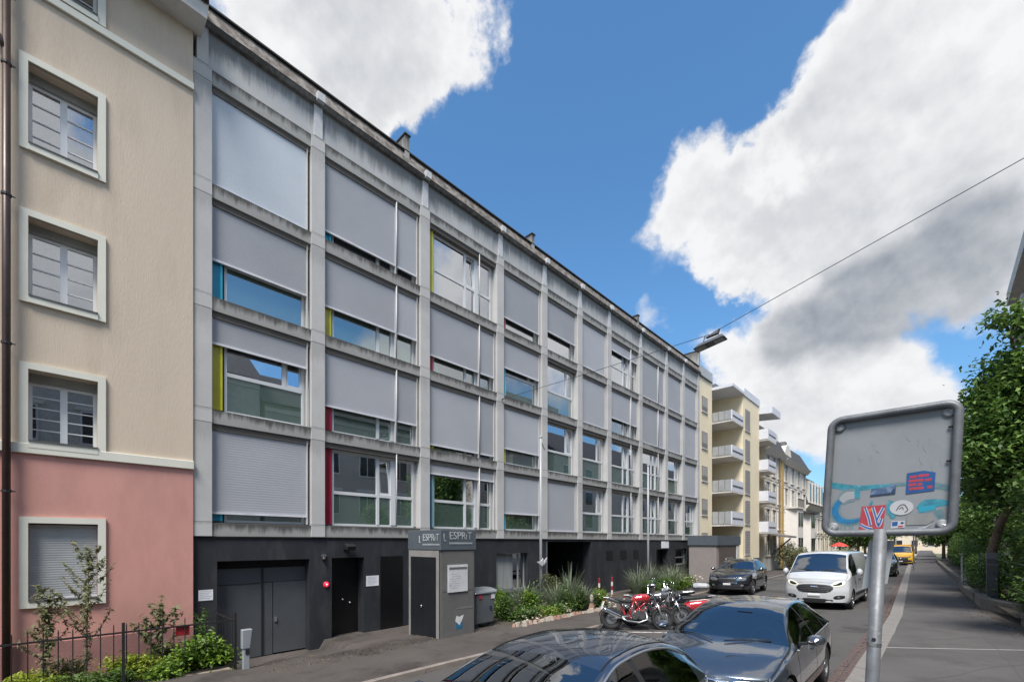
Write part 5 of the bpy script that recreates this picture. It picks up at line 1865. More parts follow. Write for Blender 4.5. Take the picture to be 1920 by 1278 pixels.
# --- dark suv parked in the left bay
black_p = paint('black_suv_paint', (.012, .013, .017), .3, .2)
sts = {-2.2: (.32, .84, .82, .85, .78, .88), -2.0: (.28, .92, .88, .935, .82, .98), -1.5: (.26, 1.0, .92, 1.015, .86, 1.07), -1.0: (.26, 1.04, .935, 1.06, .87, 1.12), -.75: (.26, 1.06, .94, 1.10, .86, 1.17), -.35: (.26, 1.07, .94, 1.30, .78, 1.40),
       0: (.26, 1.08, .94, 1.47, .71, 1.56), .4: (.26, 1.09, .94, 1.56, .68, 1.64), 1.0: (.26, 1.10, .935, 1.57, .67, 1.655), 1.6: (.28, 1.12, .92, 1.50, .67, 1.59), 2.0: (.30, 1.13, .90, 1.30, .70, 1.42), 2.2: (.36, 1.08, .86, 1.10, .74, 1.18)}
suvP = dict(st=sts, wheels=(-1.32, 1.35), arch=.42, wr=.37, bf=.24, br=.2, paint=black_p, wind=(-.76, .08), rear=(1.75, 2.1), side=[(-.55, .40), (.46, 1.2), (1.26, 1.8)], trim=[(.40, .46), (1.2, 1.26)],
            nose=lambda z: .2 * max(0, z - .6), tail=lambda z: .1 * max(0, z - .8), marks=[-.76, .08, -.55, .4, .46, 1.2, 1.26, 1.8])
s = Car('parked_car', 'black off-road car parked in the bay on the left in front of the grey shed', 'car', suvP)
s.patch('headlight', [(.42, .72, .80), (.52, .70, .84), (.66, .71, .86), (.78, .74, .86)], lamp_glass, mirror=True)
s.patch('grille', [(-.38 + .095 * k, .66, .80) for k in range(9)], dark_plastic, out=.008)
s.patch('grille_trim', [(-.38 + .095 * k, .80, .825) for k in range(9)], chrome, out=.014)
s.patch('air_intake', [(-.6 + .15 * k, .36, .46) for k in range(9)], dark_plastic, out=.006)
s.patch('number_plate', [(-.16 + .04 * k, .50, .59) for k in range(9)], plate_m, out=.02)
s.patch('fog_lamp', [(.56, .46, .52), (.62, .45, .54), (.68, .46, .53)], lamp_glass, mirror=True)
s.mirror(-.45, 1.14, .10, .085)
for y in (-.6, .43, 1.3):
    s.seam(y, 4, s.NB)
s.handles((.25, 1.05), .95)
for sg in (1, -1):
    MB().tube([(sg * .62, .1, 1.63), (sg * .63, .2, 1.69), (sg * .62, 1.5, 1.66), (sg * .62, 1.6, 1.60)], .016, 6).build('roof_rail', alu, s.root, smooth=True)
s.place(-7.22, 24.1, .06)

# --- cars farther down the street
dk = paint('charcoal_paint', (.022, .023, .026), .4, .22)
wp_ = paint('white_car_paint', (.62, .63, .65), 0, .3)
Pw = dict(suvP)
Pw['paint'] = wp_
wcar = Car('white_car', 'white car behind the white delivery van', 'car', Pw)
wcar.patch('headlight', [(.42, .72, .80), (.52, .70, .84), (.66, .71, .86), (.78, .74, .86)], lamp_glass, mirror=True)
wcar.patch('grille', [(-.38 + .095 * k, .62, .76) for k in range(9)], dark_plastic, out=.008)
wcar.patch('number_plate', [(-.26 + .065 * k, .48, .58) for k in range(9)], plate_m, out=.02)
wcar.mirror(-.45, 1.14)
wcar.place(-3.75, 35.2)
Pg = dict(suvP)
Pg['paint'] = paint('olive_grey_paint', (.035, .038, .036), .4, .22)
gcar = Car('parked_car', 'olive grey car parked at the right kerb, half hidden by the sign post', 'car', Pg)
gcar.patch('headlight', [(.42, .72, .80), (.52, .70, .84), (.66, .71, .86), (.78, .74, .86)], lamp_glass, mirror=True)
gcar.patch('grille', [(-.38 + .095 * k, .62, .78) for k in range(9)], dark_plastic, out=.008)
gcar.mirror(-.45, 1.14)
for sg in (1, -1):
    MB().tube([(sg * (gcar.grid[i][gcar.NE][0] + .01), gcar.grid[i][gcar.NE][1], gcar.grid[i][gcar.NE][2]) for i, y in enumerate(gcar.S) if -.72 <= y <= 1.9], .02, 6).build('window_trim', alu, gcar.root, smooth=True)
gcar.place(-2.98, 41.8)
yel = paint('yellow_van_paint', (.62, .34, .02), 0, .35)
Py_ = dict(vanP)
Py_['paint'] = yel
yv = Car('yellow_van', 'yellow van with a dark front parked at the far end of the right kerb', 'van', Py_)
yv.patch('grille', [(-.6 + .15 * k, .55, .86) for k in range(9)], dark_plastic, out=.012)
yv.patch('bumper', [(-.86 + .215 * k, .30, .54) for k in range(9)], dark_plastic, out=.02)
yv.patch('headlight', [(.60, .80, .90), (.70, .79, .93), (.80, .82, .94)], lamp_glass, mirror=True)
yv.patch('number_plate', [(-.18 + .045 * k, .36, .46) for k in range(9)], plate_m, out=.03)
yv.mirror(-1.30, 1.24, .10, .14, dark_plastic)
MB().box(-.75, .75, -.6, 2.3, 1.98, 2.12).build('roof_box', yel, yv.root, bevel=.05)
yv.place(-2.75, 63.4, -.02)

# ------------------------------------------------------------------ motorcycles and scooters in the bay
bike_red = paint('motorcycle_red', (.42, .012, .02), 0, .3)
engine_m = M('engine_grey', (.10, .10, .105), rough=.45, metal=.6, vary=.3, scale=20)
seat_m = M('seat_black', (.015, .015, .016), rough=.6)
tin = M('grey_leg_shield', (.20, .21, .22), rough=.35, coat=.6)


def wheel_xz(root, x, r, w, z0=None, spokes=5, hub=rim_m):
    z = r if z0 is None else z0
    prof = []
    for k in range(12):
        a = 2 * PI * k / 12
        prof.append((r - w * .5 + math.cos(a) * w * .5, math.sin(a) * w * .5))
    t = MB().lathe([(p[0], p[1]) for p in prof], (x, 0, z), 'Y', 32, True).build('wheel', rubber, root, smooth=True)
    m = MB().lathe([(r - w * 1.15, -.03), (r - w * .92, -.03), (r - w * .92, .03), (r - w * 1.15, .03)], (x, 0, z), 'Y', 32, True)
    m.lathe([(0, -.06), (.045, -.06), (.045, .06), (0, .06)], (x, 0, z), 'Y', 12)
    for k in range(spokes):
        a = 2 * PI * k / spokes + .4
        m.tube([(x + .03 * math.cos(a), 0, z + .03 * math.sin(a)), (x + (r - w) * math.cos(a), 0, z + (r - w) * math.sin(a))], .014, 6)
    m.build('rim', hub, t)
    for sy in (-.055, .055):
        MB().lathe([(r * .22, sy - .003), (r * .46, sy - .003), (r * .46, sy + .003), (r * .22, sy + .003)], (x, 0, z), 'Y', 28, True).build('brake_disc', alu, t)
    return t


def loft(root, name, secs, mat, seg=14, parent=None):
    """secs: (x, z centre, half width, half height)"""
    rings = []
    for x, z, w, h in secs:
        rings.append([(x, w * math.copysign(abs(math.cos(a)) ** .8, math.cos(a)), z + h * math.copysign(abs(math.sin(a)) ** .8, math.sin(a))) for a in [2 * PI * k / seg for k in range(seg)]])
    m = MB()
    for a, b in zip(rings, rings[1:]):
        m.add(a + b, [(k, (k + 1) % seg, seg + (k + 1) % seg, seg + k) for k in range(seg)])
    m.add(rings[0], [tuple(reversed(range(seg)))])
    m.add(rings[-1], [tuple(range(seg))])
    return m.build(name, mat, parent or root, auto=1.0)


def motorcycle(label, colour, loc, yaw, lean=-.10):
    R_ = thing('motorcycle', label, 'motorcycle', (0, 0, 0), 'motorcycles in the marked bay')
    wheel_xz(R_, -.70, .315, .16)
    wheel_xz(R_, .72, .315, .12)
    loft(R_, 'fuel_tank', [(-.12, .83, .10, .05), (-.05, .86, .15, .10), (.12, .89, .17, .12), (.28, .90, .155, .11), (.36, .89, .09, .07)], colour)
    loft(R_, 'seat', [(-.72, .88, .07, .03), (-.60, .86, .11, .045), (-.40, .81, .13, .05), (-.20, .79, .12, .05), (-.10, .80, .09, .04)], seat_m)
    loft(R_, 'tail', [(-.92, .90, .05, .03), (-.78, .88, .09, .05), (-.55, .80, .11, .055), (-.38, .75, .09, .04)], M('dark_grey_tail', (.09, .095, .10), rough=.35, coat=.5))
    MB().obox((-.90, 0, .80), (.03, .16, .10)).build('tail_light', M('tail_red', (0, 0, 0)), R_)
    MB().hexa([(-1.0, -.09, .58), (-.97, -.09, .58), (-.97, .09, .58), (-1.0, .09, .58), (-.92, -.08, .80), (-.89, -.08, .80), (-.89, .08, .80), (-.92, .08, .80)]).build('number_plate', plate_m, R_)
    fr = MB()
    for sy in (-.12, .12):
        for a, b in (((.38, sy * .4, .86), (.05, sy, .62)), ((.05, sy, .62), (-.22, sy, .36)), ((.38, sy * .4, .74), (.12, sy, .50)), ((.12, sy, .50), (.05, sy, .62)), ((-.05, sy, .80), (.05, sy, .62)), ((-.10, sy, .78), (-.22, sy, .36)), ((-.22, sy, .36), (-.1, sy, .33)), ((.30, sy * .6, .86), (-.10, sy, .78))):
            fr.tube([a, b], .019, 7)
    fr.build('frame', colour, R_, smooth=True)
    en = MB().obox((.02, 0, .43), (.42, .26, .26)).obox((.20, 0, .55), (.18, .20, .26), Matrix.Rotation(.6, 3, 'Y')).lathe([(0, -.17), (.11, -.17), (.11, .17), (0, .17)], (-.06, 0, .40), 'Y', 18)
    en.build('engine', engine_m, R_, bevel=.02)
    sub = MB()
    for sy in (-.10, .10):
        sub.tube([(-.05, sy, .74), (-.45, sy, .76), (-.72, sy * .6, .82)], .014, 6)
    sub.build('subframe', black_metal, R_)
    MB().obox((.34, 0, .60), (.06, .30, .26), Matrix.Rotation(-.3, 3, 'Y')).build('radiator', dark_plastic, R_)
    fk = MB()
    for sy in (-.10, .10):
        fk.tube([(.72, sy, .315), (.55, sy, .74)], .026, 8)
    fk.build('fork', alu, R_, smooth=True)
    fk = MB()
    for sy in (-.10, .10):
        fk.tube([(.56, sy, .70), (.44, sy, 1.0)], .022, 8)
    fk.obox((.50, 0, .86), (.06, .26, .05)).build('fork_upper', chrome, R_)
    MB().grid([[(.72 + .34 * math.cos(a), -.06, .315 + .34 * math.sin(a)), (.72 + .355 * math.cos(a), 0, .315 + .355 * math.sin(a)), (.72 + .34 * math.cos(a), .06, .315 + .34 * math.sin(a))] for a in [.6 + 1.7 * k / 10 for k in range(11)]]).build('mudguard', colour, R_, smooth=True)
    MB().grid([[(-.70 + .35 * math.cos(a), -.08, .315 + .35 * math.sin(a)), (-.70 + .365 * math.cos(a), 0, .315 + .365 * math.sin(a)), (-.70 + .35 * math.cos(a), .08, .315 + .35 * math.sin(a))] for a in [1.4 + 1.5 * k / 10 for k in range(11)]]).build('mudguard', dark_plastic, R_, smooth=True)
    MB().ball((.60, 0, .88), (.09, .10, .10), 14, 10).build('headlamp', dark_plastic, R_, smooth=True)
    MB().lathe([(0, 0), (.085, 0), (.07, .03), (0, .04)], (.655, 0, .88), 'X', 18).build('headlamp_lens', lamp_glass, R_, smooth=True)
    MB().tube([(.36, .38, .98), (.44, .26, 1.02), (.48, .10, 1.0), (.48, -.10, 1.0), (.44, -.26, 1.02), (.36, -.38, .98)], .013, 8).build('handlebar', chrome, R_, smooth=True)
    for sy in (-1, 1):
        MB().tube([(.36, sy * .38, .98), (.40, sy * .30, 1.0)], .02, 8).build('grip', seat_m, R_)
        MB().tube([(.42, sy * .27, 1.02), (.44, sy * .33, 1.16), (.42, sy * .36, 1.20)], .007, 6).build('mirror_stalk', chrome, R_)
        MB().ball((.42, sy * .38, 1.23), (.015, .06, .045), 12, 8).build('mirror', chrome, R_, smooth=True)
    MB().tube([(.24, -.10, .52), (.28, -.14, .30), (.05, -.15, .22), (-.30, -.16, .27), (-.46, -.17, .36)], .024, 8).build('exhaust_pipe', alu, R_, smooth=True)
    MB().tube([(-.44, -.17, .35), (-.50, -.175, .38), (-.90, -.20, .58), (-.94, -.20, .60)], [.035, .052, .052, .04], 12).build('silencer', chrome, R_, smooth=True)
    sw = MB()
    for sy in (-.11, .11):
        sw.tube([(-.70, sy, .315), (-.15, sy, .40)], .025, 8)
    sw.build('swingarm', alu, R_, smooth=True)
    MB().tube([(-.30, .05, .42), (-.42, .05, .72)], .03, 8).build('shock_absorber', colour, R_)
    MB().obox((.12, 0, .22), (.5, .22, .10)).build('belly_pan', dark_plastic, R_, bevel=.02)
    MB().tube([(.0, .14, .30), (-.08, .36, .0)], .010, 6).build('side_stand', black_metal, R_)
    R_.rotation_euler = (lean, 0, yaw)
    R_.location = loc
    return R_


motorcycle('red naked motorcycle with a silver silencer standing in the marked bay', bike_red, (-6.12, 11.5, -.155), math.atan2(.86, .97))
motorcycle('dark grey motorcycle standing between the red motorcycle and the red scooter', M('dark_bike_paint', (.05, .053, .06), rough=.3, coat=1), (-5.95, 12.35, -.15), math.atan2(.80, 1.0), -.12)


def scooter(label, loc, yaw, body, shield, top_case):
    t = thing('motor_scooter', label, 'scooter', (0, 0, 0))
    wheel_xz(t, .62, .245, .12, spokes=5)
    wheel_xz(t, -.62, .245, .13, spokes=5)
    loft(t, 'side_panel', [(-.95, .66, .08, .05), (-.80, .64, .19, .13), (-.55, .60, .22, .17), (-.25, .56, .19, .16), (-.12, .52, .13, .12)], body)
    loft(t, 'seat', [(-.92, .84, .07, .03), (-.70, .83, .14, .06), (-.35, .80, .15, .06), (-.05, .78, .11, .05)], seat_m)
    loft(t, 'floor_board', [(-.20, .32, .18, .06), (.10, .29, .19, .05), (.32, .31, .16, .06)], dark_plastic)
    rows = []
    for k in range(9):
        q = k / 8
        x = .36 + .17 * math.sin(q * PI * .6) - .06 * q
        z = .30 + .68 * q
        w = .20 + .06 * math.sin(q * PI)
        rows.append([(x - .05, -w, z), (x + .02, -w * .5, z), (x + .05, 0, z), (x + .02, w * .5, z), (x - .05, w, z)])
    back = [[(p[0] - .05, p[1] * .95, p[2]) for p in r] for r in rows]
    m = MB().grid(rows).grid(back)
    for e in (0, 4):
        m.grid([[r[e], b[e]] for r, b in zip(rows, back)])
    m.build('leg_shield', shield, t, auto=.9)
    loft(t, 'mudguard', [(.36, .48, .06, .03), (.52, .53, .10, .05), (.72, .52, .10, .05), (.90, .40, .06, .03)], shield)
    MB().tube([(.62, .07, .245), (.52, .06, .55), (.40, 0, .95)], .03, 8).tube([(.62, -.07, .245), (.52, -.06, .55), (.40, 0, .95)], .03, 8).build('fork', black_metal, t)
    loft(t, 'handlebar_cowl', [(.52, 1.0, .07, .05), (.44, 1.04, .13, .08), (.34, 1.05, .14, .06), (.26, 1.04, .08, .03)], shield)
    MB().lathe([(0, 0), (.07, 0), (.055, .03), (0, .035)], (.50, 0, 1.02), 'X', 16).build('headlamp_lens', lamp_glass, t, smooth=True)
    for sy in (-1, 1):
        MB().tube([(.36, sy * .10, 1.05), (.30, sy * .36, 1.04)], .018, 8).build('grip', seat_m, t)
        MB().tube([(.34, sy * .24, 1.06), (.36, sy * .32, 1.22)], .007, 6).build('mirror_stalk', chrome, t)
        MB().ball((.35, sy * .34, 1.26), (.015, .065, .045), 12, 8).build('mirror', chrome, t, smooth=True)
    MB().obox((-.30, -.02, .30), (.4, .22, .2)).build('engine', engine_m, t, bevel=.02)
    MB().tube([(-.35, -.17, .24), (-.55, -.19, .28), (-.95, -.2, .38)], [.03, .05, .045], 10).build('silencer', alu, t, smooth=True)
    if top_case:
        rk = MB().tube([(-.55, -.12, .86), (-1.05, -.10, .90), (-1.05, .10, .90), (-.55, .12, .86)], .013, 6)
        rk.build('rear_rack', alu, t)
        loft(t, 'top_case', [(-1.34, 1.05, .14, .07), (-1.26, 1.04, .21, .12), (-1.0, 1.04, .22, .13), (-.86, 1.03, .16, .10)], M('grey_top_case', (.36, .36, .37), rough=.3, coat=.6))
        MB().box(-1.33, -.86, -.225, .225, 1.0, 1.02).build('case_seam', dark_plastic, t)
    else:
        rk = MB().tube([(-.70, -.1, .84), (-1.0, -.08, .88), (-1.0, .08, .88), (-.70, .1, .84)], .011, 6)
        rk.build('rear_rack', alu, t)
        loft(t, 'tail_stripe', [(-.94, .735, .05, .01), (-.70, .765, .16, .02), (-.25, .72, .15, .012)], M('white_stripe', (.7, .68, .66), rough=.3))
    MB().obox((-.98, 0, .66), (.03, .14, .07)).build('tail_light', M('tail_red', (0, 0, 0)), t)
    t.location = loc
    t.rotation_euler = (0.06, 0, yaw)
    return t


scooter('red scooter with a grey leg shield behind the red motorcycle', (-5.50, 12.95, -.14), PI + .72, bike_red, tin, False)
scooter('dark scooter with a grey top case farthest from the camera', (-6.45, 14.0, -.16), PI + .55, dk, M('dark_scooter_shield', (.03, .03, .034), rough=.3, coat=.8), True)

# ------------------------------------------------------------------ sign seen from behind, on its leaning post
SG = thing('street_sign', 'back of a large square street sign on a leaning galvanised post, covered in stickers', 'sign', (-.30, 3.2, .1))
TL, TR, BRt, BL = Vector((-.47, 3.2, 3.03)), Vector((.10, 3.2, 3.03)), Vector((.072, 3.2, 2.335)), Vector((-.508, 3.2, 2.33))


def sp(a, b, dy=0.0):
    p = (BL.lerp(BRt, a)).lerp(TL.lerp(TR, a), b)
    return Vector((p.x, p.y + dy, p.z))


loop = []
ra, rb = .13, .10
for (ca, cb, s0) in ((1 - ra, 1 - rb, 0), (ra, 1 - rb, 1), (ra, rb, 2), (1 - ra, rb, 3)):
    for k in range(7):
        a = s0 * PI / 2 + PI / 2 * k / 6
        loop.append(sp(ca + (ra - .035) * math.cos(a), cb + (rb - .03) * math.sin(a)))
MB().tube(loop, .0195, 12, closed=True).build('frame', galv, SG, smooth=True)
post_top = sp(.475, .045)
pdir = (Vector((-.22, 3.2, 2.32)) - Vector((-.255, 3.2, 1.52))).normalized()
MB().tube([post_top + pdir * .01, post_top - pdir * 2.3], .0315, 16).build('post', galv, SG, smooth=True)
MB().tube([post_top - pdir * .62, post_top - pdir * .64], .033, 16).build('post_band', alu, SG)
MB().tube([post_top - pdir * .60 + Vector((0, -.030, 0)), post_top - pdir * .60 + Vector((0, -.034, 0))], .010, 10).build('bolt', dark_plastic, SG)
board_m = M('sign_back_grey', (.205, .22, .234), rough=.55, metal=.0, vary=.05, scale=2.2, bump=.03, bscale=8, second=(.235, .25, .262), smix=(.5, .7), sscale=3)
A0, A1, B0, B1 = .048, .958, .03, .958
MB().prism([sp(A0, B0, .018), sp(A1, B0, .018), sp(A1, B1, .018), sp(A0, B1, .018)], (0, .004, 0)).build('board', board_m, SG)
MB().prism([sp(A0, B1 - .004, .016), sp(A1, B1 - .004, .016), sp(A1, B1 + .006, .016), sp(A0, B1 + .006, .016)], (0, .006, 0)).build('board_edge', M('pale_edge', (.6, .6, .6), rough=.4), SG)
for a, b in ((.10, .91), (.90, .91), (.10, .085), (.90, .085)):
    c = sp(a, b, .012)
    MB().lathe([(0, .0), (.016, 0), (.026, .004), (.026, .010), (0, .010)], (c.x, c.y - .006, c.z), 'Y', 18).build('clamp', M('dull_clamp', (.24, .25, .26), rough=.6, metal=.2), SG, smooth=True)
    e = sp(a + (.05 if a > .5 else -.05), b + (.03 if b > .5 else -.03), 0)
    MB().tube([c, e], .006, 6).build('clip', alu, SG)
for b in (.55, .80):
    e = sp(1 - .045, b, 0)
    MB().tube([e + Vector((-.03, .01, 0)), e], .005, 6).build('clip', dark_plastic, SG)


def brush(pts, w, mat, name='spray_paint', dy=.0165, n=14, halo=True):
    """flat sprayed stroke on the board"""
    P_ = [Vector((p[0], p[1], 0)) for p in pts]
    fine = []
    for i in range(len(P_) - 1):
        p0, p1, p2, p3 = P_[max(0, i - 1)], P_[i], P_[i + 1], P_[min(len(P_) - 1, i + 2)]
        for k in range(n):
            t = k / n
            fine.append(.5 * ((2 * p1) + (p2 - p0) * t + (2 * p0 - 5 * p1 + 4 * p2 - p3) * t * t + (3 * p1 - p0 - 3 * p2 + p3) * t**3))
    fine.append(P_[-1])
    ws = w if isinstance(w, (list, tuple)) else [w] * len(pts)
    rows = []
    for i, p in enumerate(fine):
        q = fine[min(i + 1, len(fine) - 1)] - fine[max(0, i - 1)]
        q = Vector((-q.y, q.x, 0))
        q = q.normalized() if q.length > 0 else Vector((0, 1, 0))
        f = i / (len(fine) - 1) * (len(ws) - 1)
        j = min(int(f), len(ws) - 2)
        ww = ws[j] + (ws[j + 1] - ws[j]) * (f - j)
        a, b = p + q * ww / 2, p - q * ww / 2
        rows.append([sp(a.x, a.y, dy), sp(b.x, b.y, dy)])
    if name == 'spray_paint' and halo:
        wide = [[a.lerp(b, -.35) + Vector((0, .0009, 0)), b.lerp(a, -.35) + Vector((0, .0009, 0))] for a, b in rows]
        MB().grid(wide).build('overspray', HALO, SG)
    return MB().grid(rows).build(name, mat, SG)


HALO = M('overspray_haze', (.135, .19, .215), rough=.55, vary=.12, scale=40)
teal = M('teal_spray', (.03, .20, .27), rough=.5, vary=.35, scale=30, second=(.20, .30, .33), smix=(.55, .75), sscale=28)
sblue = M('blue_spray', (.012, .14, .30), rough=.5, vary=.25, scale=30)
sfaint = M('faded_teal_spray', (.09, .175, .205), rough=.55, vary=.25, scale=30)
spink = M('pale_spray', (.30, .305, .32), rough=.55, vary=.1)
brush([(.06, .440), (.16, .415), (.28, .398), (.42, .400), (.52, .405)], [.045, .05, .045, .03, .015], teal, dy=.0172)
brush([(.52, .405), (.70, .40), (.84, .375), (.945, .345)], [.015, .02, .03, .028], sfaint)
brush([(.30, .345), (.25, .345)], [.05, .06], teal, dy=.0165)
brush([(.255, .342), (.19, .335), (.15, .295)], [.06, .07, .05], spink, dy=.0158)
brush([(.165, .315), (.12, .27), (.105, .215), (.135, .155), (.20, .128), (.27, .13), (.33, .145)], [.03, .05, .055, .05, .035, .03, .02], sblue)
brush([(.10, .19), (.14, .135), (.21, .105), (.30, .115)], [.015, .025, .03, .02], sfaint, dy=.0172)
brush([(.56, .27), (.535, .22), (.555, .17), (.55, .14)], [.05, .05, .04, .02], teal)
brush([(.38, .27), (.40, .262)], [.03, .02], teal)
brush([(.74, .195), (.78, .235), (.86, .245), (.93, .24)], [.06, .075, .06, .03], teal, dy=.0172)
brush([(.735, .20), (.78, .205), (.85, .215)], [.04, .045, .03], M('bright_teal_spray', (.02, .25, .36), rough=.5))
brush([(.86, .19), (.88, .15), (.89, .12)], [.04, .035, .02], sfaint)
for a, b0, b1 in ((.165, .10, .02), (.195, .085, .01), (.235, .10, .06), (.255, .10, .05)):
    brush([(a, b0), (a, b1)], .007, sfaint, 'paint_drip')
for k, (a, b, L) in enumerate(((.20, .66, .05), (.26, .70, .08), (.38, .74, .04), (.40, .70, .03), (.36, .66, .04), (.62, .78, .05), (.70, .74, .05), (.74, .70, .07), (.78, .74, .05), (.80, .55, .08), (.86, .56, .04), (.72, .60, .06))):
    brush([(a, b), (a + .01, b - L * .6), (a + .03 * (k % 2), b - L)], .003, M('scratch', (.25, .27, .28), rough=.6), 'scratch')


def sticker(name, poly, mat, dy=.0150):
    return MB().prism([sp(a, b, dy) for a, b in poly], (0, .0012, 0)).build(name, mat, SG)


st_blue = M('sticker_blue', (.012, .07, .22), rough=.45, vary=.15, scale=20)
st_red = M('sticker_red', (.36, .04, .06), rough=.45, vary=.1, scale=20)
st_white = M('sticker_white', (.40, .40, .42), rough=.5)
st_navy = M('sticker_navy', (.02, .04, .09), rough=.45)
st_grey = M('sticker_grey', (.22, .22, .22), rough=.6, vary=.15, scale=12)
ab = sticker('sticker', [(.64, .325), (.835, .34), (.835, .475), (.755, .495), (.64, .485)], st_blue)
for k, (a, b, w) in enumerate(((.66, .455, .05), (.72, .46, .07), (.655, .425, .10), (.765, .425, .045), (.655, .395, .055), (.72, .395, .03), (.66, .365, .10), (.785, .37, .035))):
    sticker('sticker_print', [(a, b - .012), (a + w, b - .010), (a + w, b + .010), (a, b + .008)], st_red, .0143)
sticker('sticker', [(.38, .325), (.565, .335), (.57, .405), (.46, .385), (.385, .38)], M('photo_sticker', (.06, .10, .18), rough=.4, vary=.5, scale=14, second=(.16, .22, .33), smix=(.45, .6), sscale=22))
sticker('sticker_print', [(.38, .322), (.565, .332), (.565, .345), (.38, .336)], st_navy, .0143)
sticker('sticker_print', [(.53, .34), (.565, .342), (.563, .375), (.545, .37)], st_navy, .0143)
sticker('sticker', [(.305, .055), (.49, .065), (.50, .25), (.32, .245)], st_red)
for q, mt, dy in ((.026, st_white, .0144), (.012, M('sticker_mark_blue', (.03, .10, .30), rough=.45), .0138)):
    brush([(.345, .235), (.375, .16), (.395, .09)], q, mt, 'sticker_mark', dy, 6)
    brush([(.405, .235), (.43, .16), (.455, .085), (.478, .145)], q, mt, 'sticker_mark', dy - .0002, 6)
    brush([(.485, .23), (.455, .165), (.44, .13)], q, mt, 'sticker_mark', dy - .0004, 6)
    brush([(.315, .10), (.36, .075), (.41, .062)], q, mt, 'sticker_mark', dy, 6)
sticker('sticker_print', [(.375, .225), (.395, .225), (.395, .20), (.375, .20)], M('sticker_orange', (.5, .12, .03), rough=.4), .0143)
sticker('sticker', [(.615 + .085 * math.cos(2 * PI * k / 22), .222 + .058 * math.sin(2 * PI * k / 22)) for k in range(22)], st_white, .0146)
brush([(.58, .20), (.60, .235), (.63, .245), (.65, .225), (.66, .20), (.64, .185)], .008, M('sticker_line', (.10, .09, .10), rough=.5), 'sticker_print', .0138, 6)
brush([(.60, .21), (.62, .225), (.63, .205)], .007, M('sticker_line', (0, 0, 0)), 'sticker_print', .0138, 6)
sticker('sticker', [(.545, .062), (.645, .066), (.645, .12), (.55, .12)], st_white, .0150)
sticker('sticker_print', [(.555, .08), (.595, .082), (.595, .115), (.555, .113)], st_blue, .0143)
sticker('sticker_print', [(.60, .07), (.635, .072), (.635, .084), (.60, .082)], st_red, .0143)
sticker('sticker_print', [(.615, .095), (.638, .096), (.636, .11), (.617, .11)], st_navy, .0143)
sticker('sticker', [(.655, .085), (.80, .085), (.845, .12), (.82, .17), (.66, .168)], st_grey, .0150)
brush([(.74, .055), (.78, .062), (.83, .09)], [.018, .014, .004], st_white, 'torn_paper', .0150, 5)
brush([(.77, .05), (.82, .055), (.86, .055)], [.006, .012, .008], st_navy, 'torn_paper', .0146, 5)
MB().prism([(-.285, 3.25, 2.31), (-.172, 3.25, 2.31), (-.205, 3.25, 2.07), (-.318, 3.25, 2.03)], (0, .004, 0)).build('rear_plate', M('pale_plate', (.30, .32, .34), rough=.45), SG)

# ------------------------------------------------------------------ street lamp hung on a cable across the street
wire_m = M('steel_cable', (.10, .10, .11), rough=.5, metal=.6)
t = thing('overhead_cable', 'thin cable spanning the street from the concrete block to the right hand house', 'cable', (-11.98, 12.06, 7.7))
MB().tube([(-11.97, 12.06, 7.72), (-8.2, 12.06, 7.70), (-4.32, 12.06, 7.73)], .008, 6).build('cable', wire_m, t)
MB().tube([(-4.32, 12.06, 7.73), (1.8, 12.06, 9.31), (8.0, 12.06, 10.95)], .008, 6).build('cable', wire_m, t)
MB().tube([(-12.0, 12.06, 7.72), (-11.9, 12.06, 7.72)], .03, 8).build('wall_hook', galv, t)
t = thing('hanging_street_lamp', 'flat dark street lamp hanging from the cable over the road', 'street lamp', (-4.3, 12.06, 7.5))
lampm = M('lamp_grey', (.09, .095, .10), rough=.45)
MB().hexa([(-4.72, 11.88, 7.40), (-3.92, 11.90, 7.52), (-3.92, 12.22, 7.52), (-4.72, 12.24, 7.40), (-4.60, 11.96, 7.53), (-4.0, 11.96, 7.63), (-4.0, 12.16, 7.63), (-4.60, 12.16, 7.53)]).build('lamp_housing', lampm, t, bevel=.02)
for x0, x1, z0, z1 in ((-4.66, -4.42, 7.395, 7.43), (-4.2, -3.98, 7.468, 7.50)):
    MB().hexa([(x0, 11.94, z0 + .002), (x1, 11.94, z1 + .006), (x1, 12.18, z1 + .006), (x0, 12.18, z0 + .002), (x0, 11.94, z0 + .025), (x1, 11.94, z1 + .025), (x1, 12.18, z1 + .025), (x0, 12.18, z0 + .025)]).build('lamp_lens', M('lamp_diffuser', (.3, .3, .31), rough=.3), t)
MB().tube([(-4.5, 12.06, 7.56), (-4.45, 12.06, 7.72)], .014, 6).tube([(-4.1, 12.06, 7.62), (-4.12, 12.06, 7.78)], .014, 6).build('hanger', galv, t)
MB().hexa([(-4.42, 12.0, 7.66), (-4.12, 12.0, 7.69), (-4.12, 12.12, 7.69), (-4.42, 12.12, 7.66), (-4.3, 12.02, 7.72), (-4.08, 12.02, 7.80), (-4.08, 12.1, 7.80), (-4.3, 12.1, 7.72)]).build('cable_clamp', lampm, t)
t = thing('overhead_cable', 'far cable across the street beyond the ornate houses', 'cable', (-11, 66, 9))
MB().tube([(-11.0, 66, 9.0), (-4, 66, 8.6), (4, 66, 9.6)], .025, 5).build('cable', wire_m, t)

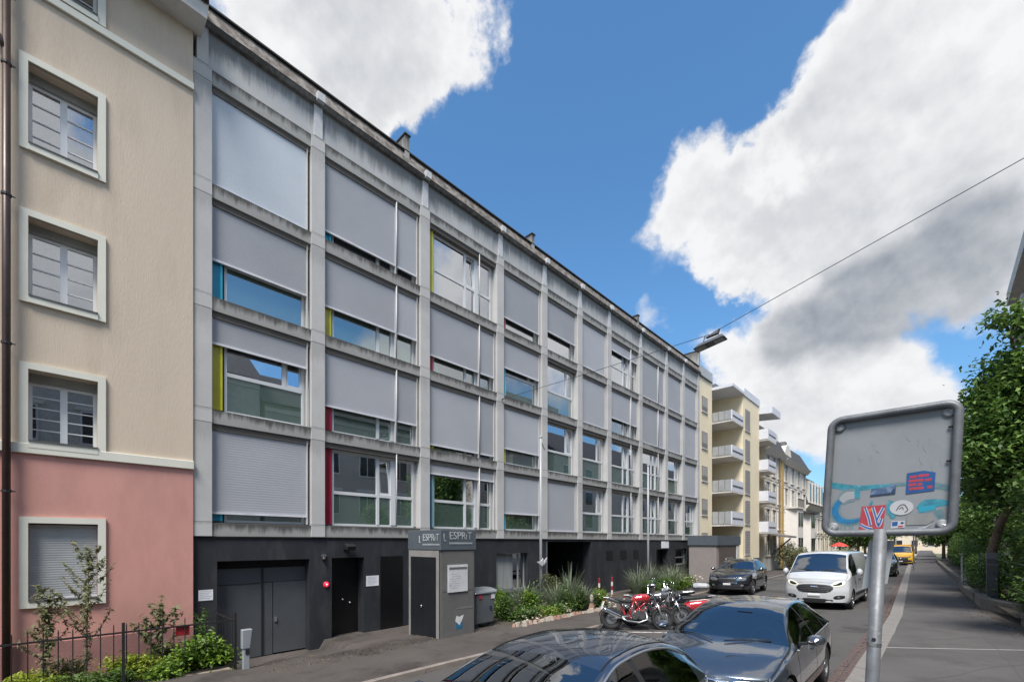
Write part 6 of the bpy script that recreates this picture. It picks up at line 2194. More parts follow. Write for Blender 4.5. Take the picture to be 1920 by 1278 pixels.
# ------------------------------------------------------------------ yellow balcony building
yw = M('yellow_render', (.78, .68, .49), rough=.88, vary=.05, scale=.8, bump=.2, bscale=40, second=(.73, .63, .45), smix=(.5, .7), sscale=.7)
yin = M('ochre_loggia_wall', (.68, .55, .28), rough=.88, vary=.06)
bal_w = M('white_balcony', (.60, .61, .66), rough=.7, vary=.05)
bal_s = M('balcony_underside', (.55, .53, .50), rough=.8)
shut_m = M('brown_grey_shutter', (.17, .16, .155), rough=.7)
dk_base = M('dark_grey_base', (.09, .09, .09), rough=.8)
rail_g = M('balcony_glass_panel', (.30, .31, .32), rough=.35)
Y = thing('yellow_balcony_house', 'pale yellow apartment house with white balconies beyond the concrete block', 'apartment house', (-12, 37, -.3))
MB().box(-22, -12.02, 31.56, 33.92, -.5, 13.95).build('wall', yw, Y)
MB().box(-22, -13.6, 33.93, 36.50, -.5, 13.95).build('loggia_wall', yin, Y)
wall_run(36.5, 40.7, [(37.0, 38.15, a, b) for a, b in ((10.85, 12.46), (8.47, 10.14), (6.0, 7.75), (3.68, 5.43), (1.37, 3.11))][:0], -22, -10.66, 1.05, 13.4, yw, Y)
MB().box(-22, -10.70, 36.5, 40.7, -.5, 1.049).build('base', dk_base, Y)
for z0, z1 in ((10.85, 12.46), (8.47, 10.14), (6.0, 7.75), (3.68, 5.43), (1.37, 3.11)):
    w = MB().box(-10.659, -10.63, 37.0, 38.15, z0, z1).build('window', shut_m, Y)
    MB().box(-10.659, -10.60, 36.9, 38.25, z0 - .06, z0).build('sill', bal_s, w)
    k = z0 + .05
    while k < z1:
        MB().box(-10.63, -10.62, 37.04, 38.11, k, k + .09).build('shutter_slat', M('shutter_slat_pale', (.33, .31, .30), rough=.7), w)
        k += .13
for z0, z1 in ((11.54, 12.58), (8.95, 10.11), (6.64, 7.68), (4.24, 5.37), (1.9, 2.97)):
    w = MB().box(-12.019, -11.99, 31.95, 33.0, z0, z1).build('window', shut_m, Y)
    MB().box(-12.019, -11.95, 31.9, 33.05, z0 - .07, z0).build('sill', bal_s, w)
    MB().box(-11.99, -11.985, 32.0, 32.95, z0 + .35, z1 - .05).build('shutter', M('shutter_slat_pale', (0, 0, 0)), w)
for yy in (37.0, 38.5):
    MB().box(-10.699, -10.67, yy, yy + .8, .3, .95).build('window', black_metal, Y)
for zb, zp in ((10.95, 11.75), (8.43, 9.25), (5.86, 6.8), (3.47, 4.52)):
    sl = MB().box(-13.59, -10.62, 33.93, 36.49, zb, zb + .13).build('balcony', bal_s, Y)
    MB().box(-10.70, -10.62, 33.9, 36.49, zb + .131, zp).build('parapet', bal_w, sl)
    MB().box(-10.615, -10.60, 34.0, 36.3, (zb + zp) / 2 - .02, (zb + zp) / 2 + .07).build('parapet_slot', dk_base, sl)
    for k in range(3):
        MB().box(-12.0 + .44 * k + .02, -12.0 + .44 * k + .42, 33.90, 33.94, zb + .14, zp).build('side_panel', rail_g, sl)
    MB().box(-13.58, -13.55, 34.4, 35.5, zb + .15, zb + 2.0).build('balcony_door', black_metal, sl)
MB().box(-13.7, -10.55, 33.85, 36.6, 13.40, 13.60).build('balcony_roof', bal_w, Y)
MB().box(-22, -11.95, 31.56, 33.85, 13.95, 14.6).build('roof_band', M('zinc_band', (.36, .37, .40), rough=.5), Y)
MB().box(-12.02, -11.93, 31.56, 33.85, 13.88, 13.95).build('roof_shadow_gap', black_metal, Y)
MB().box(-22, -10.60, 36.6, 40.7, 13.40, 13.95).build('roof_band', bal_w, Y)
MB().box(-18, -14.5, 32.5, 36.0, 14.6, 17.1).build('roof_house', M('roof_house_beige', (.42, .38, .32), rough=.8), Y)
MB().box(-13.0, -12.2, 35.2, 36.0, 13.95, 14.3).build('vent_cowl', galv, Y)
wall_run(40.7, 43.3, [], -22, -11.4, -.5, 13.2, yw, Y)
for zb, zp in ((10.6, 11.55), (8.1, 9.05), (5.55, 6.5), (3.0, 4.0)):
    sl = MB().box(-11.39, -10.0, 40.75, 43.2, zb, zb + .12).build('balcony', bal_s, Y)
    MB().box(-10.08, -10.0, 40.71, 43.2, zb + .121, zp).build('parapet', bal_w, sl)
    MB().box(-9.995, -9.985, 40.9, 43.0, (zb + zp) / 2 - .02, (zb + zp) / 2 + .08).build('parapet_slot', dk_base, sl)
    MB().box(-11.39, -10.08, 40.71, 40.75, zb + .121, zp).build('side_panel', bal_w, sl)
MB().hexa([(-11.6, 40.71, 12.9), (-9.7, 40.71, 12.75), (-9.7, 43.3, 12.75), (-11.6, 43.3, 12.9), (-11.6, 40.71, 13.3), (-9.7, 40.71, 13.3), (-9.7, 43.3, 13.3), (-11.6, 43.3, 13.3)]).build('balcony_roof', bal_w, Y)

# grey shed in front of it
S_ = thing('bin_shed', 'grey shed with a blue grey roof band in front of the yellow house', 'shed', (-10.4, 30, -.2))
MB().box(-11.6, -9.9, 28.7, 33.0, -.4, 2.12).build('cabinet', M('shed_pinkish_grey', (.25, .22, .21), rough=.6, vary=.08), S_)
MB().box(-11.65, -9.82, 28.62, 33.1, 2.12, 2.72).build('roof_band', kband, S_)
MB().box(-9.899, -9.87, 29.1, 32.3, -.3, 2.05).build('door', M('brown_shed_door', (.095, .075, .068), rough=.6), S_)
MB().box(-9.899, -9.85, 32.35, 32.95, -.3, 2.1).build('corner_post', bal_s, S_)

# ------------------------------------------------------------------ older houses farther along
def town_house(label, y0, y1, X, zr, wallm, floors, cols, trim, roofm, mans=None, cat='house', bay=None, win=(1.05, 1.7), pitch=2.4, depth=9):
    h = thing('town_house', label, cat, (X, (y0 + y1) / 2, -.3))
    MB().box(X - depth, X, y0 + .01, y1 - .01, -.6, zr).build('wall', wallm, h)
    MB().box(X - .1, X + .10, y0 + .02, y1 - .02, -.55, .85).build('plinth', bal_s, h)
    MB().hexa([(X - .2, y0, zr - .45), (X + .18, y0, zr - .45), (X + .18, y1, zr - .45), (X - .2, y1, zr - .45), (X - .2, y0, zr + .02), (X + .55, y0, zr + .02), (X + .55, y1, zr + .02), (X - .2, y1, zr + .02)]).build('cornice', trim, h)
    if mans:
        MB().hexa([(X - depth, y0, zr + .03), (X + .4, y0, zr + .03), (X + .4, y1, zr + .03), (X - depth, y1, zr + .03), (X - depth, y0, zr + mans), (X - .6, y0, zr + mans), (X - .6, y1, zr + mans), (X - depth, y1, zr + mans)]).build('roof', roofm, h)
    else:
        MB().hexa([(X - depth, y0, zr + .03), (X + .6, y0, zr + .03), (X + .6, y1, zr + .03), (X - depth, y1, zr + .03), (X - depth * .55, y0, zr + 2.6), (X - depth * .45, y0, zr + 2.6), (X - depth * .45, y1, zr + 2.6), (X - depth * .55, y1, zr + 2.6)]).build('roof', roofm, h)
    n = cols
    sp_ = (y1 - y0) / n
    for f in range(floors):
        z = 1.15 + f * pitch
        MB().box(X - .05, X + .07, y0 + .02, y1 - .02, z + pitch - .42, z + pitch - .28).build('string_course', trim, h)
        for k in range(n):
            yc = y0 + sp_ * (k + .5)
            w, hh = win
            f_ = MB()
            f_.box(X + .001, X + .09, yc - w / 2 - .14, yc - w / 2, z, z + hh).box(X + .001, X + .09, yc + w / 2, yc + w / 2 + .14, z, z + hh)
            f_.box(X + .001, X + .12, yc - w / 2 - .18, yc + w / 2 + .18, z + hh, z + hh + .16).box(X + .001, X + .14, yc - w / 2 - .16, yc + w / 2 + .16, z - .12, z)
            f_.box(X + .001, X + .05, yc - .04, yc + .04, z, z + hh).box(X + .001, X + .05, yc - w / 2, yc + w / 2, z + hh * .66, z + hh * .66 + .07)
            o = f_.build('window', trim, h)
            MB().box(X + .002, X + .02, yc - w / 2, yc + w / 2, z, z + hh).build('pane', M('far_pane', (.028, .03, .033), rough=.18, spec=.5, ior=1.6), o)
    return h


cream_w = M('cream_house_render', (.70, .59, .45), rough=.88, vary=.06)
white_w = M('white_house_render', (.70, .66, .61), rough=.88, vary=.05)
trim_c = M('pale_house_trim', (.66, .62, .56), rough=.8, vary=.05)
roof_d = M('dark_slate_roof', (.045, .043, .045), rough=.7, vary=.3, scale=4)
och = M('ochre_pilaster', (.52, .33, .10), rough=.8)
hA = town_house('cream ornate house with a curved gable next to the yellow balcony house', 43.4, 49.6, -11.0, 10.6, cream_w, 4, 3, trim_c, roof_d, 2.2)
gpts = [(-1.5, 0), (-1.5, .5), (-1.2, .7), (-1.05, 1.2), (-.6, 1.75), (0, 1.95), (.6, 1.75), (1.05, 1.2), (1.2, .7), (1.5, .5), (1.5, 0)]
MB().prism([(-10.9, 45.0 + a, 10.45 + b) for a, b in gpts], (-.5, 0, 0)).build('gable', trim_c, hA)
MB().box(-10.99, -10.82, 48.75, 49.55, -.5, 10.2).build('pilaster', och, hA)
for yy in (46.6, 48.0):
    MB().box(-12.6, -11.2, yy, yy + .9, 10.9, 12.6).build('dormer', trim_c, hA)
MB().tube([(-10.8, 47.9, .2), (-10.8, 47.9, 10.3)], .07, 8).build('downpipe', shut_m, hA)
MB().prism([(-10.9, 44.0, 3.0), (-9.3, 44.0, 2.7), (-9.3, 47.2, 2.7), (-10.9, 47.2, 3.0)], (0, 0, .15)).tube([(-10.9, 45.5, 1.2), (-9.4, 45.5, 2.65)], .06, 6).build('door_canopy', shut_m, hA)
hB = town_house('white house with a gable and a bay window beyond the cream house', 49.7, 60.6, -11.0, 10.4, white_w, 4, 4, trim_c, roof_d, 1.9)
MB().prism([(-10.85, 51.4 + a * 1.1, 10.25 + b * .9) for a, b in gpts], (-.5, 0, 0)).build('gable', trim_c, hB)
by = MB().hexa([(-10.99, 50.4, .6), (-9.9, 50.8, .6), (-9.9, 53.2, .6), (-10.99, 53.6, .6), (-10.99, 50.4, 5.6), (-9.9, 50.8, 5.6), (-9.9, 53.2, 5.6), (-10.99, 53.6, 5.6)]).build('bay_window', white_w, hB)
for z in (1.4, 3.9):
    for ya in (51.1, 52.2):
        MB().box(-9.899, -9.86, ya, ya + .75, z, z + 1.35).build('pane', M('far_pane', (0, 0, 0)), by)
MB().box(-10.99, -9.8, 50.4, 53.6, 5.61, 5.75).tube([(-9.85, 50.7, 6.6), (-9.85, 53.3, 6.6)], .04, 6).build('balcony_slab', trim_c, by)
bb = MB()
for k in range(14):
    bb.box(-9.87, -9.83, 50.75 + k * .19, 50.79 + k * .19, 5.75, 6.6)
bb.build('balcony_railing', shut_m, by)['kind'] = 'stuff'
b2 = MB().hexa([(-10.99, 56.6, .6), (-9.9, 57.0, .6), (-9.9, 59.2, .6), (-10.99, 59.6, .6), (-10.99, 56.6, 5.4), (-9.9, 57.0, 5.4), (-9.9, 59.2, 5.4), (-10.99, 59.6, 5.4)]).build('bay_window', white_w, hB)
for z in (1.4, 3.9):
    for ya in (57.2, 58.2):
        MB().box(-9.899, -9.86, ya, ya + .75, z, z + 1.35).build('pane', M('far_pane', (0, 0, 0)), b2)
MB().box(-11.0, -9.7, 56.4, 59.8, 5.41, 5.65).build('bay_roof', roof_d, b2)
MB().box(-13, -12, 55.5, 56.3, 11.6, 13.2).build('chimney', shut_m, hB)
hC = town_house('house with a dark mansard roof and tall white dormers', 60.7, 70.0, -11.2, 6.6, white_w, 2, 4, trim_c, roof_d, 3.6)
for k in range(5):
    d = MB().box(-11.9, -10.75, 61.2 + k * 1.75, 62.2 + k * 1.75, 6.9, 9.4).build('dormer', trim_c, hC)
    MB().box(-10.749, -10.72, 61.35 + k * 1.75, 62.05 + k * 1.75, 7.2, 9.1).build('pane', M('far_pane', (0, 0, 0)), d)
town_house('low pale yellow house at the far bend of the street', 70.1, 82, -11.3, 7.4, M('soft_yellow_render', (.52, .42, .22), rough=.85), 3, 4, trim_c, roof_d, 2.0)
town_house('white house far down on the left', 82.1, 96, -11.6, 7.8, white_w, 3, 5, trim_c, roof_d, 2.0)
town_house('cream house at the far left end of the street', 96.1, 118, -12.0, 8.4, cream_w, 3, 6, trim_c, roof_d, 2.2)

for k, (y0, y1, zr, lab, mt) in enumerate(((60.6, 76, 11.0, 'cream terraced house far down on the right', cream_w), (76.2, 96, 9.5, 'white terraced house far down on the right', white_w), (96.2, 125, 10.5, 'ochre terraced house at the far right end', M('soft_yellow_render', (0, 0, 0))))):
    t = thing('terraced_house', lab, 'house', (5, (y0 + y1) / 2, 0))
    MB().box(3.6, 14, y0, y1, -.5, zr).build('wall', mt, t)
    MB().hexa([(3.0, y0, zr), (14, y0, zr), (14, y1, zr), (3.0, y1, zr), (7, y0, zr + 3), (9, y0, zr + 3), (9, y1, zr + 3), (7, y1, zr + 3)]).build('roof', roof_d, t)
    for f in range(3):
        for q in range(4):
            y, z = y0 + 1 + q * (y1 - y0) / 4.2, 1.4 + f * 2.7
            o = MB().box(3.54, 3.599, y, y + 1.4, z, z + 1.7).build('window', trim_c, t)
            MB().box(3.52, 3.539, y + .1, y + 1.3, z + .1, z + 1.6).build('pane', M('far_pane', (0, 0, 0)), o)
t = thing('town_house', 'broad cream house closing the view at the end of the street', 'house', (-8, 175, 0))
MB().box(-34, 8, 170, 182, -1, 9.5).build('wall', cream_w, t)
MB().hexa([(-35, 169, 9.5), (9, 169, 9.5), (9, 183, 9.5), (-35, 183, 9.5), (-34, 175, 14), (8, 175, 14), (8, 177, 14), (-34, 177, 14)]).build('roof', M('red_tile_roof', (.16, .075, .05), rough=.8, vary=.3), t)
for f in range(3):
    for q in range(12):
        o = MB().box(-32 + q * 3.3, -30.4 + q * 3.3, 169.93, 169.999, 1.2 + f * 2.8, 3.0 + f * 2.8).build('window', trim_c, t)
        MB().box(-31.85 + q * 3.3, -30.55 + q * 3.3, 169.90, 169.929, 1.35 + f * 2.8, 2.85 + f * 2.8).build('pane', M('far_pane', (0, 0, 0)), o)

# ------------------------------------------------------------------ houses on the right hand side (also mirrored in the windows)
rb_m = M('greige_render', (.42, .37, .33), rough=.88, vary=.05)
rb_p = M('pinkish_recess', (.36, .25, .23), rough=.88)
RB = thing('balcony_house', 'greige apartment house with stacked balconies behind the right hand trees', 'apartment house', (5, 31, 0))
MB().box(4.2, 15, 26.0, 35, -.5, 14.75).build('wall', rb_m, RB)
MB().box(2.62, 15, 25.9, 35.2, 14.75, 15.45).build('roof_slab', M('pale_roof_slab', (.50, .47, .44), rough=.8), RB)
wm = M('white_window_frame', (0, 0, 0))
for f in range(5):
    z = 1.2 + f * 2.75
    for k in range(2):
        y = 26.6 + k * 6.6
        o = MB().box(4.14, 4.199, y, y + 1.9, z, z + 1.6).build('window', wm, RB)
        for q in (0.08, 1.0):
            MB().box(4.12, 4.139, y + q, y + q + .82, z + .1, z + 1.5).build('pane', M('far_pane', (0, 0, 0)), o)
    if f:
        yb = 28.6
        b_ = MB().box(2.62, 4.199, yb, yb + 4.2, z - .35, z - .18).build('balcony', bal_s, RB)
        MB().box(2.55, 2.62, yb, yb + 4.2, z - .30, z + .62).build('parapet', M('balcony_beige', (.48, .43, .38), rough=.8), b_)
        MB().box(2.62, 4.199, yb, yb + .06, z - .179, z + .62).build('side_panel', M('balcony_beige', (0, 0, 0)), b_)
        MB().box(2.62, 4.199, yb + 4.14, yb + 4.2, z - .179, z + .62).build('side_panel', M('balcony_beige', (0, 0, 0)), b_)
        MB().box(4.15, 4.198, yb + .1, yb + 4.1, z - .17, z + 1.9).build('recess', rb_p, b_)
ph = M('pale_house_render', (.50, .47, .43), rough=.88)
for nm, lab, y0, y1, zr, wmat in (('gabled_house', 'plain pale house on the right hand side opposite the kiosk', -14, 10, 12.9, ph), ('terraced_house', 'greige terraced house on the right hand side behind the garden trees', 10.3, 25.6, 11.6, rb_m)):
    R2 = thing(nm, lab, 'house', (10, (y0 + y1) / 2, 0))
    MB().box(8.0, 18, y0, y1, -.5, zr).build('wall', wmat, R2)
    MB().box(7.9, 8.05, y0, y1, zr - .5, zr - .2).build('cornice', trim_c, R2)
    MB().hexa([(7.5, y0 - .3, zr), (18, y0 - .3, zr), (18, y1 + .1, zr), (7.5, y1 + .1, zr), (11.5, y0 - .3, zr + 3.0), (14, y0 - .3, zr + 3.0), (14, y1 + .1, zr + 3.0), (11.5, y1 + .1, zr + 3.0)]).build('roof', roof_d, R2)
    for k in range(2):
        yd = y0 + (y1 - y0) * (.3 + .4 * k)
        MB().box(8.6, 11, yd - .8, yd + .8, zr + .05, zr + 2.1).build('dormer', trim_c, R2)
    for f in range(3):
        n = int((y1 - y0) / 2.9)
        for k in range(n):
            y, z = y0 + .8 + k * (y1 - y0 - .6) / n, 1.4 + f * 3.0
            o = MB().box(7.94, 7.999, y, y + 1.4, z, z + 1.8).build('window', wm, R2)
            MB().box(7.90, 7.999, y - .2, y + 1.6, z + 1.81, z + 1.98).build('lintel', trim_c, o)
            for q in (0.08, .74):
                MB().box(7.92, 7.939, y + q, y + q + .58, z + .1, z + 1.7).build('pane', M('far_pane', (0, 0, 0)), o)
R3 = thing('apartment_house', 'pale house on the right far behind the hedge', 'house', (6, 48, 0))
MB().box(4.6, 15, 37, 60, -.5, 11.8).build('wall', ph, R3)
MB().hexa([(4.1, 36.6, 11.8), (15, 36.6, 11.8), (15, 60.4, 11.8), (4.1, 60.4, 11.8), (8.5, 36.6, 15.2), (11, 36.6, 15.2), (11, 60.4, 15.2), (8.5, 60.4, 15.2)]).build('roof', roof_d, R3)
for f in range(4):
    for k in range(5):
        y, z = 38.5 + k * 4.2, 1.3 + f * 2.6
        o = MB().box(4.54, 4.599, y, y + 1.5, z, z + 1.6).build('window', wm, R3)
        MB().box(4.52, 4.539, y + .08, y + 1.42, z + .1, z + 1.5).build('pane', M('far_pane', (0, 0, 0)), o)

# ------------------------------------------------------------------ right hand garden edge
gl = MB().grid([[(wall_r(y) + .1 + (4.5 - wall_r(y)) * t, y, gz(wall_r(y)) + .30 + .05 * math.sin(y * 2 + t * 5)) for t in np.linspace(0, 1, 5)] for y in np.linspace(8, 75, 68)])
struct(gl.build('garden_bed', earth))['label'] = 'planted strip behind the low wall on the right'
wst = concrete('garden_wall_stone', (.27, .24, .20), drip=.6, top=False)


def low_wall(label, pts, h, th):
    t = thing('garden_wall', label, 'wall', (pts[0][0], pts[0][1], .1))
    for (a, b) in zip(pts, pts[1:]):
        d = Vector((b[0] - a[0], b[1] - a[1], 0))
        n = max(1, int(d.length / 1.1))
        nrm = Vector((d.y, -d.x, 0)).normalized() * th
        for k in range(n):
            p = Vector((a[0], a[1], 0)) + d * (k / n) + d.normalized() * .004
            q = Vector((a[0], a[1], 0)) + d * ((k + 1) / n) - d.normalized() * .004
            zb = gz(p.x) + .05
            hh = h + random.uniform(-.015, .015)
            MB().hexa([(p.x, p.y, zb), (p.x + nrm.x, p.y + nrm.y, zb), (q.x + nrm.x, q.y + nrm.y, zb), (q.x, q.y, zb), (p.x, p.y, zb + hh), (p.x + nrm.x, p.y + nrm.y, zb + hh), (q.x + nrm.x, q.y + nrm.y, zb + hh), (q.x, q.y, zb + hh)]).build('stone', wst, t, bevel=.015)
    return t


low_wall('nearest low garden wall with rounded end on the right', [(2.0, 11.0), (1.86, 13.5), (1.62, 16.2), (1.58, 17.8), (1.75, 18.6)], .36, .28)
low_wall('second low garden wall in front of the grey cabinet', [(1.62, 19.6), (1.02, 21.3), (.95, 23.2)], .40, .26)
low_wall('third low garden wall along the hedge', [(.93, 24.0), (.80, 27.0), (.72, 30.2)], .34, .22)
low_wall('far low garden wall curving along the hedge', [(.95, 31.6), (.72, 36), (.45, 45), (.1, 58), (-.2, 70)], .32, .22)
t = thing('utility_cabinet', 'narrow dark grey cabinet standing behind the low wall under the tree', 'cabinet', (1.36, 22.9, .4))
cab_m = M('cabinet_grey', (.075, .08, .088), rough=.6, vary=.15)
MB().hexa([(1.22, 22.7, .35), (1.50, 22.7, .35), (1.50, 23.0, .35), (1.22, 23.0, .35), (1.22, 22.7, 1.72), (1.50, 22.7, 1.72), (1.50, 23.0, 1.72), (1.22, 23.0, 1.72)]).build('body', cab_m, t, bevel=.01)
MB().box(1.21, 1.51, 22.69, 23.01, 1.72, 1.93).build('cap', M('cabinet_cap', (.16, .16, .17), rough=.6), t, bevel=.01)
MB().box(1.20, 1.52, 22.68, 22.70, 1.50, 1.56).build('band', galv, t)
MB().box(1.38, 1.42, 22.68, 22.70, 1.2, 1.27).build('lock', black_metal, t)
for x, y, z0, z1, lab in ((1.14, 24.2, .3, 1.84, 'slim grey fence post left of the grey cabinet'), (.86, 31.8, .3, 1.75, 'pale fence post at the gap in the wall'), (1.0, 32.0, .3, 1.4, 'short dark post beside the pale fence post')):
    t = thing('fence_post', lab, 'post', (x, y, z0))
    MB().box(x - .035, x + .035, y - .035, y + .035, z0 - .2, z1).build('shaft', cab_m if 'pale' not in lab else bal_s, t)
    MB().box(x - .042, x + .042, y - .042, y + .042, z1, z1 + .03).build('cap', galv, t)
t = thing('wire_fence', 'thin wire fence strands to the right of the grey cabinet', 'fence', (1.7, 20, .4))
for z in (.9, 1.3, 1.7):
    MB().tube([(1.5, 23.0, z), (1.75, 19, z - .04), (2.0, 14, z)], .008, 5).build('wire', galv, t)
t = thing('street_post', 'slim grey post on the pavement in front of the yellow van', 'post', (-1.43, 48.5, .06))
MB().tube([(-1.43, 48.5, .0), (-1.43, 48.5, 2.9)], .05, 10).build('shaft', galv, t)
MB().ball((-1.43, 48.5, 2.92), .06, 10, 6).build('cap', galv, t)
t = thing('parasol', 'red parasol in a front garden behind the white van', 'parasol', (-6.5, 50, -.2))
MB().tube([(-6.5, 50, -.25), (-6.5, 50, 2.2)], .03, 8).build('pole', galv, t)
MB().lathe([(0, .32), (.4, .16), (.72, -.06), (.70, -.07), (.39, .14), (0, .28)], (-6.5, 50, 2.0), 'Z', 8).build('canopy', M('red_canopy', (.55, .05, .035), rough=.7), t)

# ------------------------------------------------------------------ trees and hedges
def tree(label, base, trunk, lobes, n, size, mat, seed, name='leafy_tree', shell=.4, clump=.16, limbs=7, group=None, r0=.13):
    t = thing(name, label, 'tree', base, group)
    m = MB()
    k = len(trunk)
    m.tube(trunk, [r0 * (1 - .55 * i / (k - 1)) for i in range(k)], 10)
    rr = random.Random(seed)
    for i in range(limbs):
        l = lobes[i % len(lobes)]
        s0 = Vector(trunk[-1]).lerp(Vector(trunk[-2]), rr.random())
        e = Vector((l[0], l[1], l[2]))
        mid = s0.lerp(e, .5) + Vector((rr.uniform(-.2, .2), rr.uniform(-.2, .2), rr.uniform(0, .3)))
        m.tube([s0, mid, e, e + (e - mid) * .08], [r0 * .4, r0 * .28, r0 * .15, .01], 6)
    m.build('trunk', bark, t, smooth=True)
    p = crown_points(lobes, n, seed, shell, clump)
    leaf_obj('crown', [leaves(p, 1.0, size, 2.0, .35, seed)], mat, t)
    return t


def lobe_set(x0, x1, y0, y1, z0, z1, n, r, seed):
    rr = random.Random(seed)
    return [(rr.uniform(x0, x1), rr.uniform(y0, y1), rr.uniform(z0, z1), r * rr.uniform(.7, 1.2), r * rr.uniform(.8, 1.4), r * rr.uniform(.55, .9)) for _ in range(n)]


lob = [(1.55, 20.5, 6.2, .95, 1.6, .8), (1.35, 20, 5.1, .85, 1.5, .7), (1.7, 21, 7.4, .85, 1.5, .8), (2.4, 20, 7.1, 1.0, 1.6, .9), (2.6, 20, 6.6, 1.2, 1.7, .9), (2.4, 20, 5.3, 1.3, 1.7, .8), (1.5, 21, 4.2, 1.0, 1.8, .7), (2.5, 20, 4.0, 1.2, 1.8, .7),
       (1.95, 20, 8.75, .35, .7, .25), (1.45, 20, 9.05, .28, .6, .16), (3.4, 21, 7.2, 1.2, 1.6, 1.1), (3.4, 20, 5.0, 1.2, 1.6, 1.2), (1.25, 20.4, 6.7, .55, 1.1, .5), (1.15, 20, 5.7, .55, 1.1, .5), (1.0, 19.6, 4.6, .5, 1.0, .4)]
tree('large dark leafy tree hanging over the right hand pavement', (1.75, 24, .3), [(1.5, 24, .2), (1.42, 24, 1.9), (1.62, 23.6, 3.0), (2.1, 22.6, 4.4), (2.3, 21.2, 6.0)], lob, 56000, .185, dark_green, 201, limbs=12, r0=.17, clump=.22)
tree('smaller tree with bright green leaves at the right edge', (2.6, 16, .3), [(2.7, 16, .2), (2.5, 16, 1.8), (2.4, 15.8, 2.8)], [(1.75, 15, 3.5, .5, .8, .45), (2.2, 15.5, 3.1, .8, 1.0, .6), (2.1, 15, 4.2, .6, .8, .5), (1.9, 15.3, 2.5, .5, .8, .4), (2.9, 16, 3.6, .9, 1.0, .8)], 9000, .14, mid_green, 202, limbs=6, r0=.07)
tree('dark conifer-like tree behind the large tree', (2.4, 29, .3), [(2.4, 29, .2), (2.4, 29, 3.0), (2.3, 29, 5)], lobe_set(1.3, 3.0, 27, 33, 2.6, 7.6, 12, 1.2, 5), 16000, .17, dark_green, 203, r0=.14)
for n, (y0, y1, x, z, mat, lab) in enumerate(((17.2, 20.6, 2.1, 1.0, mid_green, 'low shrubs behind the nearest garden wall'), (23.6, 30.2, 1.35, 1.35, dark_green, 'dark hedge behind the grey cabinet'), (32, 44, 1.5, 2.0, mid_green, 'clipped green hedge along the pavement'),
                                               (45, 62, 1.2, 2.3, mid_green, 'far green hedge along the pavement'), (12.5, 16.8, 2.45, .9, dark_green, 'dark low hedge at the right edge of the pavement'))):
    t = thing('hedge', lab, 'hedge', (x, (y0 + y1) / 2, .3))
    ls = []
    yv = y0
    rr = random.Random(300 + n)
    while yv < y1:
        for q in range(3):
            ls.append((x + rr.uniform(-.1, .5), yv, .35 + z * rr.uniform(.25, .75), .48, .75, z * .42))
        yv += .8
    leaf_obj('foliage', [leaves(crown_points(ls, (5200, 9000, 15000, 12000, 6500)[n], 310 + n, .3, .10), 1.0, (.09, .11, .12, .17, .10)[n], 1.9, .2, 320 + n)], mat, t)
    s_ = MB()
    for q in range(int((y1 - y0) / 1.2)):
        s_.tube([(x + .15, y0 + .5 + q * 1.2, .1), (x + .2, y0 + .5 + q * 1.2, .4 + z * .6)], .03, 6)
    s_.build('stems', bark, t)['kind'] = 'stuff'
# ivy and undergrowth in the shade behind the cabinet
t = thing('shrub', 'dark undergrowth in the shade right of the grey cabinet', 'shrub', (2.2, 21, .3))
leaf_obj('foliage', [leaves(crown_points(lobe_set(1.9, 3.4, 18.5, 24, .6, 2.6, 22, .7, 9), 11000, 331, .35, .14), 1.0, .13, 2.0, .3, 332)], dark_green, t)
MB().tube([(2.3, 21, .1), (2.4, 21, 1.2), (2.2, 20.6, 2.2)], [.05, .04, .01], 6).build('stem', bark, t)
# left side greenery before the old houses
for n, (x, y, r, h, lab) in enumerate(((-9.6, 45.5, 1.1, 1.5, 'round green shrub before the cream ornate house'), (-9.4, 48.8, .9, 1.3, 'olive shrub beside the ochre pilaster'), (-8.9, 54.5, 1.2, .75, 'clipped low hedge before the white bay window'), (-8.8, 60, 1.6, .9, 'green hedge before the mansard house'), (-8.4, 66, 1.8, 1.1, 'light green shrubs at the far bend'))):
    bush(lab, (x, y, -.2), (r, r * 1.8, h), 2600, .16, (weed_m, weed_m, dark_green, mid_green, green_bush)[n], 400 + n)
for n, (x, y, h, lab) in enumerate(((-6.0, 112, 9, 'tree closing the view at the far left end of the street'), (0.5, 78, 6.5, 'tree at the far end of the right hand pavement'), (1.2, 96, 8, 'tree behind the far end of the right hand pavement'), (-4, 150, 10, 'tree crown in the far distance over the road'), (2.2, 66, 7, 'tree behind the far hedge on the right'), (-7.6, 74, 4.6, 'rounded green tree before the mansard house'), (-8.2, 88, 6.0, 'dense green tree beyond the mansard house'), (-7.9, 100, 7.0, 'tall green tree far down on the left'))):
    tree(lab, (x, y, 0), [(x, y, -.2), (x, y, h * .35), (x, y, h * .6)], lobe_set(x - 1.6, x + 1.6, y - 2, y + 2, h * .4, h * .85, 10, 1.5, 500 + n), 6000, .32, mid_green if n % 2 else dark_green, 510 + n, r0=.2)

# ------------------------------------------------------------------ wear on the ground
tar = M('tar_seam', (.085, .08, .078), rough=.75)


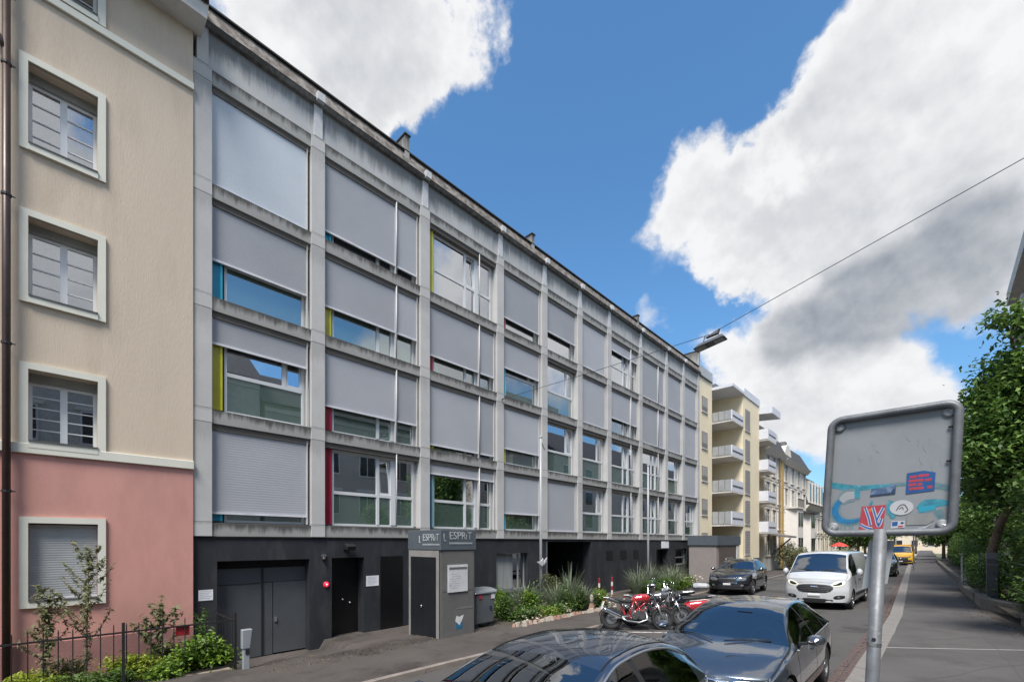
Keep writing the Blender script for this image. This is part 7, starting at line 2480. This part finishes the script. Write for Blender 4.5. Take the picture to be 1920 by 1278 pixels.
def crack(pts, w, zf, mat, name='tar_seam', seed=1):
    rr = random.Random(seed)
    fine = []
    for a, b in zip(pts, pts[1:]):
        n = max(2, int(math.dist(a, b) / .22))
        for k in range(n):
            t_ = k / n
            fine.append((a[0] + (b[0] - a[0]) * t_ + rr.gauss(0, .012), a[1] + (b[1] - a[1]) * t_ + rr.gauss(0, .012)))
    fine.append(pts[-1])
    rows = []
    for i, p in enumerate(fine):
        q = fine[min(i + 1, len(fine) - 1)]
        o = fine[max(i - 1, 0)]
        d = Vector((q[0] - o[0], q[1] - o[1], 0)).normalized()
        n_ = Vector((-d.y, d.x, 0)) * w * rr.uniform(.6, 1.3) / 2
        rows.append([(p[0] - n_.x, p[1] - n_.y, zf(p[0] - n_.x, p[1] - n_.y) + .004), (p[0] + n_.x, p[1] + n_.y, zf(p[0] + n_.x, p[1] + n_.y) + .004)])
    return struct(MB().grid(rows).build(name, mat))


zp = lambda x, y: gz(x) + .098
zr_ = lambda x, y: gz(x)
crack([(-.5, 9.2), (.2, 10.4), (.7, 11.5), (1.2, 12.2)], .012, zp, tar, seed=3)
crack([(.9, 8.0), (1.0, 10.0), (.92, 12.6), (.75, 15.5), (.66, 19.0)], .016, zp, M('pale_joint', (0, 0, 0)) if False else tar, seed=4)
crack([(-.62, 13.5), (.1, 14.1), (.9, 15.2)], .012, zp, tar, seed=5)
crack([(-.72, 16.6), (.3, 17.2), (1.1, 17.9)], .014, zp, tar, seed=9)
crack([(-4.2, 8), (-4.1, 14), (-4.3, 20), (-4.4, 30)], .035, zr_, tar, seed=6)
crack([(-1.9, 10.5), (-2.1, 14), (-1.9, 17)], .02, zr_, tar, seed=7)
crack([(-7.3, 6.2), (-8.4, 6.0), (-9.2, 5.9)], .014, left_z, tar, seed=8)
patch_m = M('asphalt_patch', (.075, .071, .069), rough=.85, vary=.2, scale=2, bump=.35, bscale=120, fine=.3, fscale=80)
for x0, x1, y0, y1, zf in ((-3.6, -2.5, 11.0, 13.4, zr_), (-5.6, -4.6, 17.5, 20.5, zr_)):
    struct(MB().grid([[(x, y, zf(x, y) + .005) for x in np.linspace(x0, x1, 4)] for y in np.linspace(y0, y1, 5)]).build('asphalt_patch', patch_m))
lit = []
for k in range(900):
    y = random.uniform(8, 30)
    d_ = abs(random.gauss(0, .22))
    x = wall_r(y) - .05 - d_
    lit.append((x, y, gz(x) + .103))
for k in range(500):
    y = random.uniform(3, 26)
    x = kerb_r(y) - abs(random.gauss(0, .12)) - .03
    lit.append((x, y, gz(x) + .018))
for k in range(500):
    y = random.uniform(2.9, 14)
    x = -8.9 - abs(random.gauss(0, .5))
    lit.append((x, y, left_z(x, y) + .008))
o = leaf_obj('leaf_litter', [leaves(np.array(lit), 1.0, .045, 1.8, 0, 77, .05)], M('dry_leaves', (.13, .09, .05), rough=.9, vary=.5, scale=30))
o['kind'] = 'stuff'
o['label'] = 'dry leaves and litter lying along the walls and kerbs'
dirt = M('dirt_strip', (.062, .048, .038), rough=.95, vary=.4, scale=6, bump=.5, bscale=30)
rows = []
for k in range(60):
    y = 9 + k * .37
    w = .16 + .10 * math.sin(k * 1.7) + .08 * math.sin(k * .61)
    rows.append([(wall_r(y) + .2, y, gz(wall_r(y)) + .104), (wall_r(y) - w * .5, y, gz(wall_r(y)) + .104), (wall_r(y) - w, y, gz(wall_r(y)) + .1)])
struct(MB().grid(rows).build('soil_strip', dirt))
